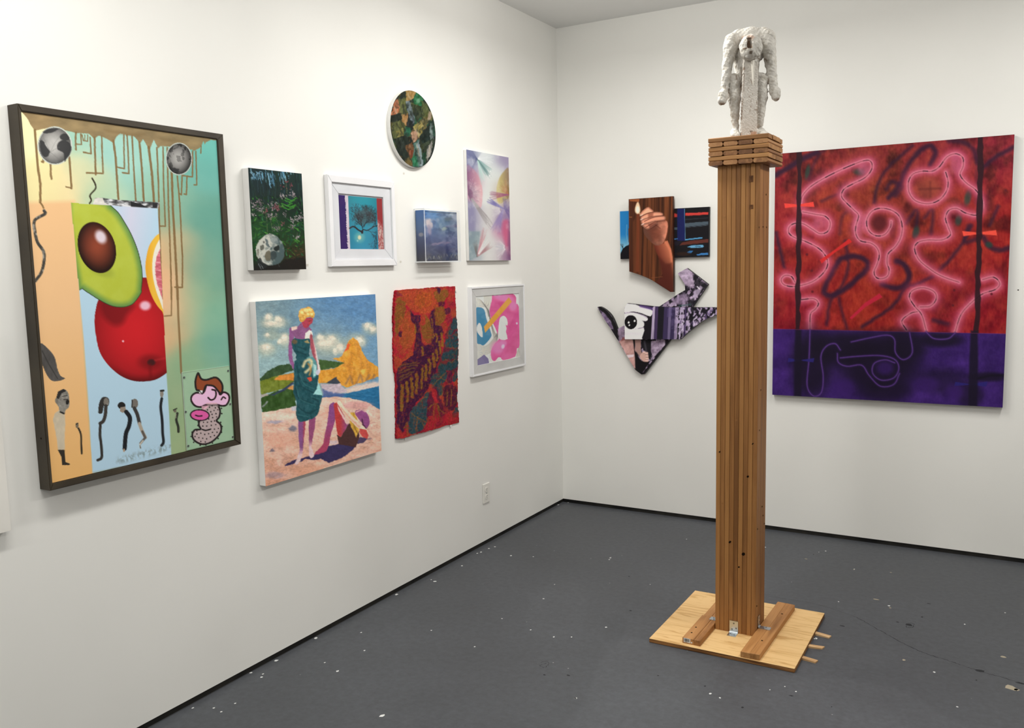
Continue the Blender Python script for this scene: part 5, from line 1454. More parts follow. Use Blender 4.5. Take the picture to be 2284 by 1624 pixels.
rnd_art = empty('round_painting', (0, rc_y, rc_z - rh), 'oval painting of green, black and peach fragments', 'painting')
shaped('painted_panel', project(ring), 0.022, 0.0215, paint_round, (40, 60, 46), rnd_art, 'L', 0.72, side_mat=M_WHITE, pitch=1.3)

# ---------------------------------------------------------------- 6 cloud painting in a clear acrylic box
def paint_cloud(a):
    a.view(840, 180, 3.691)
    a.c[:] = a.rbf([(390, 1090, 70, 118, 176), (480, 1100, 84, 128, 172), (600, 1110, 112, 134, 158), (680, 1120, 130, 140, 156), (440, 1200, 92, 118, 158), (560, 1210, 86, 114, 140), (650, 1220, 110, 124, 144), (420, 1300, 74, 88, 130), (520, 1300, 80, 92, 128), (640, 1310, 104, 108, 138), (450, 1390, 52, 58, 88), (560, 1400, 54, 60, 100), (670, 1400, 86, 90, 118), (430, 1470, 60, 58, 66), (550, 1470, 50, 52, 62), (660, 1470, 70, 72, 84)], 42)
    a.c += (fbm(a.x / 30, a.y / 20, 4) - 0.5)[:, None] * 34
    cl = np.clip((fbm(a.x / 52, a.y / 34, 14) - 0.5) * 4, 0, 1)[:, None] * 0.55
    a.c[:] = a.c * (1 - cl) + np.array([158, 160, 172]) * cl * np.clip((1500 - a.y) / 300, 0.4, 1)[:, None] + a.c * cl * (1 - np.clip((1500 - a.y) / 300, 0.4, 1))[:, None]
    cl = np.clip((fbm(a.x / 40 + 9, a.y / 30, 16) - 0.52) * 4, 0, 1)[:, None] * 0.5
    a.c[:] = a.c * (1 - cl) + np.array([48, 58, 92]) * cl
    for x, y, rx, ry, c, al in ((435, 1180, 26, 34, (206, 190, 186), 0.9), (455, 1190, 18, 30, (190, 176, 178), 0.8), (445, 1240, 18, 40, (158, 144, 160), 0.8), (420, 1250, 14, 30, (130, 136, 164), 0.7), (575, 1230, 26, 14, (158, 170, 156), 0.7), (545, 1210, 14, 30, (140, 158, 170), 0.5), (610, 1145, 34, 20, (66, 82, 92), 0.7), (640, 1105, 22, 12, (180, 194, 200), 0.5), (520, 1345, 60, 9, (132, 118, 140), 0.8), (600, 1340, 30, 7, (140, 120, 140), 0.6), (430, 1330, 30, 20, (60, 70, 110), 0.7), (490, 1250, 30, 26, (70, 92, 130), 0.5)):
        a.ell(x, y, rx, ry, c, -0.2, 0.9, al, warp=10, wf=0.06)
    for k in range(40):
        r = random.Random(k + 50)
        x, y = r.uniform(400, 690), r.uniform(1440, 1485)
        a.line([(x, y), (x + r.uniform(-10, 10), y - r.uniform(6, 20))], r.uniform(4, 9), r.choice(((44, 46, 48), (90, 92, 92), (66, 70, 78), (140, 138, 132))), 5, 0.7)
def paint_cloud_side(a):
    a.view(840, 180, 3.691)
    a.c[:] = a.rbf([(350, 1090, 64, 104, 160), (350, 1200, 80, 110, 150), (350, 1300, 66, 76, 110), (350, 1400, 48, 54, 86), (350, 1480, 58, 56, 62)], 50)
    a.ell(370, 1265, 22, 16, (150, 146, 150), 0, 0.8, 0.8)
ab = (1.5595, 1.246, 1.603, 1.8645)
ac = wall_empty('acrylic_box_painting', ab + (0.06,), 'small stormy sky painting inside a clear acrylic box', 'painting')
cb = (1.549, 1.257, 1.610, 1.857)
wbox('canvas_block', cb, 0.003, 0.0495, M_WHITE, ac)
picture('painted_canvas', cb + (0.050,), Q(840, 180, 3.691, (388, 1072), (686, 1088), (688, 1480), (405, 1484)), paint_cloud, (80, 100, 140), ac, gain=1.12, pitch=1.1)
# painted side facing the room's front
qs = Q(840, 180, 3.691, (318, 1070), (388, 1072), (405, 1484), (332, 1486))
nu, nv = 14, 110
u, v = [g.ravel() for g in np.meshgrid(np.linspace(0, 1, nu), np.linspace(0, 1, nv))]
X, Y = apply_h(homography(qs), u, v)
sa_ = Art(X, Y, (80, 90, 130)); paint_cloud_side(sa_)
sme = grid_mesh('painted_side', np.stack([0.003 + 0.047 * u, np.full(len(u), -cb[0] - 0.0006), cb[3] + (cb[2] - cb[3]) * v], 1) - np.array(wloc(ac)), nu, nv)
colour_attr(sme, sa_, 1.1)
link('painted_side', sme, M_PAINT, ac)
s0, s1, z0, z1 = ab
t = 0.003
box('acrylic_front', (0.0595, -s0, z0), (0.0625, -s1, z1), M_ACRYL, ac)
box('acrylic_side', (0.0006, -s0, z0), (0.0594, -s0 + t, z1), M_ACRYL, ac)
box('acrylic_side', (0.0006, -s1 - t, z0), (0.0594, -s1, z1), M_ACRYL, ac)
box('acrylic_top', (0.0006, -s0 + t, z1 - t), (0.0594, -s1 - t, z1), M_ACRYL, ac)
box('acrylic_bottom', (0.0006, -s0 + t, z0), (0.0594, -s1 - t, z0 + t), M_ACRYL, ac)
# bright polished edges of the sheets
for lo, hi in (((0.0625, -s0, z0), (0.0629, -s0 + 0.0042, z1)), ((0.0625, -s0 + 0.0042, z1 - 0.0035), (0.0629, -s1, z1)), ((0.0625, -s0 + 0.0042, z0), (0.0629, -s1, z0 + 0.0045)), ((0.0625, -s1 - 0.0022, z0 + 0.0045), (0.0629, -s1, z1 - 0.0035)),
               ((0.0008, -s0 - 0.0004, z1 - 0.004), (0.0625, -s0, z1)), ((0.0008, -s0 - 0.0004, z0), (0.0625, -s0, z0 + 0.005)), ((0.0008, -s0 - 0.0004, z0 + 0.005), (0.0045, -s0, z1 - 0.004))):
    box('acrylic_edge', lo, hi, M_ACEDGE, ac)

# ---------------------------------------------------------------- 7 tall pale panel with fans
def paint_fans(a):
    a.view(840, 180, 3.691)
    a.c[:] = a.rbf([(760, 640, 92, 96, 138), (900, 620, 200, 208, 206), (1060, 640, 140, 128, 160), (900, 900, 216, 220, 214), (780, 850, 170, 120, 142), (1050, 900, 190, 170, 150), (790, 1150, 128, 122, 154), (900, 1150, 214, 212, 204), (1060, 1150, 136, 112, 152), (1070, 1260, 188, 88, 130), (790, 1350, 120, 138, 146), (900, 1350, 216, 214, 206), (1085, 1420, 130, 76, 120), (950, 1450, 214, 212, 206), (760, 1450, 140, 150, 160), (1000, 1350, 206, 206, 204), (960, 760, 212, 218, 212)], 56)
    def fan(cx, cy, r, a0, a1, c, n, al=0.6, w=7, r0=0.0, seed=0):
        rr = random.Random(seed)
        n = int(n * 2.2)
        for k in range(n):
            t = math.radians(a0 + (a1 - a0) * (k + rr.uniform(0, 0.9)) / n)
            L = r * rr.uniform(0.55, 1.05)
            kk = rr.uniform(0.88, 1.12)
            cc = [min(255, v * kk) for v in c]
            a.line([(cx + r0 * math.cos(t) * 0.85, cy + r0 * math.sin(t)), (cx + L * math.cos(t) * 0.85, cy + L * math.sin(t))], w * rr.uniform(0.3, 0.7), cc, 6, al * 0.62)
    a.poly([(740, 705), (790, 720), (835, 780), (865, 860), (872, 950), (855, 1050), (800, 1010), (755, 940)], lambda x, y: np.array([212, 150, 156]) - np.clip((860 - x) / 110, 0, 1)[:, None] * np.array([96, 84, 54]), 8, 0.85, 3)
    fan(755, 935, 130, -80, 60, (236, 220, 214), 30, 0.5, 5, 50, 1)
    fan(755, 935, 110, -95, 70, (96, 62, 92), 24, 0.55, 8, 0, 2)
    a.poly([(1090, 725), (1050, 740), (1010, 800), (988, 880), (988, 960), (1010, 1010), (1060, 980), (1092, 940)], lambda x, y: np.array([196, 176, 92]) - np.clip((x - 1000) / 90, 0, 1)[:, None] * np.array([76, 86, 30]), 8, 0.9, 3)
    fan(1090, 930, 130, 120, 262, (214, 198, 120), 26, 0.45, 5, 40, 3); fan(1090, 935, 120, 200, 265, (170, 96, 60), 12, 0.5, 8, 0, 4); fan(1090, 930, 90, 250, 280, (120, 92, 40), 10, 0.6, 8, 0, 9)
    fan(1085, 935, 175, 165, 190, (148, 66, 106), 14, 0.6, 8, 0, 5)
    fan(830, 645, 170, 30, 62, (120, 158, 152), 20, 0.55, 8, 0, 6); fan(830, 645, 190, 45, 54, (86, 124, 122), 10, 0.6, 8, 0, 7); fan(830, 645, 150, -50, 20, (228, 232, 228), 22, 0.5, 6, 10, 8)
    fan(830, 645, 200, 66, 82, (168, 202, 192), 10, 0.5, 10, 20, 18)
    fan(830, 645, 120, 120, 235, (62, 70, 110), 26, 0.5, 7, 0, 10); fan(810, 660, 120, 120, 215, (168, 172, 196), 14, 0.5, 4, 20, 11)
    fan(760, 940, 330, 44, 56, (140, 132, 132), 16, 0.55, 8, 40, 12)
    a.poly([(742, 970), (800, 1000), (812, 1150), (806, 1300), (764, 1320)], (112, 108, 146), 30, 0.55)
    fan(1045, 1050, 180, 196, 214, (96, 88, 160), 16, 0.55, 8, 0, 13); fan(1045, 1050, 220, 100, 128, (130, 112, 168), 20, 0.5, 8, 0, 14); fan(1045, 1050, 120, 135, 190, (236, 234, 228), 14, 0.6, 5, 40, 15); fan(1050, 1050, 110, -100, 60, (84, 68, 130), 20, 0.55, 10, 0, 16)
    a.poly([(1035, 1170), (1060, 1140), (1090, 1160), (1100, 1300), (1100, 1440), (1075, 1400), (1045, 1300)], (196, 72, 112), 26, 0.8, 3); a.poly([(1090, 1160), (1104, 1160), (1106, 1478), (1078, 1478)], (96, 56, 98), 26, 0.8)
    a.poly([(758, 1235), (850, 1240), (848, 1340), (835, 1450), (762, 1480)], (112, 134, 140), 16, 0.8)
    fan(825, 1450, 240, -78, -64, (188, 120, 128), 16, 0.55, 7, 0, 17); fan(825, 1450, 170, -45, -28, (162, 114, 118), 18, 0.6, 7, 0, 19); fan(825, 1450, 170, -65, -45, (234, 228, 224), 14, 0.5, 5, 30, 20); fan(825, 1450, 130, -110, -85, (92, 88, 86), 14, 0.5, 7, 0, 21)
    fan(1068, 1370, 120, 120, 225, (234, 232, 228), 22, 0.55, 5, 20, 22); fan(1065, 1370, 100, 150, 210, (170, 178, 186), 14, 0.4, 5, 30, 23)
    a.c[:] = a.c * 0.84 + np.array([214, 213, 208]) * 0.16
    wt = np.clip((fbm(a.x / 40, a.y / 60, 3) - 0.5) * 2, 0, 1)[:, None] * 0.5
    a.c[:] = a.c * (1 - wt) + np.array([218, 217, 212]) * wt
    a.ell(938, 745, 5, 5, (250, 250, 250)); a.ell(932, 780, 5, 5, (250, 250, 250))
canvas('fan_painting', (1.102, 0.662, 1.6087, 2.1933, 0.02), Q(840, 180, 3.691, (740, 568), (1085, 630), (1105, 1478), (762, 1483)), paint_fans, (215, 215, 208),
       'tall pale panel of feathery lilac and pastel fan shapes', gain=1.1)

# ---------------------------------------------------------------- 8 felt hanging
def paint_felt(a):
    a.view(860, 610, 4.165, 9, 0.03)
    a.c[:] = (188, 44, 54)
    mixo = np.clip((fbm(a.x / 60, a.y / 90, 21) - 0.48) * 4, 0, 1)[:, None] * 0.75
    a.c[:] = a.c * (1 - mixo) + np.array([178, 88, 48]) * mixo
    mixp = np.clip((fbm(a.x / 70 + 5, a.y / 70, 27) - 0.52) * 4, 0, 1)[:, None] * np.clip((a.x + a.y - 700) / 700, 0, 0.6)[:, None]
    a.c[:] = a.c * (1 - mixp) + np.array([84, 40, 60]) * mixp
    RED, ORG, OLV, PUR, TEA = (192, 44, 54), (190, 84, 48), (140, 98, 42), (70, 34, 60), (46, 82, 82)
    def blot(p, c, al=0.95, warp=16, sm=2, soft=7):
        a.poly(p, lambda x, y: np.array(c, float) * (1 + 0.26 * (fbm(x / 14, y / 22, 6) - 0.5)[:, None]), soft, al, sm, warp, 0.045)
    blot([(120, 160), (300, 150), (560, 140), (560, 240), (470, 320), (400, 370), (300, 360), (200, 300), (120, 250)], ORG)
    blot([(90, 240), (170, 250), (190, 330), (160, 460), (100, 590)], OLV); blot([(200, 330), (280, 440), (290, 600), (240, 700), (180, 640), (170, 500)], ORG)
    blot([(130, 400), (250, 480), (280, 620), (200, 700), (140, 640)], (178, 96, 46), 0.7)
    blot([(300, 190), (430, 180), (440, 280), (360, 330), (290, 280)], (190, 96, 42), 0.8)
    blot([(470, 160), (580, 160), (590, 220), (530, 270), (470, 240)], OLV); blot([(480, 130), (520, 140), (515, 190), (490, 180)], PUR, 0.9, 8); blot([(500, 270), (560, 265), (545, 310), (505, 300)], PUR, 0.8, 8)
    blot([(475, 310), (560, 320), (560, 420), (500, 490), (470, 450)], OLV)
    blot([(560, 330), (605, 320), (600, 370), (560, 380)], PUR, 0.8, 8)
    blot([(130, 540), (160, 540), (160, 590), (130, 585)], PUR, 0.9, 6); blot([(90, 170), (140, 180), (160, 210), (100, 210)], (120, 40, 60), 0.7, 8)
    blot([(80, 760), (150, 800), (260, 720), (250, 780), (150, 860), (95, 900)], ORG, 0.8)
    blot([(238, 342), (275, 385), (338, 392), (332, 500), (345, 640), (372, 665), (430, 662), (420, 380), (468, 322), (476, 480), (520, 488), (548, 550), (505, 640), (522, 700), (500, 800), (470, 900), (430, 1000), (380, 1100), (300, 1190), (232, 1290), (215, 1400), (160, 1490), (112, 1380), (108, 900), (180, 812), (262, 762), (290, 640), (290, 480), (246, 420)], PUR, 1, 10, 0)
    blot([(345, 400), (400, 390), (440, 520), (430, 640), (380, 640), (350, 560)], OLV, 0.95, 10)
    blot([(340, 380), (380, 380), (372, 480), (345, 480)], (196, 60, 50), 0.7, 8)
    for x0, y0, x1, y1, w in ((160, 1040, 160, 1270, 30), (205, 1010, 214, 1190, 26), (246, 980, 256, 1150, 26), (292, 930, 290, 1110, 24), (340, 880, 340, 1060, 20), (372, 850, 380, 990, 26), (406, 800, 414, 930, 22), (440, 750, 455, 870, 22), (470, 705, 480, 810, 18), (500, 640, 505, 740, 18), (520, 560, 530, 670, 22), (345, 680, 350, 760, 14), (285, 480, 292, 560, 12), (440, 420, 452, 600, 10), (470, 560, 480, 640, 12)):
        a.line([(x0, y0), ((x0 + x1) / 2 + 4, (y0 + y1) / 2), (x1, y1)], w, (156, 116, 42), 7, 0.9, 0, warp=10, wf=0.05)
    for k, y in enumerate((835, 862, 890, 925, 950)):
        a.line([(120 + k * 4, y + 40), (220, y), (320 - k * 20, y - 6)], 13, (128, 96, 48), 8, 0.75, 3, warp=10)
    r = random.Random(9)
    blot([(560, 560), (625, 430), (668, 400), (690, 560), (690, 900), (620, 920), (560, 900), (520, 1010), (470, 1080), (430, 1010), (500, 880), (530, 760)], (96, 54, 62), 0.8, 14)
    for x, y, rx, ry in ((648, 470, 34, 60), (600, 560, 22, 40), (650, 580, 26, 40), (598, 645, 45, 50), (655, 660, 26, 44), (550, 770, 32, 46), (606, 755, 30, 44), (655, 750, 30, 50), (530, 885, 42, 56), (610, 860, 40, 46), (660, 840, 26, 50), (500, 990, 48, 66), (545, 960, 30, 60), (460, 980, 34, 60), (655, 960, 24, 50), (660, 1150, 26, 50), (658, 1290, 26, 50), (510, 1090, 30, 50)):
        a.ell(x, y, rx, ry, lambda X, Y: np.array(TEA, float) * (1 + 0.3 * (fbm(X / 12, Y / 18, 3) - 0.5)[:, None]), 0.3, 0.3, 0.95, warp=12)
    blot([(238, 1285), (320, 1190), (398, 1100), (422, 1160), (392, 1260), (375, 1400), (300, 1475), (215, 1485)], TEA, 0.95, 14)
    for p in ([(250, 1300), (300, 1340), (370, 1380)], [(300, 1340), (280, 1460)], [(330, 1200), (350, 1160), (400, 1150)], [(340, 1380), (360, 1440)], [(430, 1060), (480, 1000), (560, 930)], [(560, 800), (610, 830), (650, 800)], [(580, 690), (640, 700)], [(500, 960), (570, 1000), (600, 1040)], [(540, 1040), (520, 1140)]):
        a.line(p, 9, (136, 104, 56), 7, 0.8, 3, warp=8)
    blot([(545, 1060), (600, 1030), (655, 1040), (672, 1090), (655, 1240), (600, 1275), (545, 1200)], (80, 38, 56), 0.95, 12)
    blot([(575, 920), (625, 910), (625, 1010), (585, 1010)], (90, 36, 66), 0.9, 8)
    blot([(400, 1160), (440, 1080), (480, 1060), (500, 1140), (540, 1230), (545, 1350), (500, 1420), (470, 1420), (440, 1300), (380, 1360)], (96, 38, 60), 0.9, 14)
    blot([(430, 1080), (475, 1075), (480, 1160), (495, 1200), (455, 1200)], (196, 50, 54), 0.9, 8); blot([(450, 1220), (480, 1210), (500, 1330), (470, 1400), (410, 1400), (440, 1290)], (176, 48, 50), 0.8, 10)
    for p in ([(480, 1210), (520, 1280), (550, 1300)], [(470, 1210), (440, 1320)], [(490, 1230), (510, 1380)], [(460, 1200), (400, 1260)], [(580, 1100), (570, 1220)], [(620, 1080), (610, 1230)]):
        a.line(p, 11, (150, 108, 46), 7, 0.8, 0, warp=8)
    blot([(380, 1400), (470, 1340), (690, 1290), (695, 1390), (380, 1470)], RED, 0.6, 18)
    blot([(120, 1400), (150, 1480), (240, 1490), (180, 1530), (110, 1530)], (190, 60, 50), 0.7)
    a.line([(175, 1440), (205, 1380), (200, 1510)], 12, OLV, 7, 0.8, 0, warp=8); a.line([(180, 1430), (230, 1440)], 8, OLV, 6, 0.8)
    fib = np.clip((fbm(a.x / 10, a.y / 26, 31) - 0.55) * 6, 0, 1)[:, None] * 0.5
    a.c[:] = a.c * (1 - fib) + np.array([146, 84, 44]) * fib
    fib = np.clip((fbm(a.x / 24 + 7, a.y / 9, 33) - 0.57) * 6, 0, 1)[:, None] * 0.4
    a.c[:] = a.c * (1 - fib) + np.array([172, 46, 54]) * fib
    a.c *= (1 + 0.5 * (fbm(a.x / 7, a.y / 9, 2) - 0.5))[:, None]
fo = []
rr = random.Random(6)
ctr = Q(860, 610, 4.165, (95, 158), (200, 148), (300, 142), (430, 132), (560, 122), (652, 118), (655, 220), (660, 330), (667, 470), (675, 620), (681, 800), (683, 960), (682, 1060), (674, 1130), (680, 1230), (688, 1320), (692, 1383), (640, 1400), (560, 1418), (450, 1450), (330, 1480), (220, 1512), (160, 1530), (104, 1537), (106, 1400), (104, 1280), (100, 1150), (103, 1000), (96, 940), (84, 860), (80, 750), (80, 640), (82, 560), (78, 440), (82, 300), (88, 220))
for i in range(len(ctr)):
    a_, b_ = np.array(ctr[i]), np.array(ctr[(i + 1) % len(ctr)])
    k = max(2, int(np.linalg.norm(b_ - a_) / 3))
    for t_ in range(k):
        fo.append(a_ + (b_ - a_) * t_ / k + np.array([rr.uniform(-0.9, 0.9), rr.uniform(-0.9, 0.9)]))
felt = empty('felt_hanging', (0, -1.49, 0.75), 'red and purple felted cloth hanging with ragged edges', 'textile')
def felt_bend(P):
    P = P.copy()
    s = (-P[:, 1] - 1.22) / 0.53
    P[:, 0] = 0.0075 + 0.003 * np.sin(s * 5 + P[:, 2] * 6) + 0.0025 * np.sin(P[:, 2] * 17 + s * 2) + 0.003 * np.clip(s, 0, 1) ** 3
    return P
shaped('felt_sheet', fo, 0.012, 0.0045, paint_felt, (204, 40, 56), felt, 'L', np.array([0.9, 0.84, 1.0]), mat=M_FELT, side_mat=noisy_mat('felt_edge_red', (140, 26, 40), (180, 38, 50), 20.0, 0.95, 0.05), pitch=1.4, bend=felt_bend, side_name='felt_back')
for x, y in ((904, 979), (1005, 950), (1017, 649)):
    p = on_plane(x, y, 0, 0.004)
    bm = bmesh.new(); add_disc(bm, (0.0006, p[1], p[2]), (1, 0, 0), 0.006, 0.006, 10)
    bm_mesh('putty_tab', bm, M_WHITE, felt)

# ---------------------------------------------------------------- 9 pink print in a pale frame
def paint_pink(a):
    a.view(860, 610, 4.165)
    a.c[:] = (220, 213, 200)
    r = random.Random(3)
    for k in range(13):
        t = k / 12
        a.line([(846, 225 + 120 * t), (890 + 30 * t, 240 + 70 * t), (935 + 20 * t, 290 + 40 * t), (960 + 12 * t, 350), (980 + 10 * t, 440), (1000 + 20 * t, 540), (1010 + 40 * t, 600 - 20 * t)], 3, (92, 90, 88), 3.5, 0.42, 5)
    for k in range(11):
        t = k / 10
        a.line([(930 + 70 * t, 200), (930 + 60 * t, 260), (945 + 40 * t, 320), (965 + 16 * t, 400)], 3, (96, 94, 92), 3.5, 0.42, 5)
    for k in range(12):
        t = k / 11
        a.line([(850, 640 + 160 * t), (905 + 10 * t, 670 + 90 * t), (960 + 20 * t, 660 + 70 * t), (1020 + 15 * t, 590 + 60 * t), (1050, 540 + 40 * t)], 3.4, (84, 82, 82), 3.5, 0.5, 5)
    for k in range(6):
        a.line([(1215 + 7 * k, 780), (1225 + 5 * k, 730), (1248, 670 + 14 * k)], 3.5, (120, 114, 108), 4, 0.7, 3)
    for k in range(5):
        a.line([(975 + 9 * k, 720), (975 + 12 * k, 780), (990 + 16 * k, 820)], 3.5, (150, 144, 140), 4, 0.6, 3)
    pink = [(1003, 203), (1030, 212), (1050, 204), (1070, 214), (1110, 192), (1190, 190), (1225, 232), (1222, 290), (1250, 325), (1250, 660), (1222, 700), (1206, 775), (1095, 806), (1075, 782), (1050, 778), (1020, 812), (990, 792), (984, 720), (1020, 652), (1058, 610), (1040, 540), (1015, 480), (988, 420), (978, 340), (1000, 250)]
    a.poly(pink, lambda x, y: np.array([196, 76, 132]) + (fbm(x / 70, y / 70, 3) - 0.5)[:, None] * np.array([30, 46, 44]), 3, 1, 2)
    for x, y, rx, ry in ((1110, 230, 90, 34), (1195, 310, 34, 46), (1050, 690, 60, 60), (1100, 650, 30, 30)):
        a.ell(x, y, rx, ry, (220, 122, 170), 0.2, 0.9, 0.75)
    a.ell(1095, 680, 14, 20, (236, 190, 214), 0.3, 0.9, 0.9); a.ell(1226, 470, 8, 10, (240, 200, 216), 0, 0.8, 0.9)
    a.poly([(1068, 430), (1085, 405), (1112, 398), (1138, 430), (1140, 488), (1122, 480), (1132, 515), (1124, 545), (1138, 612), (1080, 618), (1052, 585), (1058, 500)], (222, 214, 202), 3, 1, 2)
    a.poly([(848, 345), (888, 315), (930, 338), (948, 420), (985, 540), (988, 590), (925, 662), (890, 655), (850, 615)], (58, 118, 150), 3, 1, 3)
    a.poly([(880, 456), (904, 496), (911, 590), (882, 572), (854, 515)], (224, 217, 205), 3, 1, 2)
    a.poly([(850, 800), (922, 750), (960, 788), (968, 840), (850, 862)], (112, 102, 138), 3, 1, 1)
    a.poly([(924, 494), (1157, 226), (1184, 268), (934, 551)], (212, 142, 52), 3)
pk = (1.0985, 0.509, 0.9785, 1.467)
fp = wall_empty('framed_pink_print', pk + (0.022,), 'pale framed print of pink and blue blobs with orange bar', 'picture')
frame_bars(fp, pk, (1.088, 0.5205, 0.9885, 1.457), 0.0005, 0.0225, M_FRAMEW, bev=0.001)
pi_ = (1.044, 0.571, 1.036, 1.4145)
frame_bars(fp, (1.0885, 0.520, 0.988, 1.4575), pi_, 0.012, 0.0185, M_MAT2, name='mat_board', bev=0.0008)
wbox('backing_board', (1.0885, 0.520, 0.988, 1.4575), 0.001, 0.011, M_MAT2, fp)
picture('print', (1.046, 0.569, 1.034, 1.4165, 0.0150), Q(860, 610, 4.165, (848, 210), (1248, 187), (1248, 780), (856, 852)), paint_pink, (216, 209, 196), fp, gain=1.55, mat=M_PRINT, pitch=1.0)
wbox('glass', (1.0885, 0.520, 0.988, 1.4575), 0.0195, 0.0205, M_GLASS, fp)
# ---------------------------------------------------------------- 10 shaped panels on the far wall
def paint_backpanel(a):
    a.view(1310, 420, 3.690)
    a.c[:] = (24, 22, 26)
    a.poly([(260, 180), (360, 180), (360, 500), (262, 560)], lambda x, y: np.array([40, 134, 200]) + np.clip((y - 380) / 90, 0, 1)[:, None] * np.array([90, 60, 20]), 4)
    a.poly([(315, 478), (345, 462), (360, 470), (360, 600), (265, 600), (272, 540), (290, 500)], (20, 18, 24), 4); a.line([(276, 460), (300, 510)], 5, (20, 18, 24), 3); a.line([(290, 460), (296, 510)], 4, (20, 18, 24), 3)
    a.line([(325, 300), (322, 380), (335, 470)], 5, (150, 200, 220), 4, 0.7); a.poly([(338, 330), (360, 330), (360, 470), (340, 440)], (110, 60, 34), 4, 0.9)
    for p, c in (([(700, 205), (740, 212), (740, 238), (700, 240)], (200, 62, 52)), ([(806, 205), (996, 196), (996, 216), (806, 226)], (226, 70, 62)), ([(800, 288), (996, 272), (996, 305), (800, 326)], (84, 98, 108)), ([(700, 325), (744, 322), (744, 340), (700, 342)], (70, 84, 92)), ([(800, 252), (996, 240), (996, 246), (800, 262)], (44, 48, 52)),
                 ([(740, 170), (800, 168), (806, 430), (740, 432)], (28, 34, 92)), ([(806, 418), (945, 402), (948, 412), (808, 428)], (92, 168, 214)), ([(780, 445), (860, 430), (996, 418), (996, 445), (860, 460), (760, 470)], (104, 52, 42)), ([(860, 470), (950, 466), (958, 478), (950, 488), (858, 490), (820, 484)], (116, 186, 226)), ([(820, 525), (845, 514), (870, 516), (855, 534), (830, 534)], (56, 118, 176)), ([(900, 545), (940, 534), (992, 530), (994, 548), (950, 550), (905, 552)], (70, 140, 206)), ([(705, 415), (745, 412), (745, 420), (705, 424)], (70, 130, 190)), ([(702, 440), (780, 432), (750, 470), (704, 470)], (36, 30, 40))):
        a.poly(p, c, 3, 0.95, warp=2)
    a.line([(800, 170), (806, 428)], 4, (110, 160, 190), 3, 0.8); a.line([(806, 320), (996, 300)], 3, (30, 32, 36), 3); a.line([(890, 478), (930, 480)], 5, (36, 50, 70), 3); a.ell(790, 540, 60, 16, (58, 36, 26), 0, 0.9, 0.7)
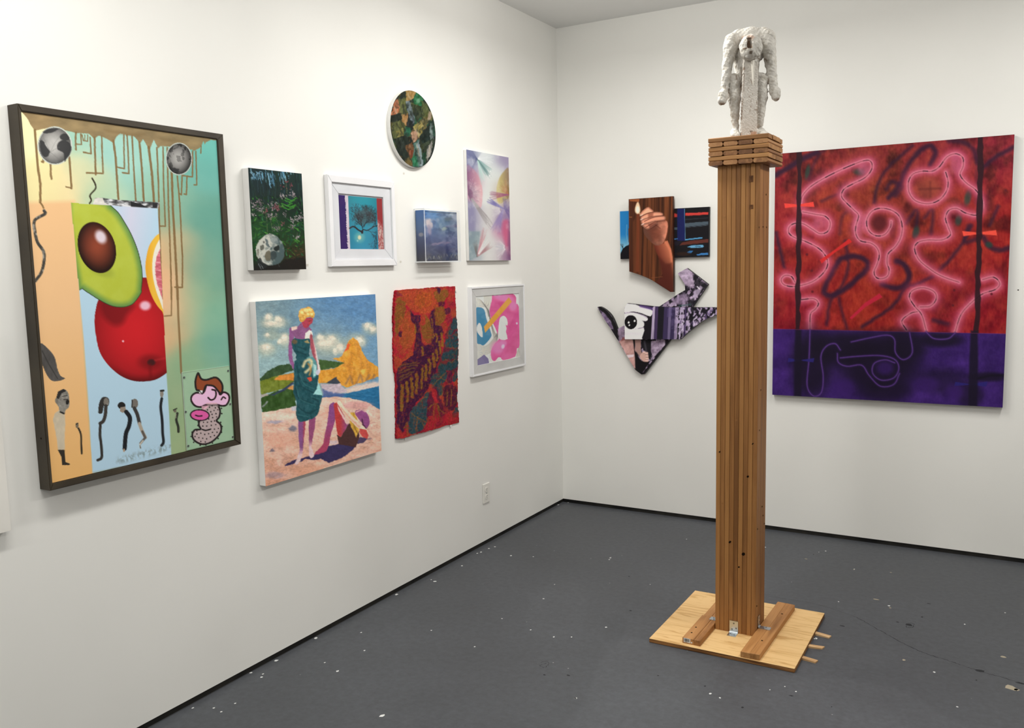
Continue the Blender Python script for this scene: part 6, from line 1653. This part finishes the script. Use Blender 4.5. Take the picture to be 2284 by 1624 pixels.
def paint_hand(a):
    a.view(1310, 420, 3.690)
    x = a.x + (a.y - 400) * 0.02
    st = fbm(x / 13, a.y / 900, 5)
    st2 = fbm(x / 5, a.y / 400, 8)
    t = np.clip(st * 1.6 - 0.35 + (st2 - 0.5) * 0.4, 0, 1)[:, None]
    a.c[:] = np.array([52, 26, 14]) * (1 - t) + np.array([136, 76, 42]) * t
    a.poly([(340, 90), (370, 90), (372, 690), (345, 690)], (70, 36, 24), 20, 0.7)
    a.poly([(375, 280), (395, 240), (400, 690), (376, 700)], (104, 56, 32), 8, 0.8)
    a.poly([(408, 200), (432, 200), (426, 690), (400, 690)], (128, 62, 36), 14, 0.8)
    a.poly([(345, 92), (430, 88), (425, 112), (352, 106)], (170, 96, 54), 6, 0.9); a.line([(348, 238), (366, 238)], 6, (150, 90, 50), 5)
    # arm
    def arm(x, y, d):
        k = np.clip((x - 540 - (y - 450) * 0.36) / 120, 0, 1)[:, None]
        return np.array([104, 44, 30]) * (1 - k) + np.array([206, 118, 84]) * k
    a.poly([(540, 440), (600, 460), (660, 430), (690, 500), (706, 600), (708, 870), (560, 800), (600, 740), (620, 700), (600, 600), (560, 510)], None, 4, 1, shade=lambda x, y, d: arm(x, y, d) * (1 - 0.35 * np.clip((y - 560) / 160, 0, 1))[:, None])
    a.poly([(585, 560), (640, 620), (690, 620), (706, 860), (600, 800), (560, 770), (620, 730)], (88, 36, 26), 20, 0.8)
    a.line([(525, 738), (620, 728)], 4, (140, 80, 50), 3, 0.8)
    skin = np.array([206, 128, 100])
    def sk(x, y, d):
        k = np.clip(0.6 + (x - 560) / 200 + (fbm(x / 40, y / 30, 5) - 0.5) * 0.4, 0.5, 1.05)[:, None]
        return skin * k
    a.poly([(470, 300), (560, 270), (640, 262), (662, 290), (660, 340), (640, 420), (610, 462), (560, 470), (500, 420), (465, 370)], None, 4, 1, 2, shade=sk)
    a.poly([(500, 340), (560, 320), (610, 340), (600, 420), (540, 440)], (120, 58, 40), 40, 0.6)
    for p, hl in (([(436, 205), (470, 170), (500, 154), (520, 165), (550, 195), (530, 215), (480, 235), (440, 232)], 1.12), ([(440, 232), (490, 205), (540, 195), (600, 196), (625, 212), (610, 232), (540, 240), (470, 270), (442, 262)], 1.05), ([(440, 262), (500, 240), (560, 226), (630, 226), (646, 246), (630, 266), (560, 275), (490, 300), (462, 320), (450, 300)], 1.0), ([(450, 300), (500, 282), (560, 268), (578, 285), (560, 302), (510, 335), (480, 335)], 0.92)):
        a.poly(p, None, 4, 1, 2, shade=lambda x, y, d, hl=hl: np.clip(np.array([222, 146, 116]) * hl * (0.62 + 0.5 * np.clip(-d / 16, 0, 1))[:, None], 0, 255))
    for p in ([(545, 195), (490, 208), (442, 232)], [(625, 226), (545, 240), (470, 272)], [(640, 268), (560, 276), (480, 322)], [(575, 300), (520, 335)], [(660, 330), (655, 400), (625, 455)], [(560, 300), (600, 330)]):
        a.line(p, 5, (96, 42, 30), 5, 0.85, 3)
    a.poly([(500, 205), (545, 200), (540, 235), (500, 250)], (124, 62, 44), 16, 0.6); a.poly([(500, 295), (575, 278), (560, 300), (515, 330)], (90, 42, 32), 12, 0.6)
    for x, y in ((436, 225), (440, 258), (447, 300)):
        a.line([(x, y), (x + 16, y - 8)], 9, (240, 204, 186), 5, 0.9)
    a.line([(640, 290), (655, 330), (640, 400)], 14, (236, 150, 116), 14, 0.6, 3); a.line([(640, 440), (680, 510), (694, 600)], 16, (230, 136, 98), 14, 0.7, 3)
    a.poly([(392, 165), (405, 125), (418, 112), (430, 140), (436, 180), (428, 205), (410, 210), (394, 195)], (250, 210, 168), 8, 1, 3); a.ell(414, 175, 14, 28, (255, 246, 224), 0, 0.8, 1)
    a.line([(428, 205), (440, 222)], 5, (230, 190, 140), 4)
def paint_vpanel(a):
    a.view(1310, 420, 3.690)
    n = fbm(a.x / 22, a.y / 26, 5)
    k = np.clip((n - 0.44) * 7, 0, 1)[:, None]
    m = fbm(a.x / 50, a.y / 60, 9)[:, None]
    a.c[:] = np.array([30, 26, 34]) * (1 - k) + (np.array([172, 152, 176]) + (m - 0.5) * 110) * k
    a.poly([(745, 700), (820, 658), (880, 710), (860, 740), (890, 770), (860, 810), (800, 800)], lambda x, y: np.array([176, 156, 178]) + (fbm(x / 20, y / 20, 4) - 0.5)[:, None] * 90, 14, 0.85, 2, 8)
    a.poly([(870, 720), (990, 790), (930, 860), (890, 800)], (28, 26, 30), 14, 0.8, warp=8)
    a.poly([(880, 850), (930, 800), (950, 815), (900, 900), (860, 910)], (180, 164, 186), 10, 0.8, warp=8); a.line([(905, 810), (925, 830)], 8, (226, 216, 226), 5)
    a.poly([(690, 960), (720, 900), (800, 860), (840, 900), (800, 960)], (150, 130, 156), 16, 0.7, warp=12)
    a.poly([(820, 930), (880, 900), (890, 960), (840, 985)], (30, 28, 34), 12, 0.8, warp=10); a.line([(760, 970), (850, 960)], 12, (52, 90, 84), 10, 0.6, warp=8)
    # left hook
    a.poly([(82, 975), (110, 975), (165, 1010), (210, 1070), (250, 1165), (280, 1260), (240, 1240), (220, 1180), (190, 1090), (140, 1030)], (24, 22, 24), 5, 1, 2)
    a.poly([(100, 1000), (150, 1040), (195, 1100), (215, 1165), (190, 1150), (140, 1070)], lambda x, y: np.array([120, 102, 130]) + (fbm(x / 14, y / 14, 6) - 0.5)[:, None] * 120, 6, 0.95)
    a.poly([(250, 1180), (300, 1140), (310, 1250), (270, 1290)], (150, 130, 150), 8, 0.8, warp=8)
    # legs and foot
    a.poly([(262, 1262), (310, 1225), (380, 1250), (400, 1330), (402, 1500), (360, 1440)], lambda x, y: np.array([196, 152, 144]) + (fbm(x / 22, y / 22, 3) - 0.5)[:, None] * 50, 5)
    a.poly([(290, 1225), (330, 1230), (310, 1250), (275, 1260)], (120, 60, 60), 8, 0.7); a.poly([(320, 1372), (384, 1368), (380, 1388), (335, 1396)], (228, 212, 216), 5, 0.9)
    a.poly([(375, 1240), (400, 1250), (390, 1330), (440, 1420), (500, 1425), (520, 1420), (445, 1533), (395, 1500), (392, 1400)], (20, 18, 20), 6)
    a.poly([(390, 1245), (440, 1245), (440, 1330), (455, 1390), (440, 1400), (400, 1340)], (168, 132, 122), 6)
    a.poly([(430, 1385), (460, 1345), (495, 1345), (508, 1375), (500, 1425), (460, 1425)], (206, 166, 150), 5, 1, 2)
    for x, y in ((470, 1352), (490, 1360), (495, 1382), (492, 1402), (490, 1420)):
        a.ell(x, y, 13, 9, (222, 186, 172), 0.2); a.line([(x - 12, y + 9), (x + 12, y + 9)], 3, (90, 60, 54), 3, 0.7)
    a.poly([(440, 1245), (530, 1245), (520, 1420), (505, 1400), (500, 1350), (460, 1335)], (26, 24, 28), 5); a.line([(470, 1260), (485, 1340)], 16, (70, 66, 74), 10, 0.8)
    a.poly([(525, 1260), (640, 1248), (640, 1290), (540, 1400), (525, 1340)], lambda x, y: np.array([158, 140, 160]) + (fbm(x / 18, y / 18, 6) - 0.5)[:, None] * 120, 6)
    a.poly([(690, 1230), (720, 1200), (480, 1540), (440, 1540)], (22, 20, 22), 5)
def paint_eye(a):
    a.view(1310, 420, 3.690)
    a.c[:] = (28, 24, 32)
    n = fbm(a.x / 20, a.y / 22, 3)
    k = (np.clip((n - 0.46) * 8, 0, 1) * (a.x > 690))[:, None]
    a.c[:] = a.c * (1 - k) + np.array([164, 146, 174]) * k
    for x0, x1, c in ((540, 556, (196, 178, 204)), (556, 582, (72, 54, 92)), (582, 630, (26, 24, 30)), (630, 668, (62, 50, 86)), (668, 690, (120, 106, 142)), (690, 722, (56, 46, 80)), (722, 745, (150, 132, 164)), (762, 772, (190, 176, 200)), (800, 815, (60, 46, 80)), (850, 875, (20, 20, 24))):
        a.poly([(x0 + 4, 960), (x1 + 4, 960), (x1 - 10, 1250), (x0 - 10, 1250)], c, 4, 0.85)
    a.poly([(660, 990), (700, 985), (692, 1060), (655, 1060)], (90, 76, 120), 8, 0.5)
    rr = random.Random(12)
    for k in range(60):
        x = rr.uniform(730, 1050); y = rr.uniform(985, 1230 - max(0, x - 800) * 0.6)
        a.line([(x, y), (x + rr.uniform(-22, 22), y + rr.uniform(10, 34))], rr.uniform(6, 15), rr.choice(((24, 22, 28), (178, 160, 188), (206, 192, 212), (30, 28, 36), (90, 72, 110))), 5, 0.85)
    for x in (740, 790, 830):
        a.line([(x, 985), (x - 4, 1230)], 6, (206, 192, 214), 4, 0.6)
    # face
    W_ = (232, 224, 232)
    a.poly([(300, 985), (330, 944), (420, 962), (520, 985), (540, 1000), (540, 1245), (300, 1250)], (24, 20, 26), 4)
    a.poly([(300, 1020), (306, 985), (330, 946), (400, 958), (440, 975), (500, 990), (538, 1010), (520, 1055), (450, 1030), (380, 1015), (330, 1022)], W_, 4, 1, 2)
    a.line([(440, 968), (536, 992)], 22, (96, 70, 130), 12, 0.8); a.line([(330, 946), (545, 972)], 5, (40, 34, 44), 3)
    a.poly([(300, 1030), (340, 1020), (420, 1030), (490, 1060), (494, 1088), (460, 1092), (400, 1066), (340, 1052), (300, 1058)], (236, 226, 236), 3, 1, 2)
    a.line([(306, 1030), (380, 1022), (450, 1044), (492, 1068)], 4, (120, 100, 130), 3, 0.8, 3)
    a.poly([(300, 1050), (380, 1050), (440, 1080), (468, 1110), (462, 1140), (430, 1150), (380, 1162), (300, 1170)], (240, 236, 242), 3, 1, 2)
    a.ell(358, 1102, 52, 58, (18, 16, 18)); a.ell(340, 1105, 8, 9, (250, 250, 250)); a.ell(346, 1127, 6, 6, (240, 240, 240)); a.ell(390, 1092, 7, 9, (250, 250, 250))
    a.poly([(296, 1165), (400, 1158), (462, 1142), (470, 1170), (450, 1230), (455, 1250), (296, 1250)], W_, 3, 1, 0)
    a.line([(420, 1155), (466, 1145)], 5, (110, 90, 116), 4, 0.8)
    for k in range(10):
        a.line([(315 + k * 14, 1190), (313 + k * 14, 1205)], 4, (190, 180, 184), 5, 0.6)
    a.line([(545, 985), (530, 1240)], 14, (186, 168, 196), 5, 0.9)
c7 = lambda *p: Q(1310, 420, 3.690, *p)
hp = empty('hand_panel_painting', (on_plane(1450, 640, 1, 0)[0], 0, 1.33), 'hand holding a flame painted on a panel over a blue and black one', 'painting')
shaped('rear_panel', c7((268, 190), (1003, 152), (1000, 563), (273, 583)), 0.024, 0.0235, paint_backpanel, (24, 22, 26), hp, 'B', 0.92, side_mat=M_BLACK, pitch=1.3, side_name='rear_panel_edge')
lowc = smooth_curve([(345, 685), (430, 712), (520, 750), (600, 800), (683, 853)], 6)
shaped('front_panel', c7(*([(340, 90), (703, 65), (707, 853), (684, 854)] + [tuple(p) for p in lowc[::-1]])), 0.050, 0.0255, paint_hand, (90, 50, 30), hp, 'B', 1.0, side_mat=noisy_mat('hand_panel_edge', (58, 30, 20), (82, 44, 28), 10.0, 0.6, 0.2), pitch=1.2, side_name='front_panel_edge')
ep = empty('eye_panel_painting', (on_plane(1440, 800, 1, 0)[0], 0, 0.92), 'violet and black shaped panels with a staring cartoon eye', 'painting')
hook = smooth_curve([(82, 978), (108, 976), (160, 1008), (206, 1062), (246, 1157)], 5)
shaped('rear_panel', c7(*([tuple(p) for p in hook] + [(300, 1132), (420, 1080), (605, 965), (745, 872), (805, 838), (802, 790), (745, 700), (820, 658), (992, 790), (865, 978), (690, 1238), (468, 1530), (445, 1533), (395, 1495), (320, 1370), (250, 1250), (195, 1160), (130, 1065)])), 0.026, 0.0255, paint_vpanel, (60, 50, 66), ep, 'B', 1.2, side_mat=M_BLACK, pitch=1.25, side_name='rear_panel_edge')
low2 = smooth_curve([(1150, 990), (1062, 1042), (955, 1088), (850, 1168), (768, 1243)], 5)
shaped('front_panel', c7(*([(305, 1010), (306, 985), (330, 946), (545, 972), (700, 980), (1064, 980), (1150, 980)] + [tuple(p) for p in low2] + [(308, 1243)])), 0.048, 0.0215, paint_eye, (60, 50, 66), ep, 'B', 1.28, side_mat=M_BLACK, pitch=1.2, side_name='front_panel_edge')

# ---------------------------------------------------------------- 11 large red and violet canvas
def paint_neon(a):
    a.view(1700, 280, 2.498)
    a.c[:] = a.rbf([(150, 300, 150, 44, 54), (300, 400, 164, 62, 44), (600, 200, 140, 50, 50), (700, 400, 160, 64, 40), (1000, 400, 168, 60, 44), (1300, 200, 148, 40, 58), (1330, 500, 168, 38, 36), (1300, 1000, 164, 34, 42), (700, 800, 160, 54, 40), (300, 750, 170, 48, 40), (600, 1000, 172, 44, 36), (950, 1050, 160, 36, 48), (150, 1050, 156, 30, 44), (100, 550, 160, 34, 46), (1000, 750, 160, 44, 40), (900, 150, 150, 48, 58)], 150)
    a.c *= np.array([0.93, 0.9, 0.86])
    bl = fbm(a.x / 90 + 3, a.y / 90, 13)
    a.c *= (1 - 0.42 * np.clip((bl - 0.5) * 4, 0, 1) * (0.4 + 0.6 * np.clip((900 - a.y) / 500, 0, 1)))[:, None]
    a.c += (fbm(a.x / 40, a.y / 50, 3) - 0.5)[:, None] * np.array([58, 44, 16]) + (fbm(a.x / 9, a.y / 22, 5) - 0.5)[:, None] * np.array([34, 22, 16])
    dark = (50, 24, 48)
    for p, w, al in (([(75, 280), (150, 235), (220, 190), (300, 150)], 26, 0.8), ([(255, 300), (280, 230), (310, 170), (350, 130)], 16, 0.5), ([(620, 430), (640, 330), (690, 240), (760, 170), (830, 110)], 16, 0.65), ([(700, 400), (760, 330), (800, 230), (870, 140), (930, 110), (958, 150), (930, 215)], 24, 0.75), ([(690, 350), (720, 310), (775, 340), (740, 385)], 22, 0.6),
                     ([(400, 800), (440, 742), (520, 725), (582, 752), (580, 800), (520, 860), (440, 925), (370, 945), (348, 905), (400, 800)], 26, 0.8), ([(430, 600), (440, 520), (470, 480)], 18, 0.4), ([(465, 640), (475, 720), (478, 800), (440, 900), (380, 985), (365, 1110)], 18, 0.6), ([(430, 960), (450, 1050), (475, 1130)], 13, 0.6), ([(670, 880), (740, 902), (800, 880), (822, 830), (795, 775), (750, 750)], 28, 0.8), ([(950, 835), (860, 880), (800, 898), (750, 980), (680, 1040), (560, 1120)], 16, 0.75), ([(990, 800), (1060, 720), (1112, 650), (1160, 550)], 18, 0.65), ([(78, 600), (100, 690), (125, 790)], 18, 0.7), ([(1235, 620), (1270, 668), (1320, 682), (1375, 672)], 26, 0.7), ([(1225, 225), (1290, 170), (1385, 115)], 22, 0.7), ([(1030, 82), (1100, 85), (1165, 125), (1190, 200)], 24, 0.6), ([(800, 540), (860, 465), (850, 610)], 20, 0.6), ([(900, 510), (945, 465), (938, 600)], 18, 0.55), ([(1265, 545), (1312, 440)], 18, 0.6), ([(1190, 130), (1190, 420)], 20, 0.3), ([(960, 1080), (1040, 1100)], 22, 0.6), ([(330, 420), (420, 380)], 14, 0.5), ([(1150, 550), (1130, 640), (1220, 610)], 22, 0.6)):
        a.line(p, w * 1.1, dark, 18, min(1, al * 1.15), 6, warp=5, wf=0.03)
    for x, y, rx, ry in ((538, 258, 34, 20), (1140, 395, 18, 44), (1262, 655, 20, 16), (855, 590, 18, 34), (1090, 520, 18, 30), (250, 260, 12, 40)):
        a.ell(x, y, rx, ry, (34, 70, 58), 0.2, 1.0, 0.75)
    A_ = [(212, 435), (225, 390), (270, 340), (350, 290), (450, 240), (560, 196), (600, 200), (606, 240), (570, 288), (500, 325), (452, 355), (440, 395), (470, 432), (510, 470), (535, 500), (520, 560), (522, 605), (548, 640), (605, 652), (640, 680), (652, 720), (640, 770), (624, 812), (636, 842), (665, 850), (698, 836), (708, 800), (696, 760), (702, 710), (742, 670), (770, 620), (778, 560), (760, 500), (712, 466), (650, 458), (604, 480), (580, 530), (592, 582), (632, 610), (680, 604), (712, 562), (716, 530)]
    B_ = [(225, 482), (300, 495), (350, 505), (378, 540), (365, 588), (322, 602), (280, 578), (230, 548), (185, 545), (152, 565), (150, 600), (182, 625), (240, 645), (310, 680), (350, 720), (366, 770), (342, 820), (290, 865), (230, 888), (170, 898), (122, 886), (108, 858), (130, 836), (165, 842), (184, 872)]
    C_ = [(1016, 255), (1030, 310), (1020, 362), (980, 410), (920, 430), (852, 415), (815, 370), (810, 310), (836, 266), (890, 250), (940, 250), (980, 225), (1020, 172), (1068, 152), (1108, 172), (1112, 220), (1096, 268), (1130, 312), (1182, 350), (1216, 400), (1222, 450), (1190, 490), (1130, 480), (1080, 455), (1036, 466), (1018, 510), (1034, 560), (1046, 602), (1000, 630), (920, 632), (866, 646), (848, 682), (872, 740), (930, 790), (1000, 832), (1098, 866)]
    D_ = [(222, 970), (290, 965), (316, 990), (300, 1022), (272, 1052), (270, 1140)]
    E_ = [(1228, 850), (1290, 836), (1325, 870), (1300, 905), (1230, 930), (1162, 985), (1110, 1050), (1080, 1145)]
    F_ = [(918, 1135), (892, 1050), (852, 1002), (822, 950), (842, 912), (900, 898), (960, 920), (972, 960), (940, 1000), (882, 1006)]
    G_ = [(808, 1135), (782, 1085), (830, 1042), (868, 1032)]
    for p in (A_, B_, C_, D_, E_, F_, G_):
        a.line(p, 40, (186, 66, 96), 10, 0.55, 6, glow=True, warp=6, wf=0.02)
    for p in (A_, B_, C_, D_, E_, F_, G_):
        a.line(p, 22, (222, 112, 140), 10, 0.66, 6, glow=True, warp=5, wf=0.03)
    for x, y, rx, ry in ((545, 540, 40, 60), (1070, 210, 30, 50), (320, 545, 40, 30), (560, 240, 30, 30)):
        a.ell(x, y, rx, ry, (206, 104, 138), 0, 1.0, 0.55)
    a.ell(650, 540, 44, 46, (84, 26, 34), 0, 1.0, 0.85); a.ell(922, 340, 70, 60, (164, 76, 60), 0, 1.0, 0.7); a.line([(870, 350), (985, 345)], 12, (110, 44, 40), 12, 0.7); a.line([(930, 310), (932, 390)], 12, (110, 44, 40), 12, 0.5); a.ell(900, 950, 40, 34, (150, 40, 52), 0, 1.0, 0.8); a.ell(145, 866, 20, 16, (160, 60, 60), 0, 1.0, 0.7); a.ell(725, 590, 16, 40, (120, 40, 50), 0, 1, 0.6)
    for p in (A_, B_, C_, D_, E_, F_, G_):
        a.line(p, 15, (236, 156, 168), 9, 0.7, 6)
        a.line(p, 5.5, (150, 58, 74), 4, 0.8, 6)
        q = smooth_curve(p, 8)
        for i in range(0, len(q) - 8, 8):
            k_ = vnoise(np.array([i * 0.33]), np.array([len(p) * 1.0]), 3)[0]
            if k_ > 0.45:
                a.line(q[i:i + 5], 5.5, (58, 26, 40), 4, min(0.95, (k_ - 0.3) * 2.2))
    for p, c in (([(122, 435), (200, 441), (284, 425), (290, 454), (205, 451), (126, 462)], (244, 72, 62)), ([(1112, 580), (1200, 587), (1300, 573), (1306, 603), (1205, 596), (1118, 609)], (248, 84, 66)), ([(322, 748), (405, 690), (484, 628), (500, 646), (410, 702), (332, 768)], (214, 44, 44)), ([(490, 1070), (575, 985), (655, 932), (672, 952), (582, 1006), (502, 1078)], (196, 36, 62))):
        a.poly(p, c, 3, 0.95)
    # violet lower field
    a.poly([(40, 1134), (1380, 1152), (1380, 1600), (40, 1600)], lambda x, y: np.array([60, 32, 104]) + (fbm(x / 80, y / 60, 7) - 0.5)[:, None] * np.array([34, 22, 50]) + (fbm(x / 8, y / 14, 9) - 0.5)[:, None] * 14, 3)
    for x, y, rx, ry, al in ((280, 1330, 110, 190, 0.85), (450, 1240, 200, 90, 0.85), (650, 1330, 230, 170, 0.85), (800, 1220, 120, 90, 0.8), (1000, 1190, 120, 40, 0.85), (700, 1480, 130, 60, 0.6), (1010, 1420, 130, 70, 0.5), (1270, 1395, 110, 26, 0.8), (1170, 1500, 70, 70, 0.6)):
        a.ell(x, y, rx, ry, (24, 16, 34), 0, 0.9, al)
    for x, y, rx, ry in ((460, 1460, 60, 50), (690, 1350, 46, 36), (920, 1440, 70, 40), (1080, 1480, 50, 40)):
        a.ell(x, y, rx, ry, (60, 30, 104), 0, 1.0, 0.7)
    lo = [[(270, 1140), (266, 1300), (256, 1450), (292, 1510), (336, 1490), (346, 1400), (332, 1290), (360, 1232), (410, 1215), (440, 1250)], [(424, 1270), (430, 1320), (480, 1342), (560, 1335), (602, 1392), (665, 1452), (740, 1442), (772, 1380)], [(440, 1295), (540, 1285), (660, 1280), (742, 1300), (768, 1350), (740, 1405), (670, 1418), (622, 1380), (630, 1325), (690, 1304), (745, 1320)], [(500, 1205), (600, 1182), (700, 1165), (742, 1190), (748, 1262), (792, 1302), (842, 1262), (826, 1150)], [(918, 1145), (962, 1182), (1040, 1182), (1080, 1150)]]
    for p in lo:
        a.line(p, 13, (58, 34, 92), 10, 0.7, 6); a.line(p, 5, (98, 62, 138), 4, 0.9, 6)
    for p in ([(150, 1298), (220, 1308), (296, 1297), (290, 1321), (220, 1312), (148, 1321)], [(1085, 1425), (1170, 1437), (1266, 1421), (1258, 1451), (1170, 1440), (1080, 1448)]):
        a.poly(p, (44, 36, 112), 3, 0.95)
    # dark poles over both fields
    def pole(x0, y0, y1, w, sd, lean=0.0):
        ys = np.linspace(y0, y1, 46)
        l = [(x0 + lean * (y - y0) - w * (0.55 + 0.8 * vnoise(np.array([y / 45]), np.array([sd]), 3)[0]), y) for y in ys]
        r = [(x0 + lean * (y - y0) + w * (0.55 + 0.8 * vnoise(np.array([y / 38]), np.array([sd + 3.]), 5)[0]), y) for y in ys]
        a.poly(l + r[::-1], (46, 22, 30), 4, 0.93)
    pole(206, 140, 1140, 14, 1.0, -0.005); pole(1208, 40, 1152, 16, 5.0, -0.006)
    for x0, w in ((204, 22), (1185, 26)):
        a.poly([(x0 - w * 0.7, 1135), (x0 + w * 0.8, 1140), (x0 + w, 1300), (x0 + w * 0.9, 1600), (x0 - w, 1600), (x0 - w * 0.9, 1300)], (26, 18, 38), 12, 0.9)
    a.line([(1210, 1405), (1280, 1388), (1360, 1385)], 12, (20, 14, 30), 10, 0.8)
    a.line([(64, 1136), (1362, 1152)], 3, (150, 60, 100), 3, 0.5)
    for x, y in ((278, 808), (1292, 235), (1350, 352), (1072, 910), (282, 925), (250, 718), (1280, 930), (1065, 995)):
        a.ell(x, y, 7, 7, (96, 26, 36), 0, 0.6, 0.9)
    a.grain(0.05, 0.12)
canvas('neon_painting', (1.3735, 2.5245, 0.8085, 2.163, 0.035), [(1728.8, 345.3), (2258.1, 296.8), (2241.2, 907.7), (1724.8, 882.5)], paint_neon, (160, 45, 45),
       'large red and violet canvas of glowing pink looping lines', wall='B', gain=1.0, side=M_REDSIDE)

# ---------------------------------------------------------------- 12 edge of a white canvas at the far end of the wall
M_WHITE2 = noisy_mat('white_canvas_face', (226, 223, 216), (236, 233, 226), 5.0, 0.7, 0.15)
wr = (4.16, 3.632, 0.835, 1.43)
wc = wall_empty('white_canvas', wr + (0.03,), 'plain white canvas beside the dark framed collage', 'painting')
wbox('stretcher', wr, 0.0005, 0.0285, M_WHITE, wc, 'L', 0.0015)
wbox('canvas_face', (4.159, 3.633, 0.836, 1.429), 0.0287, 0.030, M_WHITE2, wc)

# ---------------------------------------------------------------- small wall marks: paper number tags and a nail hole
for x, y, lab in ((685.5, 591.5, 'tiny paper number tag beside the skull painting'), (900.5, 387, 'tiny paper number tag below the oval painting'), (893.5, 584, 'tiny paper number tag beside the tree print')):
    p = on_plane(x, y, 0, 0.0)
    o = box('number_tag', (0.0003, p[1] - 0.006, p[2] - 0.0045), (0.0009, p[1] + 0.006, p[2] + 0.0045), noisy_mat('tag_paper', (206, 202, 192), (228, 224, 214), 300.0, 0.8, 0.1), None, 0.0)
    tag(o, lab, 'tag')
p = on_plane(2271, 647, 1, 0.0)
bm = bmesh.new(); add_disc(bm, (p[0], -0.0002, p[2]), (0, -1, 0), 0.0035, 0.0004, 10)
o = bm_mesh('nail_hole', bm, M_SLOT); tag(o, 'small dark nail hole in the wall beside the neon painting', 'nail hole')
